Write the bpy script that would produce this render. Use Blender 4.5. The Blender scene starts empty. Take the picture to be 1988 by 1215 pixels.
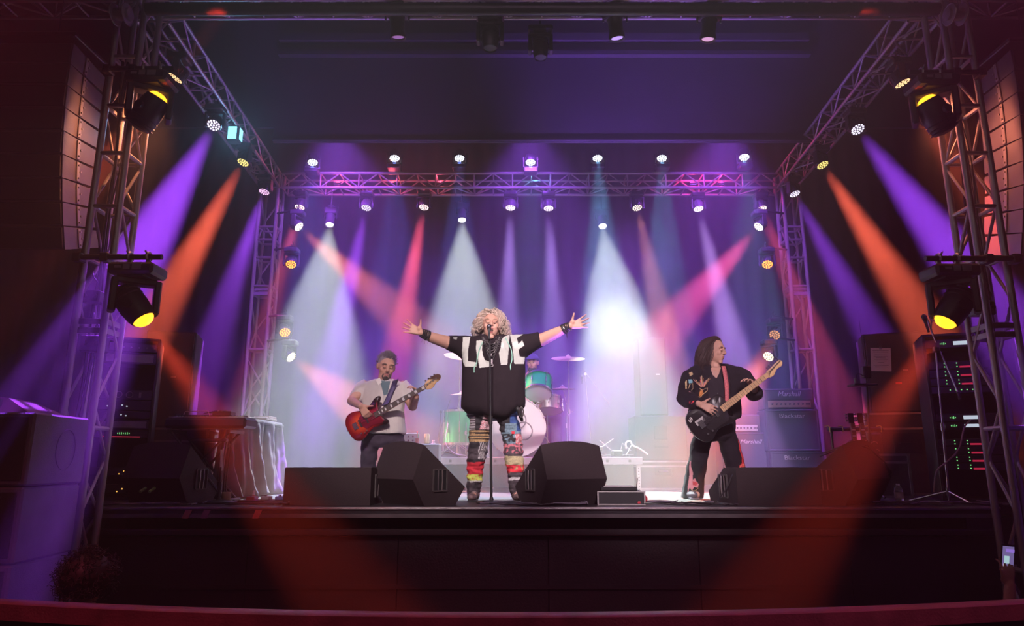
import bpy, bmesh, math, random
from math import sin, cos, pi, radians, atan2, sqrt
from mathutils import Vector, Matrix, noise
from mathutils.bvhtree import BVHTree
random.seed(7)
SC = bpy.context.scene
COL = SC.collection
V = Vector

# ------------------------------------------------------------------ camera, haze, exposure
FPX = 1325.0
PITCH = radians(12.26)
CAMZ = 0.35
cam_d = bpy.data.cameras.new('camera'); cam = bpy.data.objects.new('camera', cam_d); COL.objects.link(cam)
cam_d.sensor_width = 36.0; cam_d.lens = FPX * 36.0 / 1988.0
cam_d.clip_start = 0.05; cam_d.clip_end = 100
cam.location = (0, 0, CAMZ); cam.rotation_euler = (pi / 2 + PITCH, 0, 0)
SC.camera = cam
SC.view_settings.view_transform = 'Standard'
SC.view_settings.look = 'None'
SC.view_settings.gamma = 1.0
SC.view_settings.use_curve_mapping = False
SC.view_settings.exposure = 0.1

HAZE = 0.033; SMOKE = 0.75
W = bpy.data.worlds.new('World'); SC.world = W; W.use_nodes = True
nt = W.node_tree; nt.nodes.clear()
wo = nt.nodes.new('ShaderNodeOutputWorld')
bg = nt.nodes.new('ShaderNodeBackground'); bg.inputs[0].default_value = (0, 0, 0, 1); bg.inputs[1].default_value = 0
vs = nt.nodes.new('ShaderNodeVolumeScatter')
vs.inputs['Color'].default_value = (1, 1, 1, 1)
vs.inputs['Anisotropy'].default_value = 0.5
vs.inputs['Density'].default_value = HAZE
nt.links.new(bg.outputs[0], wo.inputs['Surface']); nt.links.new(vs.outputs[0], wo.inputs['Volume'])
cy = SC.cycles
cy.max_bounces = 3; cy.diffuse_bounces = 2; cy.glossy_bounces = 2; cy.transmission_bounces = 3; cy.volume_bounces = 0
cy.transparent_max_bounces = 6
cy.use_denoising = True
cy.sample_clamp_indirect = 3.0
cy.sample_clamp_direct = 12.0
cy.caustics_reflective = False; cy.caustics_refractive = False
cy.use_light_tree = True
cy.volume_step_rate = 1.0; cy.volume_max_steps = 128

def at(u, v, D):
    "the point of the place seen at pixel (u, v), at depth D"
    cx = (u - 994.0) / FPX; c_ = (607.5 - v) / FPX
    y = cos(PITCH) - c_ * sin(PITCH); z = sin(PITCH) + c_ * cos(PITCH)
    return V((cx / y * D, D, z / y * D + CAMZ))
def xat(u, z, D):
    "x of pixel column u for a point of height z at depth D"
    dd = D * cos(PITCH) + (z - CAMZ) * sin(PITCH)
    return (u - 994.0) / FPX * dd

def spot(name, loc, tgt, color, power, angle, blend=0.5, radius=0.04, parent=None):
    d = bpy.data.lights.new(name, 'SPOT'); d.color = color; d.energy = power
    d.spot_size = radians(angle); d.spot_blend = blend; d.shadow_soft_size = radius
    o = bpy.data.objects.new(name, d); COL.objects.link(o)
    dr = (V(tgt) - V(loc))
    m = Matrix.Translation(V(loc)) @ dr.to_track_quat('-Z', 'Y').to_matrix().to_4x4()
    o.matrix_world = m
    if parent is not None:
        o.parent = parent; o.matrix_parent_inverse = parent.matrix_basis.inverted()
    return o

# front-of-house lamps hung above the audience, behind the camera
spot('front_of_house_lamp', (-0.9, -3.0, 5.9), (-0.85, 6.9, 1.15), (1.0, 0.80, 0.80), 6600, 21, 0.6, 0.12)
spot('front_of_house_lamp', (1.1, -3.0, 5.9), (1.25, 6.8, 1.10), (1.0, 0.78, 0.86), 7200, 21, 0.6, 0.12)
spot('front_of_house_lamp', (0.3, -3.5, 4.9), (0.4, 8.0, 0.8), (0.95, 0.50, 0.85), 450, 36, 0.8, 0.2)
spot('added_rail_fill', (-2.2, 1.4, 3.2), (-1.6, 3.1, -.25), (1.0, .10, .20), 330, 60, 1.0, .2)  # pair of red fills without fixtures, added to brighten the front rail
spot('added_rail_fill', (2.2, 1.4, 3.2), (1.2, 3.1, -.25), (1.0, .16, .40), 330, 60, 1.0, .2)

# ------------------------------------------------------------------ materials
MATS = {}
def mat(name, col, rough=0.6, metal=0.0, nscale=8.0, namt=0.12, bump=0.0, bscale=60.0, emit=None, estr=0.0, trans=0.0, spec=0.5, sheen=0.0, alpha=1.0):
    if name in MATS: return MATS[name]
    m = bpy.data.materials.new(name); m.use_nodes = True
    n = m.node_tree; b = n.nodes['Principled BSDF']
    b.inputs['Roughness'].default_value = rough; b.inputs['Metallic'].default_value = metal
    b.inputs['Specular IOR Level'].default_value = spec
    if sheen: b.inputs['Sheen Weight'].default_value = sheen
    if trans: b.inputs['Transmission Weight'].default_value = trans
    tc = n.nodes.new('ShaderNodeTexCoord')
    if namt > 0:
        ns = n.nodes.new('ShaderNodeTexNoise'); ns.inputs['Scale'].default_value = nscale; ns.inputs['Detail'].default_value = 3
        n.links.new(tc.outputs['Object'], ns.inputs['Vector'])
        mx = n.nodes.new('ShaderNodeMix'); mx.data_type = 'RGBA'
        n.links.new(ns.outputs['Fac'], mx.inputs['Factor'])
        mx.inputs['A'].default_value = (*[max(0, c * (1 - namt * 2)) for c in col], 1)
        mx.inputs['B'].default_value = (*[min(1, c * (1 + namt * 2)) for c in col], 1)
        n.links.new(mx.outputs['Result'], b.inputs['Base Color'])
    else:
        b.inputs['Base Color'].default_value = (*col, 1)
    if bump > 0:
        n2 = n.nodes.new('ShaderNodeTexNoise'); n2.inputs['Scale'].default_value = bscale; n2.inputs['Detail'].default_value = 3
        n.links.new(tc.outputs['Object'], n2.inputs['Vector'])
        bp = n.nodes.new('ShaderNodeBump'); bp.inputs['Strength'].default_value = bump; bp.inputs['Distance'].default_value = 0.01
        n.links.new(n2.outputs['Fac'], bp.inputs['Height']); n.links.new(bp.outputs['Normal'], b.inputs['Normal'])
    if emit is not None:
        b.inputs['Emission Color'].default_value = (*emit, 1); b.inputs['Emission Strength'].default_value = estr
    MATS[name] = m
    return m

ALU = mat('aluminium', (0.60, 0.57, 0.56), 0.42, 0.75, 14, 0.12, 0.15, 90)
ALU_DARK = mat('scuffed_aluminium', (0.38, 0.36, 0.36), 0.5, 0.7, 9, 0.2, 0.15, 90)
STEEL = mat('chrome', (0.75, 0.75, 0.77), 0.18, 1.0, 10, 0.05)
BLACK = mat('black_plastic', (0.022, 0.021, 0.024), 0.45, 0, 20, 0.2, 0.1, 200)
BLACKM = mat('black_metal', (0.03, 0.03, 0.032), 0.4, 0.3, 20, 0.2)
CAB = mat('black_textured_paint', (0.034, 0.023, 0.026), 0.75, 0, 60, 0.25, 0.5, 260, spec=.3)
CABR = mat('worn_black_paint', (0.060, 0.050, 0.050), 0.65, 0, 12, 0.25, 0.4, 200)
GRILL = mat('speaker_grille', (0.05, 0.045, 0.05), 0.55, 0.2, 300, 0.5, 0.5, 500)
TOLEX = mat('black_vinyl_covering', (0.075, 0.07, 0.085), 0.55, 0, 200, 0.25, 0.3, 500)
CLOTHG = mat('black_grille_cloth', (0.10, 0.09, 0.12), 0.85, 0, 300, 0.3, 0.3, 700)
RUBBER = mat('black_rubber', (0.02, 0.02, 0.022), 0.5, 0, 20, 0.1)
DRAPE = mat('black_drape', (0.045, 0.04, 0.052), 0.95, 0, 3, 0.3, 0.3, 120)
WHITEP = mat('white_paper', (0.8, 0.78, 0.78), 0.7, 0, 8, 0.03)

# ------------------------------------------------------------------ mesh builder
class MB:
    def __init__(s): s.v = []; s.f = []; s.m = []; s.mi = 0
    def add(s, vs, fs, M=None):
        b = len(s.v)
        s.v += [tuple(M @ V(p)) for p in vs] if M is not None else [tuple(p) for p in vs]
        s.f += [[i + b for i in f] for f in fs]; s.m += [s.mi] * len(fs)
        return s
    def box(s, c, sz, M=None, taper=1.0, bev=0.0):
        x, y, z = [d / 2 for d in sz]; t = taper
        if bev > 0:
            b = min(bev, x * .45, y * .45, z * .45)
            vs = []
            for sx in (-1, 1):
                for sy in (-1, 1):
                    for sz_ in (-1, 1):
                        vs.append((c[0] + sx * (x - b), c[1] + sy * (y - b), c[2] + sz_ * z))
                        vs.append((c[0] + sx * (x - b), c[1] + sy * y, c[2] + sz_ * (z - b)))
                        vs.append((c[0] + sx * x, c[1] + sy * (y - b), c[2] + sz_ * (z - b)))
            bm = bmesh.new()
            for p in vs: bm.verts.new(p)
            bmesh.ops.convex_hull(bm, input=bm.verts)
            bmesh.ops.dissolve_limit(bm, angle_limit=0.02, verts=bm.verts, edges=bm.edges)
            bm.verts.index_update()
            s.add([v.co.copy() for v in bm.verts], [[v.index for v in f.verts] for f in bm.faces], M); bm.free()
            return s
        vs = [(c[0] + a * x * (t if k > 0 else 1), c[1] + b * y * (t if k > 0 else 1), c[2] + k * z) for k in (-1, 1) for b in (-1, 1) for a in (-1, 1)]
        return s.add(vs, [(0, 2, 3, 1), (4, 5, 7, 6), (0, 1, 5, 4), (2, 6, 7, 3), (0, 4, 6, 2), (1, 3, 7, 5)], M)
    def cyl(s, p0, p1, r0, r1=None, n=12, caps=True, M=None):
        if r1 is None: r1 = r0
        p0 = V(p0); p1 = V(p1); d = p1 - p0
        q = d.to_track_quat('Z', 'Y').to_matrix() if d.length > 1e-9 else Matrix.Identity(3)
        vs = []
        for (p, r) in ((p0, r0), (p1, r1)):
            for i in range(n):
                a = 2 * pi * i / n; vs.append(p + q @ V((r * cos(a), r * sin(a), 0)))
        fs = [(i, (i + 1) % n, n + (i + 1) % n, n + i) for i in range(n)]
        if caps: fs += [tuple(range(n - 1, -1, -1)), tuple(range(n, 2 * n))]
        return s.add(vs, fs, M)
    def tube(s, pts, r, n=8, closed=False, M=None, caps=True):
        pts = [V(p) for p in pts]; k = len(pts)
        rr = r if isinstance(r, (list, tuple)) else [r] * k
        up = None; vs = []
        for i, p in enumerate(pts):
            if closed: d = pts[(i + 1) % k] - pts[i - 1]
            else: d = pts[min(i + 1, k - 1)] - pts[max(i - 1, 0)]
            if d.length < 1e-9: d = V((0, 0, 1))
            d.normalize()
            if up is None: up = V((0, 0, 1)) if abs(d.z) < 0.9 else V((1, 0, 0))
            sd = d.cross(up)
            if sd.length < 1e-6: sd = d.cross(V((0.3, 1, 0.2)))
            sd.normalize(); up = sd.cross(d).normalized()
            for j in range(n):
                a = 2 * pi * j / n; vs.append(p + (sd * cos(a) + up * sin(a)) * rr[i])
        fs = []
        for i in range(k if closed else k - 1):
            a0 = i * n; b0 = ((i + 1) % k) * n
            fs += [(a0 + j, a0 + (j + 1) % n, b0 + (j + 1) % n, b0 + j) for j in range(n)]
        if not closed and caps: fs += [tuple(range(n - 1, -1, -1)), tuple(range((k - 1) * n, k * n))]
        return s.add(vs, fs, M)
    def lathe(s, prof, n=24, M=None, close=False):
        "prof: (radius, z) pairs"
        vs = []; k = len(prof)
        for (r, z) in prof:
            for i in range(n):
                a = 2 * pi * i / n; vs.append((r * cos(a), r * sin(a), z))
        fs = []
        for j in range(k - 1 + (1 if close else 0)):
            a0 = j * n; b0 = ((j + 1) % k) * n
            fs += [(a0 + i, a0 + (i + 1) % n, b0 + (i + 1) % n, b0 + i) for i in range(n)]
        if not close:
            if prof[0][0] > 1e-6: fs.append(tuple(range(n - 1, -1, -1)))
            if prof[-1][0] > 1e-6: fs.append(tuple(range((k - 1) * n, k * n)))
        return s.add(vs, fs, M)
    def sph(s, c, r, n=16, k=10, M=None, R=None):
        "ellipsoid; r scalar or 3-vector, R optional 3x3 rotation"
        r = (r, r, r) if not hasattr(r, '__len__') else r
        vs = []
        def P(x, y, z):
            p = V((x * r[0], y * r[1], z * r[2]))
            if R is not None: p = R @ p
            return p + V(c)
        vs.append(P(0, 0, -1))
        for j in range(1, k):
            t = -pi / 2 + pi * j / k
            for i in range(n):
                a = 2 * pi * i / n; vs.append(P(cos(t) * cos(a), cos(t) * sin(a), sin(t)))
        vs.append(P(0, 0, 1))
        fs = [(0, 1 + (i + 1) % n, 1 + i) for i in range(n)]
        for j in range(k - 2):
            a0 = 1 + j * n; b0 = a0 + n
            fs += [(a0 + i, a0 + (i + 1) % n, b0 + (i + 1) % n, b0 + i) for i in range(n)]
        a0 = 1 + (k - 2) * n; e = len(vs) - 1
        fs += [(a0 + i, a0 + (i + 1) % n, e) for i in range(n)]
        return s.add(vs, fs, M)
    def cap(s, p0, p1, r0, r1, n=12, e=1.0):
        "tapered capsule"
        p0 = V(p0); p1 = V(p1)
        d = p1 - p0; q = d.to_track_quat('Z', 'Y').to_matrix() if d.length > 1e-9 else Matrix.Identity(3)
        prof = []
        for i in range(5):
            a = -pi / 2 + (pi / 2) * i / 4; prof.append((r0 * cos(a), r0 * sin(a)))
        L = d.length
        for i in range(5):
            a = (pi / 2) * i / 4; prof.append((r1 * cos(a), L + r1 * sin(a)))
        prof[0] = (0.0005, prof[0][1]); prof[-1] = (0.0005, prof[-1][1])
        return s.lathe([(a * 1.0, b) for a, b in prof], n, Matrix.Translation(p0) @ q.to_4x4() @ Matrix.Diagonal((1, e, 1, 1)))
    def loft(s, rings, n=28):
        "rings: (center, rx, ry, [rotation 3x3], [superellipse power])"
        vs = []
        for rg in rings:
            c = V(rg[0]); R = rg[3] if len(rg) > 3 and rg[3] is not None else None
            pw = rg[4] if len(rg) > 4 else 2.0
            for i in range(n):
                a = 2 * pi * i / n; ca, sa = cos(a), sin(a)
                x = rg[1] * abs(ca) ** (2 / pw) * (1 if ca >= 0 else -1); y = rg[2] * abs(sa) ** (2 / pw) * (1 if sa >= 0 else -1)
                p = V((x, y, 0))
                if R is not None: p = R @ p
                vs.append(c + p)
        k = len(rings); fs = []
        for j in range(k - 1):
            a0 = j * n; b0 = a0 + n
            fs += [(a0 + i, a0 + (i + 1) % n, b0 + (i + 1) % n, b0 + i) for i in range(n)]
        fs += [tuple(range(n - 1, -1, -1)), tuple(range((k - 1) * n, k * n))]
        return s.add(vs, fs)
    def prism(s, poly, y0, y1, M=None):
        "polygon in (x, z), extruded along y"
        n = len(poly)
        vs = [(p[0], y0, p[1]) for p in poly] + [(p[0], y1, p[1]) for p in poly]
        fs = [tuple(range(n)), tuple(range(2 * n - 1, n - 1, -1))] + [(i, i + n, (i + 1) % n + n, (i + 1) % n) for i in range(n)]
        return s.add(vs, fs, M)
    def mesh(s, name, mats, smooth=35):
        me = bpy.data.meshes.new(name); me.from_pydata(s.v, [], s.f)
        for m in (mats if isinstance(mats, (list, tuple)) else [mats]): me.materials.append(m)
        if max(s.m, default=0) > 0: me.polygons.foreach_set('material_index', s.m)
        if smooth:
            me.polygons.foreach_set('use_smooth', [True] * len(s.f)); me.update(); me.set_sharp_from_angle(angle=radians(smooth))
        me.update()
        return me
    def build(s, name, mats, parent=None, smooth=35, M=None):
        o = bpy.data.objects.new(name, s.mesh(name, mats, smooth)); COL.objects.link(o)
        if M is not None: o.matrix_world = M
        if parent is not None: o.parent = parent
        return o

def fixn(o):
    "recalculate normals outwards"
    bm = bmesh.new(); bm.from_mesh(o.data); bmesh.ops.recalc_face_normals(bm, faces=bm.faces); bm.to_mesh(o.data); bm.free()
    return o
def tag(o, label=None, cat=None, group=None, kind=None):
    if label: o['label'] = label
    if cat: o['category'] = cat
    if group: o['group'] = group
    if kind: o['kind'] = kind
    return o
def thing(name, label, cat, loc=(0, 0, 0), rz=0.0, group=None, M=None):
    o = bpy.data.objects.new(name, None); COL.objects.link(o); o.empty_display_size = 0.1
    if M is not None: o.matrix_world = M; o.matrix_basis = M
    else: o.location = loc; o.rotation_euler = (0, 0, rz)
    return tag(o, label, cat, group)
def struct(o): o['kind'] = 'structure'; return o
CACHE = {}
def inst(key, fn, name, mats, parent, M=None, smooth=35):
    "a part whose mesh is shared by all alike parts"
    if key not in CACHE:
        b = MB(); fn(b); CACHE[key] = b.mesh(name, mats, smooth)
    o = bpy.data.objects.new(name, CACHE[key]); COL.objects.link(o)
    if parent is not None: o.parent = parent
    if M is not None: o.matrix_basis = M
    return o
def strut(name, p0, p1, r, m, parent, key='u8', n=8):
    "one bar between two points, sharing a unit cylinder"
    p0 = V(p0); p1 = V(p1); d = p1 - p0
    M = Matrix.Translation(p0) @ d.to_track_quat('Z', 'Y').to_matrix().to_4x4() @ Matrix.Diagonal((r, r, d.length, 1))
    return inst((key, m.name), lambda b: b.cyl((0, 0, 0), (0, 0, 1), 1, n=n), name, m, parent, M)
T = Matrix.Translation
def smooth_path(pts, k=5):
    pts = [V(p) for p in pts]; out = []
    for i in range(len(pts) - 1):
        p0 = pts[max(i - 1, 0)]; p1 = pts[i]; p2 = pts[i + 1]; p3 = pts[min(i + 2, len(pts) - 1)]
        for j in range(k):
            t = j / k
            out.append(.5 * ((2 * p1) + (p2 - p0) * t + (2 * p0 - 5 * p1 + 4 * p2 - p3) * t * t + (3 * p1 - p0 - 3 * p2 + p3) * t ** 3))
    return out + [pts[-1]]
def RX(a): return Matrix.Rotation(a, 4, 'X')
def RY(a): return Matrix.Rotation(a, 4, 'Y')
def RZ(a): return Matrix.Rotation(a, 4, 'Z')
def aim(d, roll=0.0):
    "rotation that turns -Z towards d"
    return V(d).to_track_quat('-Z', 'Y').to_matrix().to_4x4() @ RZ(roll)

# ------------------------------------------------------------------ setting
FLOORZ = -1.75
LIP = 5.55
b = MB(); b.box((0, 5, FLOORZ - .05), (22, 18, .1)); struct(b.build('floor', mat('dark_floor', (0.02, 0.018, 0.02), 0.5, 0, 3, .3, .1)))
b = MB(); b.box((0, 5, 6.55), (22, 18, .1)); struct(b.build('ceiling', mat('black_ceiling', (0.012, 0.011, 0.014), 0.9, 0, 3, .3)))
DECK = mat('black_stage_deck', (0.02, 0.018, 0.022), 0.45, 0, 5, 0.35, 0.25, 40)
SFRONT = mat('stage_front_panel', (0.016, 0.010, 0.012), 0.55, 0, 4, 0.3, 0.25, 60)
b = MB(); b.box((0.285, 8.3, -0.04), (7.07, 5.5, .08)); b.box((-5.2, 8.5, -.04), (3.9, 5.1, .08)); b.box((6.0, 8.5, -.04), (4.36, 5.1, .08))
struct(b.build('stage_floor', DECK))
for i in range(6):
    w = 7.07 / 6
    b = MB(); b.box((-3.25 + w * (i + .5), LIP + .09, -0.98), (w - .003, .04, 1.5), bev=.004)
    struct(b.build('stage_front_panel', SFRONT))
b = MB(); b.box((0.285, LIP + .02, -0.19), (7.07, .05, .05), bev=.01); b.box((0.285, LIP + .06, -0.60), (7.07, .02, .03)); struct(b.build('trim_1', SFRONT))
b = MB(); b.tube([(-3.25, LIP, -.012), (3.82, LIP, -.012)], .014, 8); b.box((0.285, LIP + .01, -.065), (7.07, .03, .03)); struct(b.build('trim_2', mat('lip_nosing', (0.20, 0.18, 0.19), 0.35, 0.5, 6, .3)))
for x0, x1 in ((-7.15, -3.25), (3.82, 8.15)):
    b = MB(); b.box(((x0 + x1) / 2, 6.0, -.93), (x1 - x0, .04, 1.64)); struct(b.build('stage_front_panel', SFRONT))

def drape(name, x0, x1, y, z0, z1, amp=.03, wl=.28, seed=0, along='x', mt=DRAPE):
    n = max(8, int(abs(x1 - x0) / wl * 8)); vs = []; fs = []; nz = 6
    for j in range(nz + 1):
        z = z0 + (z1 - z0) * j / nz
        for i in range(n + 1):
            t = x0 + (x1 - x0) * i / n
            o_ = amp * (sin(2 * pi * t / wl + seed) * .6 + sin(2 * pi * t / (wl * 2.7) + 1.3 * seed + .4 * z) * .5)
            vs.append((t, y + o_, z) if along == 'x' else (y + o_, t, z))
    for j in range(nz):
        for i in range(n):
            a = j * (n + 1) + i; fs.append((a, a + 1, a + n + 2, a + n + 1))
    b = MB(); b.add(vs, fs)
    o = b.build(name, mt, smooth=180)
    md = o.modifiers.new('thick', 'SOLIDIFY'); md.thickness = .01
    return o
struct(drape('wall_back', -8, 8.6, 10.9, 0, 6.5, seed=1))
struct(drape('wall_left', 2.0, 11, -7.2, FLOORZ, 6.5, seed=2, along='y'))
struct(drape('wall_right', 2.0, 11, 8.1, FLOORZ, 6.5, seed=3, along='y'))
b = MB(); b.box((0, -4, 2.4), (22, .1, 8.3)); struct(b.build('wall_front', DRAPE))
# black border hung above the stage
bd = thing('border_curtain', 'wide flat black border curtain hanging across above the rear row of lamps', 'curtain', (0, 8.0, 4.3))
BORD = mat('border_cloth', (0.035, 0.028, 0.045), 0.9, 0, 2, .25, .2, 60)
b = MB(); b.prism([(-3.03, 0), (3.87, 0), (3.87, .2), (5.6, .2), (5.6, 2.0), (-5.0, 2.0), (-5.0, .2), (-3.03, .2)], -.015, .015); fixn(b.build('cloth', BORD, bd))
b = MB(); b.box((0.42, -.02, 0.02), (6.9, .05, .03), bev=.006); b.build('bottom_batten', BORD, bd)
for z, h in ((1.45, .10), (1.22, .06)):
    b = MB(); b.box((0.42, -.05, z), (6.9, .08, h)); b.build('batten', BORD, bd)

# foreground rail, curving away at both ends
def raily(x): return 2.93 + .053 * x * x
RAILM = mat('red_brown_rail', (0.16, 0.06, 0.07), 0.4, 0, 9, 0.3, 0.2, 90)
rl = thing('front_rail', 'long curved dark red rail across the very bottom in front of the stage', 'rail', (0, 2.93, FLOORZ))
xs = [-3.6 + 7.2 * i / 48 for i in range(49)]
zr = CAMZ - .60 - FLOORZ
prof = [(-.03, -.07), (-.03, -.005), (-.02, .0), (.05, .0), (.06, -.005), (.06, -.07)]
vs = []; fs = []
for x in xs:
    for (dy, dz) in prof: vs.append((x, raily(x) - 2.93 + dy, zr + dz))
k = len(prof)
for i in range(48):
    for j in range(k): fs.append((i * k + j, i * k + (j + 1) % k, (i + 1) * k + (j + 1) % k, (i + 1) * k + j))
b = MB(); b.add(vs, fs); b.build('cap_rail', RAILM, rl)
vs = []; fs = []
for x in xs:
    vs += [(x, raily(x) - 2.93 - .01, 0.01), (x, raily(x) - 2.93 - .01, zr - .06), (x, raily(x) - 2.93 + .04, zr - .06), (x, raily(x) - 2.93 + .04, 0.01)]
for i in range(48):
    for j in range(4): fs.append((i * 4 + j, i * 4 + (j + 1) % 4, (i + 1) * 4 + (j + 1) % 4, (i + 1) * 4 + j))
b = MB(); b.add(vs, fs); b.build('panel', BLACK, rl)
WK, PK, MK = 80.0, 19.0, 13.0   # lamp output scales
# ------------------------------------------------------------------ trusses
def tower(label, x0, x1, y0, y1, ztop, rungs, group, diag_from=0.0, front_diag=(), r=.026, mt=ALU, base=FLOORZ, plate_z=(), pitch=.40, rb=.0125):
    t = thing('truss_tower', label, 'truss tower', ((x0 + x1) / 2, (y0 + y1) / 2, base), group=group)
    o = V(((x0 + x1) / 2, (y0 + y1) / 2, base)); hx = (x1 - x0) / 2; hy = (y1 - y0) / 2; H = ztop - base
    C4 = [(-hx, -hy), (hx, -hy), (hx, hy), (-hx, hy)]
    for c in C4: strut('chord', (*c, 0.03), (*c, H), r, mt, t, 'u12', 12)
    for z in rungs:
        zz = z - base
        for i in range(4):
            a = C4[i]; c = C4[(i + 1) % 4]; dz = 0 if i % 2 == 0 else -.0
            strut('rung', (*a, zz + dz), (*c, zz + dz), rb + .006, mt, t)
    # zigzag on the two side faces and the rear face
    z = base + .12; k = 0
    while z + pitch < ztop - .05:
        for (a, c) in (((-hx, -hy), (-hx, hy)), ((hx, -hy), (hx, hy)), ((hx, hy), (-hx, hy))):
            if k % 2: a, c = c, a
            strut('brace', (*a, z - base), (*c, z + pitch - base), rb, mt, t)
        if any(f0 <= z <= f1 for f0, f1 in front_diag):
            a, c = (-hx, -hy), (hx, -hy)
            if k % 2: a, c = c, a
            strut('brace', (*a, z - base), (*c, z + pitch - base), rb, mt, t)
        z += pitch; k += 1
    for z in plate_z:
        for dz in (-.035, .035):
            b = MB(); zz = z - base + dz
            for s_ in (-1, 1):
                b.box((0, s_ * (hy), zz), (2 * hx, .012, .045), bev=.003); b.box((s_ * hx, 0, zz), (.012, 2 * hy, .045), bev=.003)
            b.build('joint_plate', ALU_DARK, t)
    b = MB(); b.box((0, 0, .015), (2 * hx + .3, 2 * hy + .3, .03), bev=.005); b.build('base_plate', BLACKM, t)
    return t
TY0, TY1 = 5.13, 5.36
zf = [at(170, v, TY0).z for v in (110, 205, 297, 400, 500)]
tower('tall front truss tower standing in front of the stage on the keyboard side', -3.345, -3.125, TY0, TY1, 4.45, zf + [at(100, v, TY0).z for v in (830, 1110)], 'front truss towers', plate_z=(at(190, 632, TY0).z,))
tower('tall front truss tower standing in front of the stage beside the amp racks', 3.655, 3.865, TY0, TY1, 4.45, zf + [at(1900, v, TY0).z for v in (830, 1110)], 'front truss towers', plate_z=(at(1900, 640, TY0).z,))
BT0, BT1 = 9.15, 9.38
zb = [at(515, v, BT0).z for v in (440, 465, 500, 555, 678)]
tower('rear truss tower rising behind the draped table', -3.59, -3.34, BT0, BT1, 4.42, zb, 'rear truss towers', base=0, plate_z=(at(515, 565, BT0).z,), front_diag=((.1, 1.6),), mt=ALU)
tower('rear truss tower rising behind the guitar amplifiers', 3.86, 4.10, BT0, BT1, 4.42, zb, 'rear truss towers', base=0, plate_z=(at(1550, 565, BT0).z,), mt=ALU)

def beam(name, label, P0, P1, wv, hv, nseg, group=None, r=.019, rb=.010, mt=ALU, doubles=True):
    "box truss from P0 to P1; wv and hv are its cross vectors"
    P0 = V(P0); P1 = V(P1); wv = V(wv); hv = V(hv)
    t = thing(name, label, 'truss', P0, group=group)
    d = P1 - P0; cs = [V((0, 0, 0)), wv, wv + hv, hv]
    for c in cs: strut('chord', c, c + d, r, mt, t, 'u12', 12)
    for i in range(nseg + 1):
        p = d * (i / nseg)
        for j in range(4):
            if j == 0 or j == 2 or i % 2 == 0: strut('rung', p + cs[j], p + cs[(j + 1) % 4], rb, mt, t)
    for i in range(nseg):
        p = d * (i / nseg); q = d * ((i + 1) / nseg)
        for (a, c) in ((cs[0], cs[3]), (cs[1], cs[2])):
            if i % 2: a, c = c, a
            strut('brace', p + a, q + c, rb, mt, t)
        a, c = (cs[0], cs[1]) if i % 2 else (cs[1], cs[0])
        strut('brace', p + a, q + c, rb, mt, t)
    return t
ZB, ZT = 4.18, 4.40
beam('back_truss', 'rear cross truss with red and violet glints spanning between the rear towers', (-3.30, 9.17, ZB), (3.86, 9.17, ZB), (0, .28, 0), (0, 0, ZT - ZB), 26, 'cross trusses')
beam('front_truss', 'long pink lit cross truss at the top edge above the stage front', (-3.12, 5.12, ZB + .02), (3.65, 5.12, ZB + .02), (0, .25, 0), (0, 0, .23), 22, 'cross trusses')
beam('side_truss', 'side truss running from front to back above the keyboard side', (-3.34, 5.38, ZB), (-3.60, 9.15, ZB), (.27, .02, 0), (0, 0, ZT - ZB), 13, 'side trusses')
beam('side_truss', 'side truss running from front to back above the amp side', (3.53, 5.38, ZB), (3.80, 9.15, ZB), (.27, -.02, 0), (0, 0, ZT - ZB), 13, 'side trusses')
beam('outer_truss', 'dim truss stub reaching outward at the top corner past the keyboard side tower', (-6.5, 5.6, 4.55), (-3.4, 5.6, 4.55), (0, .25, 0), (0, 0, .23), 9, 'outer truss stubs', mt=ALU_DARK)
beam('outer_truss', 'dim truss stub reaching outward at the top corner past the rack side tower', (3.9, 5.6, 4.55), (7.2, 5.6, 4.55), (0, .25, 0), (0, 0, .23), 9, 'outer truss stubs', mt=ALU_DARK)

# roller tube with cable drums at its ends
zr_ = at(994, 18, 4.95).z
t = thing('roller_tube', 'thick black horizontal roller tube at the very top in front of the cross truss', 'tube', (0.25, 4.95, zr_))
b = MB(); b.cyl((-3.25, 0, 0), (3.25, 0, 0), .052, n=24); b.build('tube', BLACKM, t)
b = MB(); b.cyl((-3.2, .06, .05), (3.2, .06, .05), .02, n=10); b.build('rod', BLACKM, t)
for (u, lb) in ((236, 'cable drum with two round flanges at the keyboard side top corner'), (1855, 'cable drum with two round flanges at the rack side top corner')):
    p = at(u, 28, 4.95); t = thing('cable_drum', lb, 'cable drum', p, group='cable drums')
    b = MB(); b.cyl((-.075, 0, 0), (.075, 0, 0), .05, n=20); b.build('core', ALU_DARK, t)
    for s_ in (-1, 1):
        b = MB(); b.tube([(s_ * .05 + .0, .085 * cos(a), .085 * sin(a)) for a in [2 * pi * i / 24 for i in range(24)]], .006, 6, True)
        b.cyl((s_ * .05 - .002, 0, 0), (s_ * .05 + .002, 0, 0), .084, n=24); b.build('flange', ALU_DARK, t)
    b = MB(); b.tube([(.0, -.05, 0), (-.01, -.05, .2), (0, -.04, .6)], .004, 6); b.build('cable', STEEL, t)

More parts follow.
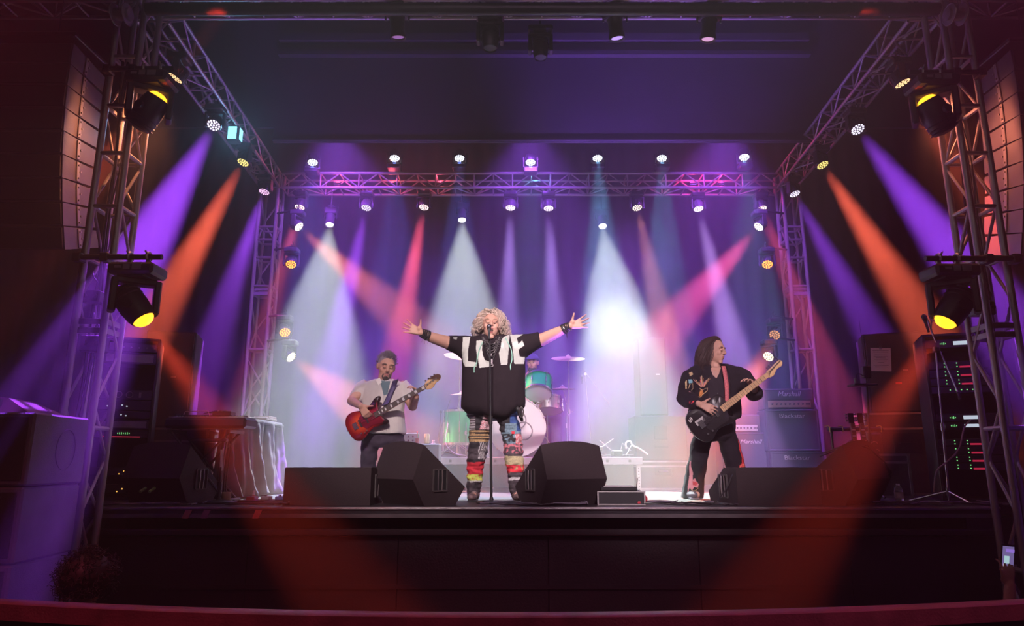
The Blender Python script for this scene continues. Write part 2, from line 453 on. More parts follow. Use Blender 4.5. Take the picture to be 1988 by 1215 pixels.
# ------------------------------------------------------------------ LED wash lights
def glow(name, col, s): s = s * .13 if s > 8 else s; return mat('lamp_' + name, (0.02, 0.02, 0.02), 0.3, namt=0, emit=col, estr=s)
def ring19():
    pts = [(0, 0)]
    for k, (n, r) in enumerate(((6, .030), (12, .058))):
        for i in range(n): a = 2 * pi * (i + .5 * k) / n; pts.append((r * cos(a), r * sin(a)))
    return pts
def f_base(b):
    b.box((0, 0, .0), (.19, .16, .07), bev=.012); b.box((0, -.081, 0), (.06, .004, .03))
def f_yoke(b):
    b.box((0, 0, -.055), (.20, .07, .025), bev=.006)
    for s_ in (-1, 1): b.box((s_ * .098, 0, -.13), (.022, .06, .17), bev=.006); b.cyl((s_ * .086, 0, -.17), (s_ * .114, 0, -.17), .03, n=14)
def f_head(b):   # faces -z, pivot at origin
    b.lathe([(.035, .095), (.065, .085), (.078, .05), (.08, -.03), (.076, -.045), (.072, -.045), (.070, -.036), (.001, -.036)], 24)
    for i in range(12):
        a = 2 * pi * i / 12; b.box((.078 * cos(a), .078 * sin(a), .02), (.012, .012, .05))
def f_clamp(b):
    b.box((0, 0, .05), (.03, .04, .05), bev=.004); b.tube([(0, .028 * cos(a), .10 + .028 * sin(a)) for a in [pi * i / 8 - pi / 2 + .3 for i in range(9)]], .009, 6); b.cyl((0, -.03, .08), (0, -.06, .08), .006, n=6)
def wash(label, u, v, D, tgt, gname, gcol, gstr, lcol, power, angle, group, up=False, spotr=.05, blend=.45, zoff=None):
    "moving LED wash light whose lens centre is at pixel (u, v)"
    lens = at(u, v, D); d = (V(tgt) - lens).normalized()
    piv = lens - d * .036
    s_ = -1 if up else 1
    root = piv + V((0, 0, .17 * s_))
    t = thing('wash_light', label, 'stage light', root, group=group)
    fl = RX(pi) if up else Matrix.Identity(4)
    az = atan2(d.x, -d.y) if (abs(d.x) + abs(d.y)) > .2 else 0
    inst('w_base', f_base, 'base', BLACK, t, fl)
    y = inst('w_yoke', f_yoke, 'yoke', BLACK, t, RZ(az) @ fl)
    if not up: inst('w_clamp', f_clamp, 'clamp', BLACKM, t)
    h = inst('w_head', f_head, 'head', BLACK, t, T(piv - root) @ aim(d))
    g = glow(gname, gcol, gstr)
    def lf(b):
        for (x, y_) in ring19(): b.cyl((x, y_, -.037), (x, y_, -.041), .0105, n=8)
    L = inst('w_lens' + gname, lf, 'lens_cluster', g, h, None); L['kind'] = 'stuff'
    dim = glow(gname + '_halo', gcol, gstr * .004)
    inst('w_face' + gname, lambda b: b.cyl((0, 0, -.0365), (0, 0, -.0372), .069, n=24), 'lens_plate', dim, h, None)
    spot('beam_lamp', lens + d * .012, lens + d * 3, lcol, power * WK, angle, blend, spotr, t)
    return t
# side truss fixtures: (u, v, D, target pixel + depth)
PUR = (0.36, 0.06, 1.0); ORG = (1.0, 0.12, 0.06); BLU = (0.10, 0.20, 1.0); CYA = (0.18, 0.55, 1.0); PNK = (1.0, 0.12, 0.28); LAV = (0.50, 0.28, 1.0); WHT = (0.88, 1.0, 0.92)
SIDE = [
 (341, 151, 5.90, (-60, 640, 5.6), 'amber', (1, .62, .30), 14, ORG, 90, 13, 'amber wash light nearest the front on the keyboard side truss'),
 (415, 243, 6.85, (72, 850, 4.5), 'lilac', (.85, .75, 1), 18, PUR, 330, 12, 'violet wash light second from the front on the keyboard side truss'),
 (472, 315, 7.80, (290, 640, 7.0), 'gold', (1, .78, .22), 15, (1.0, .13, .07), 400, 12, 'amber wash light third from the front on the keyboard side truss'),
 (513, 372, 8.75, (395, 720, 8.0), 'magenta', (1, .55, .95), 15, PUR, 190, 12, 'violet wash light at the rear end of the keyboard side truss'),
 (1752, 161, 5.90, (2060, 640, 5.6), 'amber', (1, .62, .30), 14, ORG, 60, 13, 'amber wash light nearest the front on the amp side truss'),
 (1665, 251, 6.85, (1960, 640, 5.4), 'lilac', (.85, .75, 1), 18, PUR, 330, 12, 'violet wash light second from the front on the amp side truss'),
 (1597, 320, 7.80, (1790, 620, 7.0), 'gold', (1, .78, .22), 15, (1.0, .13, .07), 400, 12, 'amber wash light third from the front on the amp side truss'),
 (1543, 376, 8.75, (1700, 660, 8.0), 'lilac', (.85, .75, 1), 18, PUR, 190, 12, 'violet wash light at the rear end of the amp side truss'),
]
for (u, v, D, tg, gn, gc, gs, lc, pw, an, lb) in SIDE:
    wash(lb, u, v, D, at(*tg), gn, gc, gs, lc, pw, an, 'wash lights under the side trusses')
ORD = ['first', 'second', 'third', 'fourth', 'fifth', 'sixth', 'seventh', 'eighth']
UP = [(607, 315, (607, 700, 8.0), (.80, .85, 1), BLU, 220), (766, 307, (768, 700, 8.0), (.8, .9, 1), BLU, 286), (892, 307, (893, 700, 8.0), (.8, .9, 1), BLU, 286),
      (1030, 315, (1030, 700, 8.0), (.8, .95, 1), CYA, 286), (1160, 307, (1180, 700, 8.0), (.8, 1, 1), CYA, 506), (1285, 307, (1287, 700, 8.0), (.8, .9, 1), CYA, 330), (1445, 305, (1460, 700, 8.0), (.8, .9, 1), CYA, 330)]
for i, (u, v, tg, gc, lc, pw) in enumerate(UP):
    wash('blue-white wash light standing on top of the rear truss, %s counting from the keyboard side' % ORD[i], u, v, 9.03, at(*tg), 'ice', (.80, .88, 1), 40, lc, pw * .8, 18, 'wash lights on top of the rear truss', up=True)
LOW = [(582, 402, (500, 700, 8.6), 'rose', (1, .7, .72), PNK, 120), (711, 403, (655, 650, 8.6), 'lilac', (.85, .75, 1), PUR, 240), (823, 402, (775, 660, 8.6), 'rose', (1, .7, .72), (1, .10, .18), 200),
       (991, 403, (985, 660, 8.8), 'pale', (.95, .8, 1), LAV, 130), (1065, 404, (1078, 660, 8.8), 'pale', (.95, .8, 1), LAV, 130), (1237, 403, (1290, 640, 8.6), 'peach', (1, .82, .7), (1, .36, .30), 220),
       (1356, 405, (1425, 680, 8.6), 'pale', (.95, .8, 1), (.62, .34, 1), 260), (1479, 405, (1570, 640, 8.6), 'rose', (1, .7, .72), (1, .10, .26), 170)]
for i, (u, v, tg, gn, gc, lc, pw) in enumerate(LOW):
    wash('%s wash light hanging under the rear truss, %s counting from the keyboard side' % ({'rose': 'pink', 'lilac': 'violet', 'pale': 'pale violet', 'peach': 'peach'}[gn], ORD[i]), u, v, 9.33, at(*tg), gn, gc, 22, lc, pw * 1.4, 11, 'wash lights hanging under the rear truss')

# ------------------------------------------------------------------ profile spots (large white beams)
def p_body(b):
    b.lathe([(.03, .20), (.06, .19), (.068, .10), (.07, .02), (.062, .0), (.062, -.10), (.068, -.11), (.068, -.15), (.06, -.15), (.058, -.13), (.001, -.13)], 20)
    b.box((0, 0, .08), (.17, .15, .11), bev=.01)
def p_yoke(b):
    b.tube([(-.10, 0, 0), (-.105, 0, .16), (.105, 0, .16), (.10, 0, 0)], .009, 6); b.cyl((0, 0, .15), (0, 0, .42), .014, n=8); b.tube([(0, .03 * cos(a), .44 + .03 * sin(a)) for a in [pi * i / 8 - 1 for i in range(9)]], .009, 6)
def profile(label, u, v, D, tgt, power, angle, group, lc=WHT, gl=('white', (1, 1, 1), 60)):
    lens = at(u, v, D); d = (V(tgt) - lens).normalized(); piv = lens - d * .14
    t = thing('spotlight', label, 'stage light', piv, group=group)
    inst('p_yoke', p_yoke, 'yoke', BLACKM, t)
    h = inst('p_body', p_body, 'housing', BLACK, t, aim(d))
    inst('p_lens' + gl[0], lambda b: b.cyl((0, 0, -.131), (0, 0, -.136), .052, n=20), 'lens', glow(*gl), h)
    if power: spot('beam_lamp', lens + d * .03, lens + d * 3, lc, power * PK, angle, 1.0, .045, t)
    return t
profile('white spotlight throwing a wide beam down above the bass player', 640, 436, 9.4, at(606, 760, 8.4), 1100, 36, 'white spotlights under the rear truss')
profile('white spotlight throwing a soft beam down above the singer', 897, 427, 9.4, at(905, 760, 8.4), 800, 36, 'white spotlights under the rear truss')
profile('brightest white spotlight throwing a smoky beam down between singer and guitarist', 1170, 439, 9.4, at(1215, 760, 8.1), 1900, 31, 'white spotlights under the rear truss', gl=('white2', (1, 1, 1), 90))
# broad violet fills added out of view behind the border for purple ambience
def flood(label, x, y, z, tgt, col, power, angle):
    t = thing('added_violet_fill', label, 'stage light', (x, y, z), group='added violet fill lamps behind the border')
    d = (V(tgt) - V((x, y, z))).normalized()
    h = inst('fl_body', lambda b: b.box((0, 0, .03), (.26, .18, .10), bev=.015), 'housing', BLACK, t, aim(d))
    inst('fl_face', lambda b: b.box((0, 0, -.024), (.22, .14, .006)), 'lens', glow('flood', (.5, .3, 1), .8), h)
    b = MB(); b.tube([(-.14, 0, 0), (-.14, 0, .14), (.14, 0, .14), (.14, 0, 0)], .008, 6); b.cyl((0, 0, .14), (0, 0, 6.5 - z), .012, n=8); b.build('yoke', BLACKM, t)
    spot('added_fill_lamp', V((x, y, z)) + d * .05, V(tgt), col, power, angle, 1.0, .12, t)
VIO = (.34, .08, 1.0)
for i, x in enumerate((-2.4, 0.25, 2.9)):
    flood('added violet fill lamp hidden high behind the border curtain, %s from the keyboard side' % ORD[i], x, 8.35, 4.9, (x * .9, 10.2, 0.5), VIO, 3000, 100)

for (x, y, tx, w_) in ((xat(600, 0, 6.35), 6.35, -1.9, 900), (xat(1092, 0, 6.6), 6.6, 1.6, 4300)):  # uplights added out of sight behind the monitors to tint the border violet
    t = thing('added_floor_fill', 'added violet fill uplight hidden on the stage floor %s' % ('behind the low flat monitor of the bass player' if x < 0 else 'behind the singer\'s second monitor'), 'stage light', (x, y, 0), group=None)
    d = (V((tx, 7.9, 5.2)) - V((x, y, .16))).normalized()
    inst('fl_body', None, 'housing', BLACK, t, T((0, 0, .14)) @ aim(d)); inst('fl_face', None, 'lens', None, t, T((0, 0, .14)) @ aim(d))
    b = MB(); b.box((0, 0, .01), (.2, .2, .02), bev=.004); b.cyl((0, 0, .01), (0, 0, .12), .012, n=8); b.build('foot', BLACKM, t)
    spot('added_fill_lamp', V((x, y, .16)) + d * .05, V((tx, 7.0, 5.0)), (.34, .12, 1.0), w_, 55, 1.0, .1, t)
# smoke drifting through the brightest spotlight
sm = bpy.data.materials.new('drifting_smoke'); sm.use_nodes = True; n = sm.node_tree; n.nodes.clear()
o_ = n.nodes.new('ShaderNodeOutputMaterial'); v_ = n.nodes.new('ShaderNodeVolumeScatter'); v_.inputs['Anisotropy'].default_value = .3; n.links.new(v_.outputs[0], o_.inputs['Volume'])
tc = n.nodes.new('ShaderNodeTexCoord'); nz = n.nodes.new('ShaderNodeTexNoise'); nz.inputs['Scale'].default_value = 2.0; nz.inputs['Detail'].default_value = 3; nz.inputs['Distortion'].default_value = .5; n.links.new(tc.outputs['Object'], nz.inputs['Vector'])
ln = n.nodes.new('ShaderNodeVectorMath'); ln.operation = 'LENGTH'; n.links.new(tc.outputs['Object'], ln.inputs[0])
mr = n.nodes.new('ShaderNodeMapRange'); mr.interpolation_type = 'SMOOTHSTEP'; mr.inputs['From Min'].default_value = .25; mr.inputs['From Max'].default_value = 1.0; mr.inputs['To Min'].default_value = 1; mr.inputs['To Max'].default_value = 0; n.links.new(ln.outputs['Value'], mr.inputs['Value'])
m1 = n.nodes.new('ShaderNodeMapRange'); m1.inputs['From Min'].default_value = .40; m1.inputs['From Max'].default_value = .70; m1.inputs['To Min'].default_value = 0; m1.inputs['To Max'].default_value = SMOKE; n.links.new(nz.outputs['Fac'], m1.inputs['Value'])
mm = n.nodes.new('ShaderNodeMath'); mm.operation = 'MULTIPLY'; n.links.new(mr.outputs[0], mm.inputs[0]); n.links.new(m1.outputs[0], mm.inputs[1]); n.links.new(mm.outputs[0], v_.inputs['Density'])
b = MB(); b.sph((0, 0, 0), 1.0, 24, 16); so = b.build('smoke', sm); so.location = at(1200, 545, 8.95); so.scale = (.85, .60, 1.2)
tag(so, 'white smoke cloud drifting through the brightest spotlight beside the singer', 'smoke', kind='stuff')
# ------------------------------------------------------------------ big moving heads on the front towers
def mh_base(b):
    b.box((0, 0, 0), (.34, .25, .09), bev=.025); b.box((0, 0, -.052), (.20, .20, .02), bev=.008)
def mh_disp(b):
    b.box((-.02, -.126, .005), (.05, .004, .04)); b.box((-.085, -.126, .005), (.05, .004, .02)); b.box((.055, -.126, .005), (.07, .003, .045))
def mh_yoke(b):
    b.box((0, 0, -.085), (.28, .12, .05), bev=.015)
    for s_ in (-1, 1): b.box((s_ * .145, 0, -.20), (.05, .13, .26), bev=.022)
def mh_head(b):
    b.lathe([(.03, .17), (.085, .155), (.105, .10), (.108, .0), (.10, -.08), (.088, -.13), (.082, -.135), (.078, -.12), (.001, -.12)], 26)
    for z in (.06, .10, .13): b.lathe([(.104, z), (.112, z + .008), (.104, z + .016)], 26)
    b.cyl((-.13, 0, 0), (.13, 0, 0), .035, n=14)
def mh_clamp(b):
    b.box((0, 0, .07), (.035, .018, .05), bev=.004); b.tube([(0, .034 * cos(a), .115 + .034 * sin(a)) for a in [-.6 + 4.4 * i / 10 for i in range(11)]], .010, 6); b.cyl((0, -.035, .13), (0, -.06, .15), .007, n=6)
def moving_head(label, u, v, D, tgt, tower_x, power, angle, group, lg, lc):
    """(u, v) is the base; hangs from a short pipe clamped to the tower"""
    base = at(u, v, D)
    t = thing('moving_head_light', label, 'stage light', base, group=group)
    piv = V((0, 0, -.27)); d = (V(tgt) - (base + piv)).normalized()
    inst('mh_base', mh_base, 'base', BLACK, t); inst('mh_disp', mh_disp, 'display', mat('display_outline', (.35, .33, .36), .4), t)
    az = atan2(d.x, -d.y) * .35
    inst('mh_yoke', mh_yoke, 'yoke', BLACK, t, RZ(az))
    h = inst('mh_head', mh_head, 'head', BLACK, t, T(piv) @ aim(d))
    inst('mh_lens' + lg[0], lambda b: b.lathe([(.078, -.122), (.074, -.140), (.058, -.160), (.034, -.172), (.001, -.177)], 24), 'lens', glow(*lg), h)
    for x in (-.07, .07): inst('mh_clamp', mh_clamp, 'clamp', ALU, t, T((x, 0, 0)))
    zz = .115
    b = MB(); x0 = tower_x - base.x; b.cyl((x0, -.0, zz), ((.17 if x0 < 0 else -.17), 0, zz), .022, n=12)
    b.box((x0, .02, zz), (.07, .09, .07), bev=.01); b.box((x0 + (.21 if x0 < 0 else -.21), .02, zz), (.07, .09, .07), bev=.01); b.build('pipe', BLACKM, t)
    if power: spot('beam_lamp', base + piv + d * .20, base + piv + d * 3, lc, power * MK, angle, .6, .05, t)
    return t
RED = (1.0, .05, .02)
moving_head('lower moving head light with a glowing orange lens clamped to the keyboard side front tower', 268, 527, 5.02, at(560, 1005, 5.12), -3.33, 210, 20, 'moving heads on the front towers', ('orange', (1, .36, .015), 3.2), (1, .075, .03))
moving_head('lower moving head light with a glowing orange lens clamped to the rack side front tower', 1843, 530, 5.02, at(1590, 1005, 5.12), 3.86, 210, 20, 'moving heads on the front towers', ('orange', (1, .36, .015), 3.2), (1, .075, .03))
moving_head('upper moving head light tipped upward on the keyboard side front tower', 296, 158, 5.06, at(560, -180, 4.9), -3.33, 160, 13, 'moving heads on the front towers', ('orange', (1, .36, .015), 3.2), RED)
moving_head('upper moving head light tipped upward on the rack side front tower', 1808, 165, 5.06, at(1590, -140, 4.9), 3.86, 160, 13, 'moving heads on the front towers', ('orange', (1, .36, .015), 3.2), RED)

# fixtures on the rear towers
def tower_arm(t, tx, D):
    r = t.location; b = MB(); dx = tx - r.x
    b.cyl((0, 0, .06), (dx, 9.15 - r.y, .06), .016, n=8); b.build('arm', BLACKM, t)
REAR = [(580, 440, (760, 600, 8.6), 'hot', (1, .86, .80), 30, (1, .22, .12), 130, 17, -3.34, 'brilliant wash light with a hexagonal lens ring high on the keyboard side rear tower'),
 (565, 513, (540, 700, 7.9), 'ember', (1, .30, .02), 5, (1, .2, .03), 0, 17, -3.34, 'dim orange wash light below the brilliant one high on the keyboard side rear tower'),
 (553, 645, (600, 800, 7.9), 'ember', (1, .30, .02), 5, (1, .2, .03), 0, 17, -3.34, 'dim orange wash light above the brilliant one low on the keyboard side rear tower'),
 (565, 693, (790, 860, 8.3), 'hotter', (1, .86, .60), 30, (1, .22, .16), 110, 26, -3.34, 'brilliant warm white wash light low on the keyboard side rear tower'),
 (1473, 440, (1330, 600, 8.6), 'hot', (1, .86, .80), 30, (1, .10, .32), 160, 17, 3.86, 'brilliant wash light with a hexagonal lens ring high on the amp side rear tower'),
 (1490, 513, (1500, 700, 7.9), 'ember', (1, .30, .02), 5, (1, .2, .03), 0, 17, 3.86, 'dim orange wash light below the brilliant one high on the amp side rear tower'),
 (1504, 650, (1450, 760, 8.0), 'hottest', (1, .42, .12), 12, (1, .15, .03), 60, 16, 3.86, 'glowing orange wash light above the brilliant one low on the amp side rear tower'),
 (1492, 692, (1400, 800, 8.3), 'hotter', (1, .86, .60), 30, (1, .22, .10), 50, 26, 3.86, 'brilliant warm white wash light low on the amp side rear tower')]
for (u, v, tg, gn, gc, gs, lc, pw, an, tx, lb) in REAR:
    t = wash(lb, u, v, 8.98, at(*tg), gn, gc, gs, lc, pw, an, 'wash lights on the rear towers'); tower_arm(t, tx, 9.15)

# lamps under the front truss
for (u, v, tg, gl, lb) in [(773, 72, (790, 400, 5.6), ('violet_dim', (.6, .25, .8), .5), 'ribbed metallic can light first of the row under the front cross truss'),
 (1198, 74, (1240, 400, 5.5), ('violet_lit', (.55, .35, 1), 1.2), 'can light with a lilac lens under the front cross truss between two others'),
 (1374, 76, (1350, 400, 5.5), ('pink_lit', (.9, .45, .8), .9), 'can light with a pink lens and red lit edge under the front cross truss')]:
    profile(lb, u, v, 5.25, at(*tg), 0, 10, 'can lights under the front truss', gl=gl)
def small_head(label, u, v, D, drop):
    p = at(u, v, D); t = thing('moving_head_light', label, 'stage light', p, group='unlit moving heads over the stage')
    inst('mh_base', mh_base, 'base', BLACK, t, Matrix.Scale(.7, 4)); inst('mh_yoke', mh_yoke, 'yoke', BLACK, t, Matrix.Scale(.7, 4))
    inst('mh_head', mh_head, 'head', BLACK, t, T((0, 0, -.19)) @ Matrix.Scale(.7, 4))
    b = MB(); b.cyl((0, 0, .03), (0, 0, drop), .012, n=8); b.build('drop_pipe', BLACKM, t)
small_head('unlit black moving head light close under the front cross truss', 952, 38, 5.25, .1)
small_head('dim moving head light hanging low before the black border curtain', 1049, 62, 5.9, .45)

# blue lit transformer box on the keyboard side truss
t = thing('work_light', 'cyan glowing lamp housing inside the keyboard side truss', 'stage light', at(455, 262, 7.35))
b = MB(); b.box((0, 0, 0), (.15, .12, .20), bev=.02); b.box((0, 0, .13), (.05, .05, .12)); b.build('housing', BLACKM, t)
b = MB(); b.box((.0, -.063, 0), (.10, .01, .15), bev=.004); b.box((.078, 0, 0), (.006, .08, .14)); b.build('lens', glow('cyan', (.25, .75, 1), 2.2), t)
spot('work_lamp', at(455, 262, 7.2), at(470, 250, 6.2), (.2, .6, 1), 20, 120, .5, .05)
# small lamps that edge the trusses with red and cyan from inside
for (u, v, D, c, p) in ((655, 352, 9.30, (1, .08, .12), 9), (760, 352, 9.3, (1, .08, .12), 9), (855, 352, 9.3, (1, .1, .2), 5), (1345, 352, 9.3, (1, .03, .18), 9), (1400, 352, 9.3, (1, .03, .18), 9), (1040, 350, 9.3, (.2, .6, 1), 3)):
    t = thing('truss_lamp', ('red' if c[2] < .5 else 'cyan') + ' glow lamp inside the rear cross truss %s' % {655: 'beside the keyboard side end', 760: 'above the third hanging lamp gap', 855: 'before its middle', 1345: 'past the smoky white beam', 1400: 'near the amp side end', 1040: 'at its middle'}[u], 'stage light', at(u, v, D), group='glow lamps inside the rear truss')
    b = MB(); b.cyl((-.05, 0, -.03), (.05, 0, -.03), .022, n=10); b.box((0, 0, -.055), (.08, .03, .012)); b.build('housing', BLACKM, t)
    b = MB(); b.cyl((-.045, 0, -.012), (.045, 0, -.012), .008, n=8); b.build('tube', glow('t' + str(u), c, 4), t)
    d = bpy.data.lights.new('glow_lamp', 'POINT'); d.color = c; d.energy = p; d.shadow_soft_size = .03
    o = bpy.data.objects.new('glow_lamp', d); COL.objects.link(o); o.parent = t; o.location = (0, -.02, .03)

# ------------------------------------------------------------------ line arrays
def array(label, xi, s_, group, bottom, n=9):
    """s_=+1: boxes extend to +x"""
    t = thing('line_array', label, 'speaker array', (xi, 5.3, bottom), group=group)
    z = .0; ang = radians(17); y = .10
    side = mat('array_side', (0.12, 0.11, 0.13), 0.45, 0.1, 6, .2, .1, 80)
    for i in range(n):
        def f(b):
            vs = [(0, -.02, -.095), (0, .44, -.075), (0, .44, .075), (0, -.02, .095)]
            vs2 = [(s_ * .62, a[1], a[2]) for a in vs]
            b.add(vs + vs2, [(0, 1, 2, 3), (7, 6, 5, 4), (0, 4, 5, 1), (1, 5, 6, 2), (2, 6, 7, 3), (3, 7, 4, 0)])
        M = T((0, y, z)) @ RX(ang)
        bx = inst(('arr', s_), f, 'cabinet', side, t, M, 0)
        fixn(bx) if i == 0 else None
        def g(b):
            b.box((-s_ * .006, .17, 0), (.012, .035, .165), bev=.003)
            for (yy, zz) in ((.17, .055), (.17, -.055), (.19, .0)): b.cyl((-s_ * .01, yy, zz), (-s_ * .022, yy, zz), .008, n=8)
        inst(('arrp', s_), g, 'rigging_plate', ALU_DARK, bx)
        inst(('arrg', s_), lambda b: b.box((s_ * .31, -.028, 0), (.60, .012, .17), bev=.004), 'grille', GRILL, bx)
        if i % 1 == 0:
            pass
        z += .196 * cos(ang); y -= .196 * sin(ang); ang -= radians(2.4)
    b = MB(); b.box((s_ * .31, y + .2, z - .02), (.66, .5, .04), bev=.008); b.tube([(s_ * .31, y + .2, z), (s_ * .31, y + .2, 6.4 - bottom)], .006, 6); b.build('fly_frame', BLACKM, t)
array('hanging column of angled speaker cabinets outside the keyboard side front tower', -3.70, -1, 'hanging line arrays', 2.16)
array('hanging column of angled speaker cabinets outside the rack side front tower', 4.20, 1, 'hanging line arrays', 2.10)
# small spots that light the arrays and towers
spot('tower_lamp', (-3.0, 5.55, 3.3), (-3.3, 5.3, 3.0), (1, .32, .13), 90, 130, 1, .06)
spot('tower_lamp', (3.55, 5.55, 3.3), (3.85, 5.3, 3.0), (1, .26, .13), 90, 130, 1, .06)

# ------------------------------------------------------------------ speaker boxes
def wedge(label, x, y, rz, group='floor monitors along the stage front', w=.58, bul=.035, sc=1.0, low=False, mt=CAB, ports=(1,)):
    """stage monitor; local +y is the direction its grille faces"""
    t = thing('floor_monitor', label, 'floor monitor', (x, y, 0), rz, group)
    pr = [(-.27, .21), (-.15, 0), (.17, 0), (.27, .14), (-.17, .48)] if not low else [(-.20, .0), (.22, 0), (.25, .10), (-.02, .30), (-.20, .30)]
    pr = [(a * sc, c * sc) for a, c in pr]; ns = 8; k = len(pr)
    vs = []; fs = []
    for i in range(ns + 1):
        u = -1 + 2 * i / ns; bl = bul * (1 - u * u)
        for j, (a, c) in enumerate(pr):
            top = (j == 4) if not low else (j in (3, 4))
            vs.append((u * w / 2, a - (bl * .5 if a < 0 and j in (0, 4) and not low else 0), c + (bl if top and not low else 0)))
    for i in range(ns):
        for j in range(k):
            if j == 3 - (1 if low else 0): continue
            fs.append((i * k + j, (i + 1) * k + j, (i + 1) * k + (j + 1) % k, i * k + (j + 1) % k))
    fs += [tuple(range(k)), tuple(range(ns * k + k - 1, ns * k - 1, -1))]
    gi = 3 if not low else 2
    b = MB(); b.add(vs, fs); 
    for i in range(ns):
        b.f.append([i * k + gi, (i + 1) * k + gi, (i + 1) * k + (gi + 1) % k, i * k + (gi + 1) % k]); b.m.append(0)
    o = fixn(b.build('cabinet', mt, t, 20))
    # grille proud of the front
    a0 = V((0, *pr[gi])); a1 = V((0, *pr[(gi + 1) % k])); d = (a1 - a0); nrm = V((0, d.z, -d.y)).normalized()
    mid = (a0 + a1) / 2 + nrm * .006
    g = MB(); g.box((0, 0, 0), (w * .92, d.length * .86, .012), bev=.004, M=T(mid) @ Matrix.Rotation(atan2(d.z, d.y), 4, 'X')); g.build('grille', GRILL, t)
    for s_ in ports:
        c = V((s_ * w / 2, .00 * sc, .20 * sc)) if not low else V((s_ * w / 2, .0, .15))
        hh, hw = (.085, .07) if not low else (.09, .06)
        b = MB(); tilt = RX(radians(-0))
        for (dy, dz, sy, sz) in ((-hw, 0, .012, 2 * hh), (hw, 0, .012, 2 * hh), (0, hh, 2 * hw, .012), (0, -hh, 2 * hw, .012)):
            b.box((c.x + s_ * .004, c.y + dy, c.z + dz), (.014, sy, sz))
        b.build('port_frame', CABR, t)
        b = MB(); b.box((c.x + s_ * .001, c.y, c.z), (.004, 2 * hw - .01, 2 * hh - .01)); b.build('port_recess', mat('deep_black', (.004, .004, .005), .9, namt=0), t)
        b = MB(); b.tube([(c.x + s_ * .006, c.y + .02, c.z - hh), (c.x + s_ * .012, c.y + .02, c.z), (c.x + s_ * .006, c.y + .02, c.z + hh)], .006, 6); b.box((c.x + s_ * .006, c.y - .02, c.z), (.006, .008, 2 * hh)); b.build('handle', mat('handle_metal', (.35, .3, .3), .35, .8), t)
    return t
def px(u, D, z=0.2): return xat(u, z, D)
wedge('brown-black floor monitor tilted towards the singer, beside his patched pants on the bass side', px(812, 5.93), 5.95, radians(-46), ports=(1,))
wedge('brown-black floor monitor tilted towards the singer, on the drummer side of the microphone stand', px(1088, 5.93), 5.95, radians(28), ports=(-1,))
w1 = wedge('floor monitor seen from behind in front of the tall speaker by the keyboard', px(330, 6.15), 6.2, radians(-14), ports=(1,))
b = MB(); 
for x in (-.05, .04):
    b = MB(); b.cyl((x, -.25, .13), (x, -.31, .10), .012, n=8); b.build('plug', mat('green_plug', (.25, .45, .12), .4), w1)
w6 = wedge('reddish floor monitor with a black cable looped over it beside the guitarist', px(1641, 5.95), 6.0, radians(38), ports=(-1,), bul=.045)
b = MB(); b.tube([(-.25, .05, .39), (-.1, -.10, .47), (.05, -.22, .48), (.12, -.25, .40), (.22, -.28, .33), (.29, -.27, .22), (.3, -.2, .1)], .006, 6)
b.tube([(-.27, .0, .42), (-.1, -.15, .5), (.02, -.24, .46), (.14, -.29, .36), (.25, -.3, .26), (.3, -.2, .18)], .006, 6); b.build('looped_cable', RUBBER, w6)
wedge('low flat black floor monitor in front of the bass player', px(643, 5.83), 5.95, radians(-3), low=True, w=.72, ports=(1,))
wedge('low flat floor monitor with a side port in front of the guitarist', px(1497, 5.80), 5.95, radians(14), low=True, w=.78, ports=(-1,))

def crate(name, label, cat, x, y, w, d, z0, h, rz=0, mt=CAB, group=None, bars=True, edges=False):
    t = thing(name, label, cat, (x, y, z0), rz, group)
    b = MB(); b.box((0, 0, h / 2), (w, d, h), bev=.012); b.build('body', mt, t)
    if edges:
        b = MB()
        for sx in (-1, 1):
            for sy in (-1, 1): b.box((sx * (w / 2 - .008), sy * (d / 2 - .008), h / 2), (.026, .026, h - .02), bev=.004)
        for zz in (.012, h - .012):
            b.box((0, -d / 2, zz), (w, .02, .022)); b.box((0, d / 2, zz), (w, .02, .022)); b.box((-w / 2, 0, zz), (.02, d, .022)); b.box((w / 2, 0, zz), (.02, d, .022))
        b.build('corner_trim', ALU_DARK, t)
    return t
# left pile of subwoofers close to the camera
subm = mat('grey_blue_box', (0.16, 0.15, 0.19), 0.6, 0, 5, .25, .3, 150)
zt = at(52, 797, 4.15).z; hb = .445
for i, lb in enumerate(('topmost of three big black subwoofer boxes stacked beside the front rail', 'middle of three big black subwoofer boxes stacked beside the front rail', 'lowest of three big black subwoofer boxes, its side lit brown beside the front rail')):
    ox = xat(52, zt, 4.15)
    t = crate('subwoofer', lb, 'speaker', ox - .45 - .008 * i, 4.15 + .33, .90, .62, zt - hb * (i + 1), hb - .006, rz=radians(4), mt=subm, group='subwoofers beside the rail')
    b = MB(); b.box((0, -.312, hb / 2), (.84, .012, hb - .07), bev=.004); b.build('grille', GRILL, t)
    if i == 0:
        b = MB(); b.tube([(.453, .06 + .11 * cos(a), .22 + .13 * sin(a)) for a in [2 * pi * k / 24 for k in range(24)]], .0025, 5, True); b.build('ring_scuff', subm, t)
b = MB(); z_ = zt - 3 * hb; b.box((0, 0, (z_ - FLOORZ) / 2), (.9, .6, z_ - FLOORZ))
t = thing('plinth', 'black plinth under the stacked subwoofers', 'plinth', (ox - .45, 4.48, FLOORZ), radians(4)); b.build('body', BLACK, t)
t = thing('small_speaker', 'low dark red tinted speaker lying on top of the subwoofer stack', 'speaker', (ox - .42, 4.5, zt), radians(4))
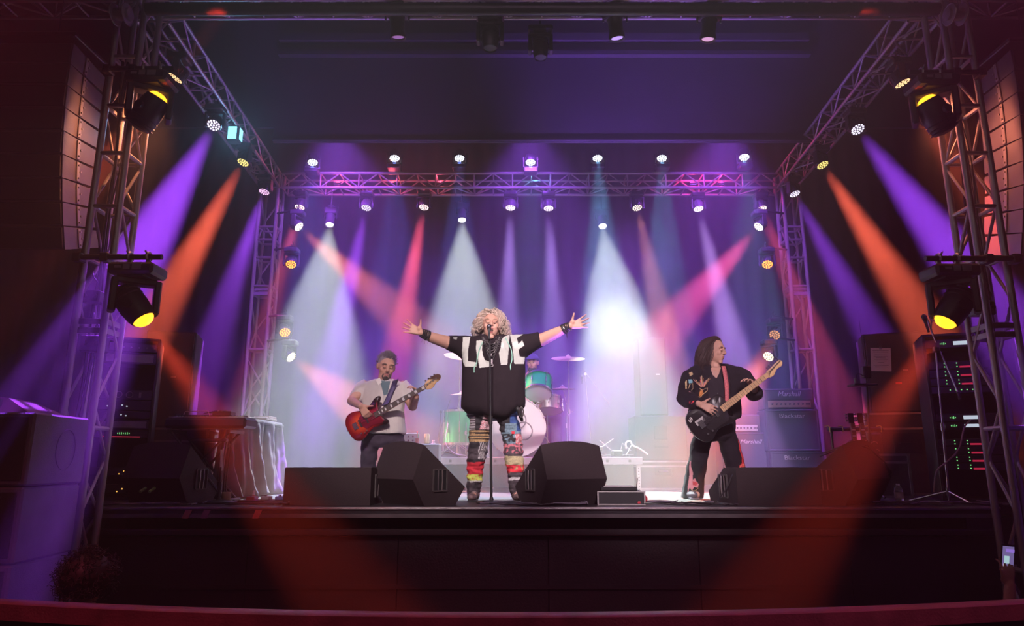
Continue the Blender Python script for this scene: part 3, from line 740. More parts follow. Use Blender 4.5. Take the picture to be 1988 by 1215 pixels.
b = MB(); b.add([(-.35, -.2, 0), (.30, -.2, 0), (.30, .25, 0), (-.35, .25, 0), (-.35, -.1, .16), (.10, -.1, .10), (.10, .15, .10), (-.35, .15, .16)], [(3, 2, 1, 0), (4, 5, 6, 7), (0, 1, 5, 4), (1, 2, 6, 5), (2, 3, 7, 6), (3, 0, 4, 7)]); b.build('cabinet', mat('red_brown_box', (.10, .05, .05), .6), t)
b = MB(); b.box((-.1, -.16, .06), (.4, .02, .06)); b.build('handle', BLACK, t)

# racks
LEDG = glow('led_green', (.25, 1, .3), .9); LEDR = glow('led_red', (1, .05, .12), .8); LEDW = glow('led_white', (.75, .85, 1), .75); LEDO = glow('led_amber', (1, .5, .1), 1.2)
LEDRD = glow('led_red_strip', (1, .04, .12), .45)
def rack(label, x, y, w, d, h, rz, units, z0=0, group='equipment racks'):
    t = thing('equipment_rack', label, 'rack', (x, y, z0), rz, group)
    b = MB(); k = .025
    b.box((-w / 2 + k / 2, 0, h / 2), (k, d, h), bev=.004); b.box((w / 2 - k / 2, 0, h / 2), (k, d, h), bev=.004); b.box((0, 0, h - k / 2), (w, d, k), bev=.004); b.box((0, 0, k / 2), (w, d, k)); b.box((0, d / 2 - .01, h / 2), (w - .04, .01, h - .04))
    b.build('case', BLACK, t)
    z = h - .05
    for (uh, kind) in units:
        z -= uh; f = -d / 2 + .02
        if kind == 'gap': continue
        b = MB(); b.box((0, f + .15, z + uh / 2), (w - .055, .3, uh - .008), bev=.003)
        un = b.build('rack_unit', BLACKM, t); wd = w - .1
        b = MB(); b2 = MB(); mt2 = LEDG
        if kind == 'panel': b.box((0, f - .002, z + uh / 2), (wd, .004, uh * .6)); b.build('faceplate', ALU_DARK, un)
        elif kind == 'knobs':
            for i in range(7): b.cyl((-wd / 2 + wd * i / 6, f, z + uh / 2), (-wd / 2 + wd * i / 6, f - .012, z + uh / 2), .008, n=8)
            b.build('knob_row', mat('grey_knob', (.25, .22, .22), .4), un)
        elif kind == 'ring':
            for xx in (-.06, .03): b.tube([(xx + .028 * cos(a), f - .004, z + uh / 2 + .028 * sin(a)) for a in [2 * pi * i / 18 for i in range(18)]], .004, 5, True)
            b.box((.12, f - .004, z + uh / 2), (.02, .004, .05)); b.build('dial', mat('pale_grey', (.4, .37, .38), .5), un)
        elif kind == 'white':
            for i, xx in enumerate((-.14, -.02, .02)): b.box((xx, f - .002, z + uh * (.4 + .1 * (i % 2))), (.012, .004, .010))
            b.build('indicator', LEDW, un)
        elif kind == 'meter':
            for i in range(7): b.box((-.03 + i * .016, f - .002, z + uh * .6), (.006, .004, .012 + .004 * (i % 3)))
            b.build('indicator', LEDG, un)
            b2.box((.0, f - .002, z + uh * .2), (wd * .8, .003, .006)); b2.build('strip', LEDR, un)
        elif kind == 'amber': b.box((.06, f - .002, z + uh * .5), (.012, .004, .012)); b.box((.02, f - .002, z + uh * .2), (.010, .004, .010)); b.build('indicator', LEDO, un)
        elif kind == 'green':
            for i in range(2):
                for j in range(2): b.box((-.12 + .10 * i, f - .002, z + uh * (.3 + .4 * j)), (.009, .004, .009))
            b.build('indicator', LEDG, un)
            b2.box((.07, f - .002, z + uh * .25), (.14, .004, .016)); b2.build('strip', LEDRD, un)
        elif kind == 'greens':
            for i in range(5): b.box((-.1 + .045 * i, f - .002, z + uh * .5), (.010, .004, .009))
            b.build('indicator', LEDG, un)
        elif kind == 'screen':
            b.box((.04, f - .002, z + uh * .5), (.13, .004, uh * .4)); b.build('screen', LEDW, un)
            for i in range(4): b2.box((-.13 + .014 * i, f - .002, z + uh * .5), (.006, .004, .01 + .006 * (i % 3)))
            b2.build('indicator', LEDG, un)
    return t
zt = at(250, 655, 6.5).z
rack('tall rack of audio gear with dials and small lights behind the keyboard side front tower', px(222, 6.5, 1), 6.75, .50, .55, zt, radians(24),
     [(.09, 'knobs'), (.12, 'panel'), (.13, 'gap'), (.11, 'gap'), (.10, 'ring'), (.10, 'white'), (.08, 'white'), (.10, 'panel'), (.08, 'meter'), (.16, 'gap'), (.1, 'gap'), (.08, 'amber'), (.08, 'gap'), (.08, 'amber')])
zt = at(1870, 648, 6.4).z
rack('tall rack full of green and red indicator lights behind the rack side front tower', px(1884, 6.4, 1), 6.6, .56, .55, zt, radians(-22),
     [(.09, 'screen'), (.12, 'gap'), (.08, 'green'), (.08, 'green'), (.08, 'green'), (.07, 'greens'), (.18, 'gap'), (.08, 'screen'), (.07, 'screen'), (.08, 'gap'), (.07, 'green'), (.08, 'green'), (.07, 'green'), (.07, 'green')])
# tall speakers with road cases
def road_case(label, x, y, w, d, h, rz, z0=0, group='road cases'):
    t = crate('road_case', label, 'road case', x, y, w, d, z0, h, rz, CABR, group, edges=True)
    b = MB(); b.box((0, -d / 2 - .004, h * .62), (w * .34, .008, h * .24), bev=.003); b.box((0, -d / 2 - .012, h * .62), (w * .2, .012, .02), bev=.004); b.build('latch_plate', BLACKM, t)
    b = MB(); b.box((0, 0, h * .80), (w + .012, d + .012, .022)); b.build('lid_seam', ALU_DARK, t)
    return t
def tall_speaker(label, x, y, w, d, h, rz, z0, group='tall speakers at the sides'):
    t = crate('tall_speaker', label, 'speaker', x, y, w, d, z0, h, rz, CAB, group)
    b = MB(); b.box((0, -d / 2 - .004, h / 2), (w * .92, .012, h * .96), bev=.004); b.build('grille', GRILL, t)
    b = MB(); b.box((.06, -d / 2 - .013, h * .52), (.05, .006, .018)); b.build('badge', ALU_DARK, t)
    return t
zc = at(300, 830, 7.3).z; zt = at(287, 641, 7.3).z
road_case('black road case under the tall speaker beside the keyboard', px(322, 7.3, .5), 7.6, .66, .6, zc, radians(14))
tall_speaker('tall black speaker on a road case catching the red beam beside the keyboard', px(307, 7.3, 1.2), 7.6, .50, .52, zt - zc, radians(16), zc)
zc = at(1740, 800, 7.45).z; zt = at(1775, 642, 7.4).z
road_case('black road case under the tall speaker with the paper sheet', px(1785, 7.4, .4), 7.75, .80, .6, zc, radians(-14))
ts = tall_speaker('tall black speaker with a white paper sheet clipped to it beside the amp side rack', px(1772, 7.4, 1.3), 7.75, .66, .55, zt - zc, radians(-20), zc)
b = MB(); b.box((-.02, -.275 - .009, 0), (.06, .006, .02)); b.build('red_badge', mat('red_badge', (.8, .06, .08), .5), ts, M=T((0, 0, (zt - zc) * .36)))
sheet = thing('paper_sheet', 'white printed paper sheet clipped to the tall speaker', 'paper', M=T((px(1772, 7.4, 1.3), 7.75, zc)) @ RZ(radians(-20)) @ T((-.17, -.30, (zt - zc) * .66)) @ RY(radians(4)))
b = MB(); b.box((0, 0, 0), (.20, .002, .26)); b.build('sheet', WHITEP, sheet)
INK = mat('grey_ink', (.25, .22, .28), .8, namt=0)
for i, wl in enumerate((.16, .15, 0, .12, .14, .10, .13, .11, .06, 0, .15, .12)):
    if wl:
        b = MB(); b.box((.0, -.0015, .10 - .0165 * i), (wl, .001, .004)); b.build('printed_line', INK, sheet)
b = MB(); b.box((0, -.004, .125), (.03, .012, .02), bev=.003); b.tube([(-.01, -.004, .135), (-.012, -.006, .155), (.012, -.006, .155), (.01, -.004, .135)], .002, 5); b.build('clip', STEEL, sheet)
road_case('low black case beside the water bottle in front of the tall speaker', px(1738, 6.9, .2), 7.05, .34, .3, at(1720, 880, 6.7).z, radians(-8))
# centre stack behind the guitarist
zc = .36; z2 = at(1280, 808, 9.0).z; z3 = at(1265, 657, 9.0).z
road_case('wide black road case under the subwoofer behind the guitarist', px(1283, 9.0, .2), 9.1, .62, .5, zc, 0)
t = crate('subwoofer', 'square subwoofer with a recessed handle under the slim column speaker', 'speaker', px(1279, 9.0, .6), 9.1, .66, .5, zc, z2 - zc, 0, CAB)
b = MB(); b.box((0, -.252, (z2 - zc) * .62), (.17, .01, .17), bev=.004); b.box((0, -.258, (z2 - zc) * .3), (.17, .01, .03)); b.build('handle_recess', mat('deep_black', (.004, .004, .005)), t)
tall_speaker('slim column speaker standing on the square subwoofer in the violet haze', px(1265, 9.0, 1.4), 9.1, .36, .4, z3 - z2, 0, z2)

# ------------------------------------------------------------------ guitar amplifiers
def text(s_, size, M, m, parent, name='lettering', ext=.002, shear=0.0, xs=1.0):
    c = bpy.data.curves.new(name, 'FONT'); c.body = s_; c.size = size; c.extrude = ext; c.align_x = 'CENTER'; c.align_y = 'CENTER'; c.shear = shear; c.resolution_u = 3
    o = bpy.data.objects.new(name, c); COL.objects.link(o)
    dg = bpy.context.evaluated_depsgraph_get(); me = bpy.data.meshes.new_from_object(o.evaluated_get(dg)); bpy.data.objects.remove(o)
    o = bpy.data.objects.new(name, me); COL.objects.link(o); me.materials.clear(); me.materials.append(m)
    if parent is not None: o.parent = parent
    o.matrix_basis = M @ Matrix.Diagonal((xs, 1, 1, 1))
    return o
LOGO = mat('white_logo', (.85, .85, .85), .4, namt=0)
GOLD = mat('gold_panel', (.62, .52, .36), .35, .5)
def amp_head(label, x, y, z0, w, h, d, rz, logo=None, panel=GOLD):
    t = thing('amplifier_head', label, 'amplifier', (x, y, z0), rz, 'guitar amplifier heads')
    b = MB(); b.box((0, 0, h / 2), (w, d, h), bev=.012); b.build('shell', TOLEX, t)
    b = MB(); b.box((0, -d / 2 - .002, h * .70), (w * .93, .008, h * .45)); b.build('grille', CLOTHG, t)
    b = MB(); b.box((0, -d / 2 - .004, h * .25), (w * .84, .012, h * .33), bev=.003); p = b.build('control_panel', panel, t)
    for i in range(8):
        kx = -w * .34 + w * .60 * i / 7
        k = inst('ampknob', lambda b: b.cyl((0, 0, 0), (0, -.014, 0), .0115, .009, n=10), 'knob', BLACK, p, T((kx, -d / 2 - .010, h * .25)))
    for i in range(3): inst('ampsw', lambda b: b.box((0, -.005, 0), (.014, .01, .02), bev=.002), 'switch', BLACKM, p, T((w * .33 + i * .018, -d / 2 - .010, h * .25)))
    b = MB(); b.tube([(-.1, 0, h), (-.09, 0, h + .015), (.09, 0, h + .015), (.1, 0, h)], .006, 6); b.build('handle', RUBBER, t)
    b = MB()
    for sx in (-1, 1):
        for sz in (0, 1): b.box((sx * (w / 2 - .012), -d / 2 + .01, sz * h), (.03, .03, .03), bev=.008)
    if logo: text(logo, h * .36, T((0, -d / 2 - .008, h * .74)) @ RX(pi / 2), LOGO, t, shear=.35, xs=.9)
    return t
def amp_cab(label, x, y, z0, w, h, d, rz, logo=None, ls=.075, lx=0, shear=0):
    t = thing('speaker_cabinet', label, 'amplifier cabinet', (x, y, z0), rz, 'guitar speaker cabinets')
    b = MB(); b.box((0, .01, h / 2), (w, d - .02, h), bev=.012); b.build('shell', TOLEX, t)
    b = MB(); k = .025
    for (cx, cz, sx, sz) in ((0, k / 2, w, k), (0, h - k / 2, w, k), (-w / 2 + k / 2, h / 2, k, h), (w / 2 - k / 2, h / 2, k, h)): b.box((cx, -d / 2 + .005, cz), (sx, .03, sz), bev=.005)
    b.build('front_frame', TOLEX, t)
    b = MB(); b.box((0, -d / 2 + .004, h / 2), (w - .05, .01, h - .05)); b.build('grille_cloth', CLOTHG, t)
    if logo: text(logo, ls, T((lx, -d / 2 - .003, h * .84)) @ RX(pi / 2), LOGO, t, shear=shear, xs=1.15)
    return t
D = 8.6; xa = px(1541, D, .75); wA = 100 / 1325 * (D * .977 + .15)
zA = [at(1540, v, D).z for v in (950, 876, 794, 754)]
amp_cab('lower of the two large black speaker cabinets stacked behind the guitarist', xa + .02, D + .18, 0, wA + .01, zA[1] - .004, .36, radians(-3), 'Blackstar', .075)
amp_cab('upper of the two large black speaker cabinets stacked behind the guitarist', xa, D + .18, zA[1], wA, zA[2] - zA[1] - .004, .36, radians(-3), 'Blackstar', .075)
amp_head('black amplifier head with a gold knob panel on top of the two stacked cabinets', xa - .01, D + .16, zA[2], wA - .02, zA[3] - zA[2], .26, radians(-3), 'Marshall')
D = 8.75; xb = px(1448, D, .6)
zB_ = [at(1450, v, D).z for v in (839, 804)]
amp_cab('shorter black speaker cabinet with pale trim half hidden behind the guitarist', xb, D + .18, 0, 88 / 1325 * D, zB_[0] - .004, .34, 0, 'Marshall', .07, .06, .35)
amp_head('small amplifier head with a white knob panel half hidden behind the guitarist', xb - .04, D + .16, zB_[0], 78 / 1325 * D, zB_[1] - zB_[0], .22, 0, None, mat('cream_panel', (.8, .78, .74), .4))
# microphone hanging before the upper cabinet
def mic_body(b, M):
    b.lathe([(.001, 0), (.010, .0), (.0115, .02), (.013, .10), (.017, .125), (.021, .13)], 12, M)
    b.sph((0, 0, .152), (.025, .025, .028), 14, 10, M)
def mic_stand(name, label, base, top, boom=None, mic=None, group='microphone stands', round_base=False, r=.011, m=BLACKM, legs=3, lr=.28, micm=BLACK):
    t = thing(name, label, 'microphone stand', base, group=group); B = V(base)
    tp = V(top) - B; mid = tp * .5
    if round_base:
        b = MB(); b.lathe([(.001, .0), (.13, .0), (.13, .012), (.11, .022), (.02, .03), (.016, .05), (.001, .05)], 28); b.build('base', m, t)
    else:
        for i in range(legs):
            a = 2 * pi * i / legs + .5; strut('leg', (0, 0, .10), (lr * cos(a), lr * sin(a), .012), .009, m, t)
        b = MB(); b.cyl((0, 0, .06), (0, 0, .13), .018, n=10); b.build('leg_hub', m, t)
    b = MB(); b.cyl((0, 0, .02), mid, r, n=12); b.build('lower_tube', m, t)
    b = MB(); b.cyl(mid, tp, r * .72, n=12); b.build('upper_tube', m, t)
    b = MB(); b.cyl(mid - V((0, 0, .04)), mid + V((0, 0, .03)), r * 1.6, n=12); b.build('clutch', m, t)
    end = tp
    if boom is not None:
        e0, e1 = V(boom[0]) - B, V(boom[1]) - B
        b = MB(); b.cyl(e0, e1, r * .7, n=8); b.build('boom', m, t)
        b = MB(); b.cyl(tp - V((0, .02, 0)), tp + V((0, .02, 0)), .02, n=10); b.build('boom_joint', m, t); end = e1
    return t
def microphone(label, p, d, group='microphones', sc=1.0, ball=None):
    t = thing('microphone', label, 'microphone', M=T(V(p)) @ V(d).to_track_quat('Z', 'Y').to_matrix().to_4x4() @ Matrix.Scale(sc, 4), group=group)
    b = MB(); b.lathe([(.001, 0), (.010, .0), (.0115, .02), (.014, .10), (.018, .128), (.022, .132), (.022, .142), (.001, .142)], 14); b.build('handle', BLACK, t)
    b = MB(); b.sph((0, 0, .162), (.026, .026, .028), 16, 12); b.build('grille_ball', ball or mat('mic_grille', (.12, .12, .14), .35, .8, 400, .4), t)
    return t

# ------------------------------------------------------------------ keyboard corner
KD = 6.18
kz = at(390, 832, KD).z
t = thing('keyboard', 'black stage keyboard lit red at the near end of the draped table', 'keyboard', (xat(385, kz, KD), KD + .17, kz))
b = MB(); b.box((.04, 0, .055), (.74, .30, .095), bev=.028); b.build('body', BLACK, t)
b = MB(); b.box((.04, -.03, .106), (.68, .18, .01)); b.build('key_bed', mat('white_keys', (.7, .68, .66), .4), t)
for i in range(24):
    inst('bkey', lambda b: b.box((0, 0, 0), (.010, .09, .014)), 'black_key', BLACK, t, T((-.28 + i * .027, .01, .118)))
b = MB(); b.tube([(-.20, -.05, .13), (-.19, -.05, .16), (.02, -.05, .165), (.04, -.05, .12)], .004, 6); b.build('cable_loop', mat('pale_cable', (.6, .55, .6), .4), t)
t = thing('control_box', 'small black box with cables on top of the keyboard', 'control box', (xat(410, kz, KD) + .02, KD + .2, kz + .125))
b = MB(); b.box((0, 0, .02), (.17, .12, .04), bev=.006); b.build('case', BLACK, t)
b = MB()
for i in range(4): b.cyl((-.06 + .04 * i, 0, .04), (-.06 + .04 * i, 0, .055), .008, n=8)
b.build('knob_row', mat('grey_knob', (.25, .22, .22)), t)
t = thing('keyboard_stand', 'black crossed leg stand under the stage keyboard', 'stand', (xat(385, kz, KD), KD + .17, 0))
for s_ in (-1, 1):
    for yy in (-.12, .12): strut('leg', (s_ * .28, yy, 0.01), (-s_ * .26, yy, kz - .03), .012, BLACKM, t)
    b = MB(); b.box((s_ * .27, 0, kz - .02), (.03, .34, .03), bev=.004); b.box((s_ * .28, 0, .012), (.03, .36, .022), bev=.004); b.build('cross_bar', BLACKM, t)
b = MB(); b.box((.08, -.1, kz - .10), (.32, .06, .03), bev=.01); b.build('shelf', BLACKM, t)
# draped table
tz = at(440, 806, 6.4).z; X0, X1, Y0, Y1 = -3.30, -2.66, 6.56, 7.98
t = thing('folding_table', 'folding table wholly covered by a dark cloth beside the keyboard', 'table', ((X0 + X1) / 2, (Y0 + Y1) / 2, 0))
b = MB(); b.box((0, .08, tz - .025), (.66, 1.36, .03), bev=.006); b.build('table_top', BLACK, t)
for sx in (-1, 1):
    for sy in (-1, 1): strut('leg', (sx * .26, sy * .6 + .1, 0), (sx * .26, sy * .6 + .1, tz - .04), .014, BLACKM, t)
def cloth_mesh():
    nu, nv = 150, 26; vs = []; fs = []
    P = [(X0, Y1), (X0, Y0), (X1, Y0), (X1, Y1)]
    # open skirt: near end and stage side and rear
    path = []
    per = [(X1 - .10, Y0 - .01), (X1, Y0), (X1, Y1), (X0, Y1)]
    seg = [(per[i], per[i + 1]) for i in range(3)]; L = [sqrt((b_[0] - a_[0]) ** 2 + (b_[1] - a_[1]) ** 2) for a_, b_ in seg]; tot = sum(L)
    for i in range(nu + 1):
        s0 = tot * i / nu; k = 0
        while k < 2 and s0 > L[k]: s0 -= L[k]; k += 1
        a_, b_ = seg[k]; q = s0 / L[k]; x = a_[0] + (b_[0] - a_[0]) * q; y = a_[1] + (b_[1] - a_[1]) * q
        n = V((b_[1] - a_[1], -(b_[0] - a_[0]), 0)).normalized()
        path.append((x, y, n, tot * i / nu))
    for j in range(nv + 1):
        q = j / nv
        for (x, y, n, s0) in path:
            z = tz * (1 - q) + .012
            f = q ** .8 * (.055 * sin(s0 * 17 + 1.2 * sin(q * 3)) + .03 * sin(s0 * 41 + 2) * (1 - .3 * q)) + .10 * q * q + .012 * noise.noise(V((s0 * 6, q * 9, 3)))
            vs.append((x + n.x * f, y + n.y * f, z + (.01 * sin(s0 * 9) if j == nv else 0)))
    w = nu + 1
    for j in range(nv):
        for i in range(nu): a = j * w + i; fs.append((a, a + 1, a + w + 1, a + w))
    # top
    top = len(vs); vs += [(X0 + .1, Y0, tz + .014), (X1, Y0, tz + .014), (X1, Y1, tz + .014), (X0, Y1, tz + .014)]; fs.append((top, top + 1, top + 2, top + 3))
    b = MB(); b.add(vs, fs); return b
o = cloth_mesh().build('table_cloth', mat('dark_table_cloth', (0.085, 0.075, 0.08), 0.95, 0, 20, .2, .4, 300, sheen=.3), None, 60)
tag(o, 'dark cloth hanging in folds over the long table beside the keyboard', 'cloth'); md = o.modifiers.new('thick', 'SOLIDIFY'); md.thickness = .006
t = thing('folded_towel', 'pale folded towel on the far corner of the draped table', 'towel', (X1 - .14, Y1 - .25, tz + .02))
b = MB(); b.box((0, 0, .02), (.22, .34, .035), bev=.014); b.box((.02, .04, .045), (.17, .24, .02), bev=.009); b.build('towel', mat('pale_towel', (.6, .56, .5), .95, 0, 30, .2, .5, 120), t)
# cables off the table corner
cc = thing('cable_bundle', 'bundle of cables falling over the near corner of the draped table', 'cables', (X1, Y0, tz))
for k, m_ in enumerate((RUBBER, mat('blue_cable', (.25, .3, .8), .4), mat('pale_cable', (.6, .55, .6)), RUBBER, RUBBER)):
    pts = [(-.30 + .05 * k, .05, .03), (-.12, -.02, .05), (-.02 + .014 * k, -.10, .0), (.0 + .02 * k - .02, -.12, -.2), (-.03 + .02 * k, -.14, -.45 - .04 * k), (-.05 + .03 * k, -.14, -tz + .02), (-.2 + .1 * k, -.3, -tz + .012)]
    b = MB(); b.tube(smooth_path(pts), .005, 6); b.build('cable', m_, cc)
# short microphone stand with a white tube
p0 = V((xat(424, 0, 6.05), 6.05, 0))
t = mic_stand('short_stand', 'short black stand with a bright white tube on top before the keyboard', p0, p0 + V((-.005, 0, .30)), round_base=True, r=.013, group='short stands')
b = MB(); b.cyl((-.005, 0, .30), (-.015, 0, .45), .010, n=8); b.cyl((.004, 0, .27), (.0, 0, .46), .005, n=6); b.build('white_tube', mat('white_tube', (.85, .85, .9), .3), t)
t = thing('tape_roll', 'tan cardboard tube standing beside the short stand on the stage floor', 'roll', (xat(432, 0, 6.05), 6.12, 0))
b = MB(); b.lathe([(.02, 0), (.038, 0), (.038, .09), (.02, .09)], 18, close=True); b.build('ring', mat('tan_card', (.55, .38, .24), .8), t)
t = thing('cone_cup', 'small white cone with a red patch standing among cables by the draped table', 'cup', (xat(491, 0, 6.1), 6.1, 0))
b = MB(); b.lathe([(.025, 0), (.022, .02), (.006, .10), (.004, .105)], 14); b.build('cone', WHITEP, t)
b = MB(); b.lathe([(.0225, .03), (.0145, .065)], 14); b.build('red_band', mat('red_print', (.8, .1, .06), .5), t)
t = thing('pedal_board', 'flat black pedal board lying among cables by the draped table', 'pedal board', (xat(515, 0, 6.0), 6.02, 0), radians(3))
b = MB(); b.box((0, 0, .018), (.42, .20, .03), bev=.006); b.build('board', BLACKM, t)
for i, c in enumerate(((.5, .1, .12), (.6, .6, .62), (.15, .2, .5))):
    b = MB(); b.box((-.12 + .12 * i, 0, .045), (.07, .11, .03), bev=.006); p = b.build('pedal', mat('pedal_%s' % 'abc'[i], c, .4), t); tag(p, ('red pedal', 'silver pedal', 'blue pedal')[i])
    b = MB(); b.cyl((-.12 + .12 * i, -.03, .06), (-.12 + .12 * i, -.03, .07), .01, n=8); b.build('footswitch', STEEL, p)
# ------------------------------------------------------------------ drum riser
RZ0 = 0.40
RX0, RX1 = xat(850, .4, 8.2), xat(1247, .4, 8.2)
rs = thing('drum_riser', 'low wide drum riser platform with a pale edge', 'riser', ((RX0 + RX1) / 2, 9.2, 0))
hw = (RX1 - RX0) / 2
RISM = mat('riser_deck', (.04, .036, .045), .6, 0, 5, .2, .2, 60)
b = MB(); b.box((0, 0, RZ0 - .012), (2 * hw, 2.0, .024), bev=.003); b.build('deck', RISM, rs)
b = MB(); 
b.box((0, -.995, RZ0 - .045), (2 * hw, .03, .085), bev=.004)
b.build('edge_frame', mat('riser_frame', (.24, .21, .26), .45, .5, 8, .2), rs)
b = MB(); b.box((0, -.96, RZ0 - .22), (2 * hw - .2, .01, .26)); b.build('skirt', DRAPE, rs)
for i in range(9):
    b = MB(); b.box((-hw + .15 + (2 * hw - .3) * i / 8, -1.012, RZ0 - .045), (.03, .006, .03), bev=.003); b.build('latch', BLACKM, rs)
for sx in (-1, 0, 1):
    for sy in (-1, 1):
        b = MB(); b.box((sx * (hw - .04), sy * .93, (RZ0 - .09) / 2), (.045, .045, RZ0 - .09), bev=.004); p = b.build('leg', mat('pale_leg', (.5, .48, .5), .4, .4), rs)
        if sx == 1 and sy == -1:
            b = MB()
            for i in range(8): b.cyl((sx * (hw - .04), -.953, .03 + .034 * i), (sx * (hw - .04), -.956, .03 + .034 * i), .007, n=8)
            b.build('peg_hole', mat('deep_black', (.004, .004, .005)), p)

# ------------------------------------------------------------------ drums
GREEN = mat('green_sparkle', (.0, .24, .08), .25, .1, 420, .5, .15, 600)
HEADM = mat('drum_head', (.86, .82, .84), .5, 0, 5, .05)
HEADV = mat('clear_drum_head', (.75, .62, .78), .35, 0, 5, .05)
CYMB = mat('bronze_cymbal', (.62, .42, .36), .28, .85, 30, .15)
def drum(name, label, M, r, depth, nlug=8, both=True, hoop=STEEL, head=HEADV, shell=GREEN):
    t = thing(name, label, 'drum', M=M, group=None)
    b = MB(); b.lathe([(r - .008, 0), (r, 0), (r, depth), (r - .008, depth)], 36, close=True); b.build('shell', shell, t)
    for z, lb in ((0, 0), (depth, 1)):
        b = MB(); b.lathe([(r + .004, z - .012), (r + .012, z - .012), (r + .012, z + .014), (r + .002, z + .014)], 36, close=True); b.build('hoop', hoop, t)
        b = MB(); b.lathe([(r + .003, z - .0015), (r + .003, z + .0015)], 36); h = b.build('drum_head', head, t)
    for i in range(nlug):
        a = 2 * pi * i / nlug
        def lug(b):
            b.box((r + .010, 0, depth * .5), (.02, .018, depth * .34), bev=.005); b.cyl((r + .013, 0, 0), (r + .013, 0, depth), .0035, n=6)
            for z in (0, depth): b.box((r + .014, 0, z), (.012, .016, .02))
        inst(('lug', round(r, 3), depth), lug, 'lug', STEEL, t, RZ(a))
    return t
# bass drum faces the hall
bp = at(1004, 828, 8.45)
R_ = .335
bdm = drum('bass_drum', 'large bass drum with a white front head marked with three interlocked rings', T(V((bp.x, 8.30, RZ0 + R_ + .015))) @ RX(-pi / 2), R_, .38, 8, hoop=mat('white_hoop', (.75, .72, .74), .35, 0, 5, .05), head=HEADM)
rm = mat('grey_ring_print', (.16, .13, .16), .6, namt=0)
for (cx, cz) in ((0, .085), (-.075, -.045), (.075, -.045)):
    b = MB(); b.tube([(cx + .105 * cos(a), -(cz + .105 * sin(a)), -.004) for a in [2 * pi * i / 40 for i in range(40)]], .0075, 6, True); b.build('ring_emblem', rm, bdm)
b = MB(); b.cyl((.0, .02, -.010), (.0, .02, .02), .05, n=20); b.build('port_hole', mat('port_grey', (.3, .22, .35), .6), bdm)
for s_ in (-1, 1): strut('spur', (s_ * R_, .1, .12), (s_ * (R_ + .14), R_ + .01, .02), .008, STEEL, bdm)
for s_ in (-1, 1):
    for q in (.55, 1.0):
        b = MB(); b.box((0, 0, 0), (.03, .012, .05)); a = q; b.cyl((0, -.012, 0), (0, -.012, .12), .004, n=6)
        b.build('claw', STEEL, bdm, M=None).matrix_basis = T((s_ * (R_ + .01) * cos(a - .2), -(R_ + .01) * sin(a - .2), 0)) @ RZ(-s_ * 0)
# rack tom
rt = at(1045, 752, 8.55)
drum('rack_tom', 'green sparkle rack tom tilted above the bass drum', T(at(1045, 763, 8.42)) @ RX(radians(-33)) @ RY(radians(4)), .160, .22, 6)
t = thing('tom_mount', 'chrome mount post carrying the rack tom', 'drum hardware', (rt.x - .05, 8.62, RZ0 + 2 * R_))
b = MB(); b.cyl((0, 0, -.02), (0, 0, .25), .013, n=10); b.cyl((0, 0, .22), (.10, 0, .26), .010, n=8); b.build('post', STEEL, t)
# second drum (chrome snare side) right of bass drum
sn = at(1062, 786, 8.75)
drum('snare_drum', 'chrome shelled snare drum beside the bass drum with a violet lit lower head', T(at(1064, 797, 8.66)) @ RX(radians(-14)), .175, .15, 8, shell=STEEL)
ssn = thing('snare_stand', 'chrome snare stand under the chrome drum', 'drum stand', (sn.x, 8.80, RZ0))
for i in range(3):
    a = 2 * pi * i / 3 + .3; strut('leg', (0, 0, .16), (.20 * cos(a), .20 * sin(a), .012), .008, STEEL, ssn)
strut('post', (0, 0, .05), (0, 0, sn.z - RZ0 - .11), .011, STEEL, ssn)
# floor tom
ft = at(893, 862, 8.5)
ftm = drum('floor_tom', 'tall green sparkle floor tom on chrome legs at the bass side of the kit', T(V((ft.x, 8.6, RZ0 + .16))), .20, .40, 8)
for i in range(3):
    a = 2 * pi * i / 3 - 1.2; b = MB(); b.tube([(.215 * cos(a), .215 * sin(a), .25), (.22 * cos(a), .22 * sin(a), -.1), (.25 * cos(a), .25 * sin(a), -.155)], .007, 8); b.build('leg', STEEL, ftm)
    b = MB(); b.box((.215 * cos(a), .215 * sin(a), .13), (.035, .035, .05), bev=.006); b.build('leg_bracket', STEEL, ftm)
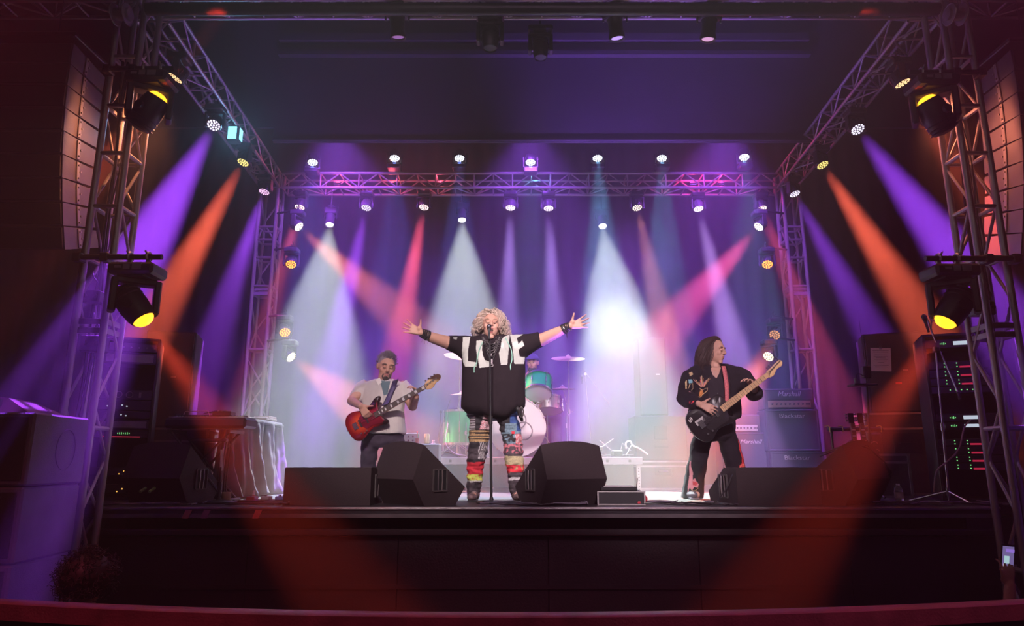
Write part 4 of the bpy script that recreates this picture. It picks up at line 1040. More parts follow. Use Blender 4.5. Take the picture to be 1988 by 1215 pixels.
# cymbals on stands
def cymbal_stand(label, u, v, D, r, tilt, roll=0, legs=True, off=0.0, lc='bronze cymbal', low=False):
    c = at(u, v, D); base = V((c.x + off, D, RZ0))
    t = thing('cymbal_stand', 'chrome stand carrying ' + label, 'cymbal stand', base, group='cymbal stands')
    tp = c - base
    for i in range(3):
        a = 2 * pi * i / 3 - .6
        for dz in (0, .03): strut('leg', (0, 0, .16 + dz), (.26 * cos(a), .26 * sin(a), .012 + dz * .3), .006, STEEL, t)
        b = MB(); b.sph((.26 * cos(a), .26 * sin(a), .012), .014, 8, 6); b.build('rubber_foot', RUBBER, t)
    m1 = V((0, 0, tp.z * .45)); m2 = V((0, 0, tp.z * .78))
    strut('lower_tube', (0, 0, .04), m1, .013, STEEL, t); strut('middle_tube', m1, m2, .010, STEEL, t); strut('upper_tube', m2, tp + V((0, 0, .03)), .007, STEEL, t)
    b = MB(); b.cyl(m1 - V((0, 0, .03)), m1 + V((0, 0, .03)), .02, n=10); b.cyl(m1, m1 + V((.05, 0, 0)), .008, n=6); b.build('wing_joint', STEEL, t)
    b = MB(); b.cyl(tp + V((0, 0, .012)), tp + V((0, 0, .04)), .012, n=10); b.build('felt', mat('felt', (.5, .45, .5), .9), t)
    cm = thing('cymbal', label, 'cymbal', M=T(c) @ RX(radians(tilt)) @ RY(radians(roll)), group='cymbals of the drum kit')
    b = MB(); b.lathe([(.006, .028), (.02, .026), (.035, .012), (.045, .004), (r * .6, -.004), (r, -.014), (r, -.0165), (r * .6, -.0065), (.045, .001), (.03, .008), (.006, .024)], 40, close=True); b.build('bronze', CYMB, cm, smooth=60)
    return t
cymbal_stand('large crash cymbal high at the amp side of the kit', 1103, 694, 8.6, .215, 16)
cymbal_stand('thin cymbal seen edge-on below the large crash', 1092, 753, 9.0, .17, 2, off=.05)
cymbal_stand('crash cymbal peeking out behind the black shirt at the bass side', 893, 690, 8.9, .21, 20, 8)
cymbal_stand('small hi-hat cymbal pair above the floor tom', 897, 764, 8.5, .15, 4, off=-.05)
# microphone booms around the kit
t = mic_stand('boom_stand', 'chrome boom with a slim microphone angled down beside the large crash', V((at(1150, 880, 8.7).x, 8.7, RZ0)), at(1136, 726, 8.7), boom=(at(1132, 716, 8.7), at(1183, 785, 8.7)), m=STEEL, r=.006, group='boom stands')
microphone('slim pencil microphone hanging upright beside the large crash', at(1130, 745, 8.68), (0, 0, 1), sc=.6)
t = mic_stand('boom_stand', 'dark boom stand rising left of the floor tom', V((xat(850, RZ0, 8.7), 8.7, RZ0)), at(856, 800, 8.7), boom=(at(850, 850, 8.7), at(874, 776, 8.7)), m=BLACKM, r=.008, group='boom stands')
# white cable from the floor tom
t = thing('cable', 'pale cable hanging from the floor tom to the riser deck', 'cable', at(868, 835, 8.25))
b = MB(); b.tube(smooth_path([at(870, 822, 8.25) - t.location, at(865, 850, 8.25) - t.location, at(868, 866, 8.25) - t.location, V(at(884, 880, 8.3) - t.location), V(at(905, 884, 8.3)) - t.location]), .004, 6); b.build('cord', mat('pale_violet_cable', (.6, .5, .75), .4), t)
# hardware pile at the riser end
t = thing('clamp_pile', 'folded chrome stand parts lying at the amp end of the drum riser', 'stand parts', (xat(1195, RZ0, 8.5), 8.5, RZ0), radians(10))
for (a, c) in (((-.30, 0, .03), (-.02, 0, .22)), ((-.18, .05, .2), (.02, -.02, .02)), ((-.25, -.05, .02), (.25, .05, .03)), ((.05, 0, .02), (.10, .02, .17)), ((.10, .02, .17), (.2, 0, .08)), ((.12, -.04, .02), (.22, .02, .15))): strut('bar', a, c, .008, STEEL, t)
b = MB(); b.box((.02, 0, .05), (.14, .08, .07), bev=.015); b.box((-.2, 0, .10), (.07, .05, .06), bev=.01); b.build('clamp_block', BLACKM, t)
t = thing('trumpet_hose', 'pale curved hose leaning from the stand parts to the square subwoofer', 'hose', (xat(1215, RZ0, 8.5), 8.45, RZ0))
b = MB(); b.tube(smooth_path([(0, 0, .10), (.0, 0, .17), (.05, 0, .19), (.08, 0, .14), (.16, 0, .10), (.26, 0, .03)]), .011, 8); b.build('tube', mat('pale_hose', (.75, .6, .55), .4), t)

# ------------------------------------------------------------------ bass amp and bits behind the bass player
D = 7.95; z0 = at(800, 861, D).z
t = crate('bass_cabinet', 'dark cabinet behind the bass player carrying a small white faced amplifier', 'amplifier cabinet', xat(812, .3, D), D + .15, .46, .32, 0, z0, 0, TOLEX)
b = MB(); b.box((0, -.162, z0 / 2), (.42, .01, z0 - .05)); b.build('grille_cloth', CLOTHG, t)
zt = at(800, 840, D).z
t = thing('small_amplifier', 'small amplifier with a white front and four dark red knobs behind the bass player', 'amplifier', (xat(792, z0, D), D + .12, z0))
h = zt - z0
b = MB(); b.box((0, 0, h / 2), (.20, .16, h), bev=.008); b.build('case', BLACK, t)
b = MB(); b.box((0, -.082, h / 2), (.185, .006, h * .86)); b.build('faceplate', mat('cream_panel', (.8, .78, .74), .4), t)
for i in range(2):
    for j in range(2):
        b = MB(); b.cyl((.0 + .05 * i, -.085, h * (.3 + .36 * j)), (.0 + .05 * i, -.097, h * (.3 + .36 * j)), .011, n=10); b.build('knob', mat('dark_red_knob', (.25, .05, .08), .4), t)
def bottle(label, p, h, r, water=(.75, .8, .9), cap=(.85, .85, .9), lab=(.85, .8, .85), group=None):
    t = thing('bottle', label, 'bottle', p, group=group)
    m = mat('clear_plastic', (.8, .8, .9), .12, 0, 10, .05, trans=.7)
    b = MB(); b.lathe([(.001, 0), (r * .9, 0), (r, h * .03), (r * .93, h * .2), (r, h * .24), (r, h * .6), (r * .93, h * .66), (r, h * .7), (r * .8, h * .8), (r * .38, h * .9), (r * .38, h * .93), (.001, h * .93)], 20); b.build('body', m, t)
    b = MB(); b.lathe([(r * 1.015, h * .28), (r * 1.015, h * .58), (r * 1.0, h * .58), (r * 1.0, h * .28)], 20, close=True); b.build('paper_label', mat('bottle_label', lab, .5), t)
    b = MB(); b.lathe([(.001, h * .925), (r * .43, h * .925), (r * .43, h), (.001, h)], 14); b.build('cap', mat('bottle_cap', cap, .4), t)
    return t
bottle('clear water bottle with a pale label beside the drum riser behind the monitor', V((xat(841, .4, 8.35), 8.35, RZ0)), .20, .035)
bottle('clear water bottle with a red and white label on the stage before the road cases', V((xat(1746, .05, 5.95), 5.95, 0)), .165, .034, lab=(.85, .45, .5))
t = thing('can', 'gold green drink can on the dark cabinet behind the bass player', 'can', (xat(826, z0, D), D + .1, z0))
b = MB(); b.lathe([(.001, 0), (.026, 0), (.032, .008), (.032, .105), (.027, .115), (.001, .115)], 18); b.build('body', mat('gold_green_can', (.55, .50, .28), .3, .4), t)
t = thing('cup', 'small red topped cup on the dark cabinet behind the bass player', 'cup', (xat(809, z0, D), D + .02, z0))
b = MB(); b.lathe([(.018, 0), (.024, .06), (.022, .06), (.016, .004)], 16, close=True); b.build('wall', mat('red_cup', (.7, .15, .12), .4), t)
b = MB(); b.cyl((0, 0, .02), (.0, 0, .13), .004, n=6); b.sph((0, 0, .135), .008, 8, 6); b.build('straw', mat('red_straw', (.9, .2, .15), .4), t)

# ------------------------------------------------------------------ effects rack beside the singer's monitor
D = 5.78; ex = xat(1207, .1, D); hh = .11
t = thing('effects_case', 'low black open equipment case with cables on the stage lip beside the tilted monitor', 'equipment case', (ex, D + .15, 0), radians(-2))
b = MB(); b.box((0, 0, hh / 2), (.38, .30, hh), bev=.008); b.build('case', BLACK, t)
b = MB()
for s_ in (-1, 1):
    b.box((s_ * .19, -.15, hh / 2), (.014, .014, hh), bev=.002)
b.box((0, -.152, hh - .004), (.38, .008, .008)); b.box((0, -.152, .006), (.38, .008, .008)); b.build('metal_edge', ALU, t)
t = thing('effects_unit', 'flat grey topped effects unit lying on the low black case', 'effects unit', (ex - .01, D + .15, hh), radians(-2))
b = MB(); b.box((0, 0, .018), (.30, .22, .03), bev=.004); b.build('case', BLACKM, t)
b = MB(); b.box((0, 0, .036), (.25, .17, .006)); b.build('top_panel', mat('pale_grey', (.4, .37, .38), .5), t)
for sx in (-1, 1):
    b = MB(); b.cyl((sx * .155, .0, .01), (sx * .17, 0, .10), .004, n=6); b.build('antenna', BLACK, t)
t = thing('red_cloth', 'small crumpled red cloth on the corner of the low black case', 'cloth', (ex + .17, D + .02, .05))
b = MB(); b.sph((0, 0, 0), (.045, .02, .035), 12, 8); b.sph((-.03, -.01, -.03), (.03, .018, .02), 10, 6); b.build('cloth', mat('red_cloth', (.5, .04, .06), .8, bump=.5, bscale=60), t)

# ------------------------------------------------------------------ guitars on a stand, pole with tray
D = 7.25; gx = xat(1665, .6, D)
t = thing('guitar_stand', 'guitar rack bar with yellow ties holding two spare guitars', 'stand', (gx, D + .1, 0))
zb_ = at(1665, 832, D).z
for x in (-.20, .30): strut('post', (x, .05, 0), (x, .05, zb_), .013, BLACKM, t)
for x in (-.20, .30):
    b = MB(); b.box((x, 0, .015), (.04, .5, .03), bev=.006); b.build('foot', BLACKM, t)
b = MB(); b.cyl((-.24, .04, zb_), (.34, .04, zb_), .022, n=12); b.build('padded_bar', RUBBER, t)
b = MB(); b.box((.05, .0, .10), (.5, .10, .04), bev=.01); b.build('cradle', RUBBER, t)
YEL = mat('yellow_tie', (.75, .75, .2), .5)
for x in (-.22, -.08, .10, .20, .33):
    b = MB(); b.tube([(x + .026 * cos(a) * .4, .04 + .026 * cos(a), zb_ + .026 * sin(a)) for a in [2 * pi * i / 12 for i in range(12)]], .006, 5, True); b.tube([(x, .02, zb_ + .02), (x - .03, 0, zb_ + .035), (x - .07, 0, zb_ + .03)], .005, 5); b.build('yellow_tie', YEL, t)
def guitar_front(t, body_mat, neck_mat, z_body, L, hs=6, fb=(.10, .06, .05), pale=True):
    "stands upright in local coordinates, face towards -y, bottom at z=0"
    pts = []
    for i in range(36):
        a = 2 * pi * i / 36; r_ = .165 + .03 * cos(2 * a) - .02 * cos(a * 3 + pi); pts.append((r_ * cos(a + pi / 2) * .95, .2 + r_ * sin(a + pi / 2) * 1.2))
    b = MB(); b.prism(pts, -.022, .022); fixn(b.build('body', body_mat, t))
    b = MB(); b.box((0, -.01, .36 + L / 2 - .06), (.05, .022, L), bev=.006); b.build('neck', neck_mat, t)
    b = MB(); b.box((0, -.024, .36 + L / 2 - .06), (.046, .006, L - .01)); f = b.build('fretboard', mat('dark_fretboard', fb, .4), t)
    n = 14
    for i in range(n):
        zz = .30 + L * (1 - .5 ** (i / 9)) / (1 - .5 ** (n / 9)); 
        b = MB(); b.box((0, -.028, .28 + L - (zz - .30)), (.046, .003, .003)); b.build('fret', STEEL, f)
        if pale and i % 2: b = MB(); b.box((0, -.0275, .28 + L - (zz - .30) - .015), (.034, .002, .016)); b.build('inlay', WHITEP, f)
    b = MB(); b.box((0, -.0, .36 + L - .01), (.058, .016, .11), bev=.01); b.build('headstock', body_mat, t)
    for s_ in (-1, 1):
        for i in range(3):
            b = MB(); b.cyl((s_ * .02, 0, .325 + L + .033 * i), (s_ * .045, 0, .325 + L + .033 * i), .006, n=6); b.sph((s_ * .05, 0, .325 + L + .033 * i), (.013, .008, .012), 8, 6); b.build('tuning_peg', STEEL, t)
zt = at(1665, 802, D).z
DG = mat('dark_wood_finish', (.04, .015, .015), .25)
for u, lb in ((1655, 'first spare electric guitar with an inlaid neck hanging in the rack by the pole'), (1673, 'second spare electric guitar with an inlaid neck standing next to the pole')):
    x = xat(u, .8, D); Lg = zt - .36 - .16
    t = thing('electric_guitar', lb, 'guitar', (x, D, .12), group='spare guitars in the rack'); t.rotation_euler = (radians(-3), 0, 0)
    guitar_front(t, DG, DG, 0, Lg)
# pole with tray, small box and whip antenna
D = 6.95; pb = V((xat(1694, 0, D), D, 0)); pt = at(1682, 730, D)
t = mic_stand('tray_stand', 'black pole with a small tray, box and whip antenna beside the spare guitars', pb, pt, group=None, r=.014, lr=.24)
ztr = at(1675, 748, D).z
b = MB(); b.box((pt.x - pb.x - .06, -.02, ztr), (.24, .16, .02), bev=.005); b.build('tray', BLACKM, t)
b = MB(); b.box((pt.x - pb.x, 0, pt.z + .04), (.08, .06, .12), bev=.008); b.build('box', BLACK, t)
b = MB(); b.cyl((pt.x - pb.x, 0, pt.z + .10), at(1668, 622, D) - pb, .003, n=6); b.build('antenna', BLACKM, t)
b = MB(); b.tube(smooth_path([(pt.x - pb.x - .04, -.02, pt.z), (pt.x - pb.x - .10, -.02, pt.z + .02), (pt.x - pb.x - .13, -.02, ztr + .03)]), .005, 6); b.build('cord', RUBBER, t)
t = thing('clear_cup', 'small clear cup standing on the tray of the pole', 'cup', (xat(1660, ztr, D), D - .02, ztr + .01))
b = MB(); b.lathe([(.014, 0), (.018, .06), (.016, .06), (.012, .003)], 14, close=True); b.build('wall', mat('clear_plastic', (.8, .8, .9), .12), t)
t = thing('case_stand', 'dark patterned upright instrument case between the pole and the speaker', 'case', (xat(1707, .4, 7.3), 7.4, 0))
zz = at(1707, 838, 7.2).z
b = MB(); b.box((0, 0, zz / 2), (.15, .14, zz), bev=.02); b.build('body', CABR, t)
b = MB()
for i, k in enumerate((.82, .7, .6, .45, .35, .2)): b.tube([(-.02 + .03 * cos(a) + .01 * (i % 2), -.073, zz * k + .02 * sin(a)) for a in [2 * pi * j / 10 for j in range(8)]], .0035, 4)
b.build('scribble_print', mat('pale_print', (.5, .4, .5), .6), t)

# boom stand with clips before the right rack
D = 6.05; pb = V((xat(1844, 0, D), D, 0)); p1 = at(1817, 685, D)
t = mic_stand('boom_stand', 'chrome boom microphone stand before the amp side rack', pb, p1, m=STEEL, r=.011, group='boom stands', lr=.30)
b = MB(); b.cyl(at(1817, 665, D) - pb, at(1797, 612, D) - pb, .007, n=8); b.cyl(at(1826, 682, D) - pb, at(1864, 772, D) - pb, .008, n=8); b.build('boom', STEEL, t)
b = MB(); b.box(at(1818, 678, D) - pb, (.05, .05, .05), bev=.01); b.cyl(at(1859, 760, D) - pb, at(1864, 775, D) - pb, .014, n=8); b.build('counterweight', BLACKM, t)
microphone('slim black microphone clipped to the top of the chrome boom stand', at(1803, 645, D), (-.3, -.2, 1), sc=.9)
t = thing('mic_clip', 'spiky clip with a small microphone at the top of the chrome boom stand', 'clip', at(1808, 625, D))
for (a, c) in (((0, 0, 0), (.03, 0, .10)), ((0, 0, 0), (-.03, -.02, .07)), ((0, 0, 0), (.05, 0, .03)), ((0, 0, 0), (-.01, 0, -.06))): strut('arm', a, c, .006, ALU, t)
t = thing('cable', 'cable curving from the amp side rack down to the stage floor', 'cable', at(1880, 820, 6.2))
o_ = t.location
b = MB(); b.tube(smooth_path([at(1884, 815, 6.25) - o_, at(1872, 830, 6.1) - o_, at(1862, 870, 6.0) - o_, at(1840, 895, 5.95) - o_, at(1818, 915, 5.95) - o_, at(1813, 955, 5.95) - o_]), .007, 6); b.build('cord', mat('pink_lit_cable', (.4, .3, .35), .4), t)

# singer's microphone stand
D = 6.02; sb = V((xat(954, 0, D), D, 0)); smt = at(951, 640, D)
mic_stand('microphone_stand', 'straight black microphone stand in front of the singer', sb, smt + V((0, 0, -.09)), round_base=True, r=.0115, group=None)
microphone('black vocal microphone held in the stand before the singing mouth', smt + V((-.004, -.06, -.10)), (-.02, .42, 1), sc=.86)
# stage floor cables
rc = random.Random(3)
CABM = [RUBBER, mat('dark_cable', (.05, .045, .05), .35), mat('violet_grey_cable', (.16, .13, .18), .35)]
groups = [(930, 1140, 26, 'tangled stage cables around the foot of the microphone stand'), (440, 560, 18, 'tangled stage cables before the draped table'), (200, 380, 8, 'loose stage cables before the keyboard side monitor'), (1640, 1830, 16, 'coiled stage cables behind the stage lip before the road cases'), (1160, 1420, 12, 'loose stage cables between the effects case and the low monitor'), (1800, 1935, 8, 'loose stage cables under the chrome boom stand')]
for (u0, u1, n, lb) in groups:
    t = thing('stage_cables', lb, 'cables', (xat((u0 + u1) / 2, 0, 5.75), 5.75, 0), group='cable runs on the stage floor')
    for k in range(n):
        xa_ = xat(rc.uniform(u0, u1), 0, 5.75) - t.location.x; ya = rc.uniform(-.12, .22); pts = []; ang = rc.uniform(-.5, .5)
        for i in range(7):
            pts.append((xa_, ya, .008 + .012 * rc.random() + .004 * (k % 3))); xa_ += rc.uniform(.03, .12) * cos(ang); ya = max(-.16, min(.3, ya + rc.uniform(-.07, .07))); ang += rc.uniform(-.5, .5)
        lo = xat(u0, 0, 5.75) - t.location.x; hi_ = xat(u1, 0, 5.75) - t.location.x
        pts = [(max(lo, min(hi_, p[0])), p[1], p[2]) for p in pts]
        b = MB(); b.tube(smooth_path(pts, 3), .0055, 5); b.build('cable', CABM[k % 3], t)
t = thing('long_cable', 'black cable arching from the low flat monitor down to the stage floor by the guitarist', 'cable', (0, 0, 0))
b = MB(); b.tube(smooth_path([at(1437, 915, 5.8), at(1422, 922, 5.7), at(1412, 945, 5.66), at(1400, 962, 5.66), V((xat(1380, 0, 5.68), 5.68, .012)), V((xat(1330, 0, 5.7), 5.7, .01))]), .006, 6); b.build('cord', RUBBER, t)
# gaffer tape marks on the lip
for i, (u, c) in enumerate(((362, (.4, .12, .14)), (398, (.3, .12, .25)), (498, (.75, .12, .12)))):
    x = xat(u, -.06, 5.55); b = MB(); b.add([(x - .03, LIP - .012, -.085), (x + .02, LIP - .012, -.085), (x + .045, LIP - .012, -.02), (x - .005, LIP - .012, -.02), (x - .03, LIP - .004, -.085), (x + .02, LIP - .004, -.085), (x + .045, LIP - .004, -.02), (x - .005, LIP - .004, -.02)], [(0, 1, 2, 3), (7, 6, 5, 4), (0, 4, 5, 1), (1, 5, 6, 2), (2, 6, 7, 3), (3, 7, 4, 0)])
    o = b.build('tape_strip', mat('tape%d' % i, c, .5)); tag(o, '%s tape strip stuck on the stage lip %s' % (('dull red', 'violet', 'bright red')[i], ('below the keyboard side monitor', 'beside the dull red strip', 'below the draped table')[i]), 'tape')
# junction boxes inside the keyboard side tower and a black loom
for (u, v, w_, h_, lb) in ((184, 578, .14, .10, 'upper black junction box inside the keyboard side front tower'), (184, 668, .17, .13, 'lower black junction box inside the keyboard side front tower'), (1905, 600, .15, .11, 'black junction box inside the rack side front tower')):
    t = thing('junction_box', lb, 'junction box', at(u, v, 5.25))
    b = MB(); b.box((0, 0, 0), (w_, .12, h_), bev=.01); b.build('case', BLACK, t)
    for sx in (-1, 1):
        b = MB(); b.cyl((sx * .04, -.06, .0), (sx * .04, -.085, .0), .018, n=12); b.build('socket', BLACKM, t)
    b = MB(); b.tube(smooth_path([(.03, -.05, h_ / 2), (.05, -.06, h_), (.0, -.05, h_ + .06), (-.05, .02, h_ + .12)]), .006, 6); b.build('plug_lead', RUBBER, t)
for xx, lb in ((-3.27, 'thick black cable loom running down inside the keyboard side front tower'), (3.74, 'thick black cable loom running down inside the rack side front tower')):
    o_ = V((xx, 5.25, FLOORZ)); t = thing('cable_loom', lb, 'cables', o_, group=None)
    for k in range(4):
        r2 = random.Random(k); pts = [(.02 * k - .03 + r2.uniform(-.02, .02), .03 * sin(k + z_ * 2), z_) for z_ in [0.02 + .45 * i for i in range(13)]]
        b = MB(); b.tube(smooth_path(pts, 3), .011 if k < 2 else .006, 6); b.build('cable', RUBBER, t)
# audience member's raised phone arm is with the people
# ------------------------------------------------------------------ people: helpers
def bake(o):
    ts = bpy.data.scenes.new('bake'); ts.collection.objects.link(o); vl = ts.view_layers[0]
    with bpy.context.temp_override(scene=ts, view_layer=vl): dg = bpy.context.evaluated_depsgraph_get()
    me = bpy.data.meshes.new_from_object(o.evaluated_get(dg)); o.modifiers.clear(); old = o.data; o.data = me; bpy.data.meshes.remove(old)
    bpy.data.scenes.remove(ts)
    return o
def blend_mesh(b, name, m, parent, vox=.007, it=5, fac=.6):
    "unite overlapping solids into one continuous surface"
    o = b.build(name, m, None, 0)
    md = o.modifiers.new('r', 'REMESH'); md.mode = 'VOXEL'; md.voxel_size = vox; md.use_smooth_shade = True
    if it: s_ = o.modifiers.new('s', 'SMOOTH'); s_.iterations = it; s_.factor = fac
    bake(o)
    if not o.data.materials: o.data.materials.append(m)
    o.data.polygons.foreach_set('use_smooth', [True] * len(o.data.polygons))
    if parent is not None: o.parent = parent; o.matrix_parent_inverse = parent.matrix_world.inverted() if False else Matrix.Translation(-parent.location)
    return o
def folds(o, amp, sx, sz, seed=0, fn=None):
    me = o.data; n = len(me.vertices); 
    N = [0.0] * (3 * n); me.vertex_normals.foreach_get('vector', N); CO = [0.0] * (3 * n); me.vertices.foreach_get('co', CO)
    for i in range(n):
        c = V(CO[3 * i:3 * i + 3]); k = noise.noise(V((c.x * sx, c.y * sx, c.z * sz)) + V((seed, 0, 0))) + .5 * noise.noise(V((c.x * sx * 2.3, c.y * sx * 2.3, c.z * sz * 2.1)) + V((seed, 5, 0)))
        a = amp if fn is None else amp * fn(c)
        for j in range(3): CO[3 * i + j] = c[j] + N[3 * i + j] * a * k
    me.vertices.foreach_set('co', CO); me.update()
def bvh(o):
    me = o.data; return BVHTree.FromPolygons([v_.co.copy() for v_ in me.vertices], [tuple(p.vertices) for p in me.polygons])
def inpoly(x, y, P):
    c = False; j = len(P) - 1
    for i in range(len(P)):
        if (P[i][1] > y) != (P[j][1] > y) and x < (P[j][0] - P[i][0]) * (y - P[i][1]) / (P[j][1] - P[i][1]) + P[i][0]: c = not c
        j = i
    return c
def decal(name, polys, tree, D, m, parent, step=.004, off=.003, px_=True, origin=None):
    "flat print that follows a garment: cells of a polygon (pixels at depth D) dropped onto the cloth along the view from the front"
    b = MB(); org = V((0, 0, CAMZ))
    for P in polys:
        Q = [(at(u, v, D).x, at(u, v, D).z) for u, v in P]
        x0, x1 = min(q[0] for q in Q), max(q[0] for q in Q); z0, z1 = min(q[1] for q in Q), max(q[1] for q in Q)
        nx = int((x1 - x0) / step) + 1; nz = int((z1 - z0) / step) + 1; idx = {}
        def vert(i, j):
            if (i, j) in idx: return idx[(i, j)]
            p = V((x0 + i * step, D, z0 + j * step)); d = (p - org).normalized()
            h = tree.ray_cast(org, d)
            r = None
            if h[0] is not None:
                b.v.append(tuple(h[0] - d * off)); r = len(b.v) - 1
            idx[(i, j)] = r
            return r
        for i in range(nx):
            for j in range(nz):
                if inpoly(x0 + (i + .5) * step, z0 + (j + .5) * step, Q):
                    q = [vert(i, j), vert(i + 1, j), vert(i + 1, j + 1), vert(i, j + 1)]
                    if None not in q:
                        ys = [b.v[k][1] for k in q]
                        if max(ys) - min(ys) < .06: b.f.append(q); b.m.append(0)
    o = b.build(name, m, None, 60)
    if parent is not None: o.parent = parent; o.matrix_parent_inverse = Matrix.Translation(-parent.location)
    return o
def kid(b, name, m, parent, smooth=40):
    "a part given in world coordinates"
    o = b.build(name, m, None, smooth); o.parent = parent; o.matrix_parent_inverse = Matrix.Translation(-parent.location)
    return o
def person(label, loc): return thing('person', label, 'person', loc)
def hmat(name, c): return mat(name, c, .5, 0, 6, .12, .1, 200)
def head(b, c, R, k=1.0, mouth_open=0.0):
    c = V(c)
    def P(x, y, z): return c + R @ (V((x, y, z)) * k)
    b.sph(P(0, .012, .022), (.078 * k, .096 * k, .100 * k), 22, 16, R=R)
    b.sph(P(0, -.022, -.045), (.063 * k, .070 * k, .078 * k), 20, 14, R=R)
    b.sph(P(0, -.064, -.103 - .02 * mouth_open), (.028 * k, .024 * k, .022 * k), 14, 10, R=R)
    b.cap(P(0, -.090, .018), P(0, -.108, -.018), .009 * k, .014 * k, 10)
    b.sph(P(-.012, -.098, -.024), .009 * k, 8, 6); b.sph(P(.012, -.098, -.024), .009 * k, 8, 6)
    b.cap(P(-.045, -.072, .034), P(.045, -.072, .034), .015 * k, .015 * k, 10)
    for s_ in (-1, 1):
        b.sph(P(s_ * .040, -.062, -.022), (.026 * k, .024 * k, .024 * k), 12, 8)
        b.sph(P(s_ * .080, .012, -.006), (.010 * k, .020 * k, .032 * k), 10, 8, R=R)
    b.cap(P(-.016, -.086, -.052), P(.016, -.086, -.052), .009 * k, .009 * k, 8); b.cap(P(-.014, -.084, -.068 - .025 * mouth_open), P(.014, -.084, -.068 - .025 * mouth_open), .009 * k, .009 * k, 8)
    return P
def face(par, P, k, R, lip=(.45, .16, .15), brow=(.25, .15, .1), iris=(.1, .06, .04), closed=False, mouth=0.0, skin=None, label=None):
    for s_ in (-1, 1):
        b = MB(); b.sph(P(s_ * .031, -.076, .008), .0135 * k, 12, 8); e = kid(b, 'eye', mat('eye_white', (.8, .76, .74), .3) if not closed else skin, par)
        if not closed:
            b = MB(); b.sph(P(s_ * .031, -.0865, .007), .0058 * k, 10, 6); i_ = b.build('iris', mat('iris', iris, .2, namt=0)); i_.parent = e
        b = MB()
        if closed: b.tube([P(s_ * (.031 + .015 * t), -.0895 + .004 * t * t, .002 - .003 * (1 - t * t)) for t in (-1, -.5, 0, .5, 1)], .0022 * k, 5); kid(b, 'eyelashes', mat('dark_lash', (.05, .03, .03), .8, namt=0), par)
        else: b.tube([P(s_ * (.031 + .016 * t), -.088 + .004 * t * t, .0165 - .004 * t * t) for t in (-1, -.5, 0, .5, 1)], .0035 * k, 6); kid(b, 'eyelid', skin, par)
        b = MB(); b.tube([P(s_ * (.034 + .022 * t), -.088 + .008 * t * t, .037 - .005 * t * t) for t in (-1, -.5, 0, .5, 1)], [.003 * k, .005 * k, .005 * k, .004 * k, .002 * k], 6); kid(b, 'eyebrow', mat('brow_%s' % str(brow), brow, .9), par)
    b = MB()
    b.tube([P(.020 * t, -.0955 + .006 * t * t, -.053 + .002 * t * t) for t in (-1, -.5, 0, .5, 1)], [.002 * k, .005 * k, .0055 * k, .005 * k, .002 * k], 6)
    b.tube([P(.018 * t, -.0945 + .006 * t * t, -.066 - .024 * mouth + .002 * t * t) for t in (-1, -.5, 0, .5, 1)], [.002 * k, .005 * k, .006 * k, .005 * k, .002 * k], 6)
    kid(b, 'lips', mat('lips', lip, .45), par)
    if mouth:
        b = MB(); b.sph(P(0, -.090, -.060 - .012 * mouth), (.016 * k, .006 * k, (.006 + .012 * mouth) * k), 12, 8, R=R); kid(b, 'open_mouth', mat('mouth_dark', (.04, .01, .01), .7), par)
def hand(b, Wp, F, N, Tm, sc=1.0, spread=.25, curl=(.2, .2, .2), tcurl=.3, tdir=None, fl=None):
    Wp = V(Wp); F = V(F).normalized(); N = (V(N) - F * V(N).dot(F)).normalized(); Tm = (V(Tm) - F * V(Tm).dot(F) - N * V(Tm).dot(N)).normalized()
    for i in range(4):
        q = (1.5 - i) / 1.5; r0 = .0115 if abs(q) < .9 else .0105
        b.cap(Wp + F * .012 * sc + Tm * (.012 * q * sc), Wp + F * .088 * sc + Tm * (.031 * q * sc), .015 * sc, .0125 * sc, 10)
        d = (F + Tm * (spread * q)).normalized(); p = Wp + F * (.088 - .006 * abs(q)) * sc + Tm * (.031 * q * sc)
        Ls = (fl or (.072, .080, .075, .058))[i]; ax = d.cross(N).normalized(); a = 0
        for s_, (fr, rr) in enumerate(((.45, .0092), (.30, .0085), (.25, .0076))):
            a += curl[s_]
            dd = (Matrix.Rotation(a, 3, ax) @ d); p2 = p + dd * (Ls * fr * 1.12 * sc)
            b.cap(p, p2, rr * sc * (1 if s_ == 0 else .97), rr * .92 * sc, 8); p = p2
    b.sph(Wp + F * .03 * sc + Tm * .026 * sc + N * .008 * sc, (.022 * sc, .018 * sc, .024 * sc), 10, 8)
    td = V(tdir).normalized() if tdir is not None else (Tm * .85 + F * .5 + N * .15).normalized()
    p = Wp + F * .026 * sc + Tm * .028 * sc; p1 = p + td * .042 * sc; td2 = (td + N * tcurl * .5 + F * tcurl * .3).normalized(); p2 = p1 + td2 * .034 * sc
    b.cap(p, p1, .0135 * sc, .0105 * sc, 8); b.cap(p1, p2, .0105 * sc, .008 * sc, 8)
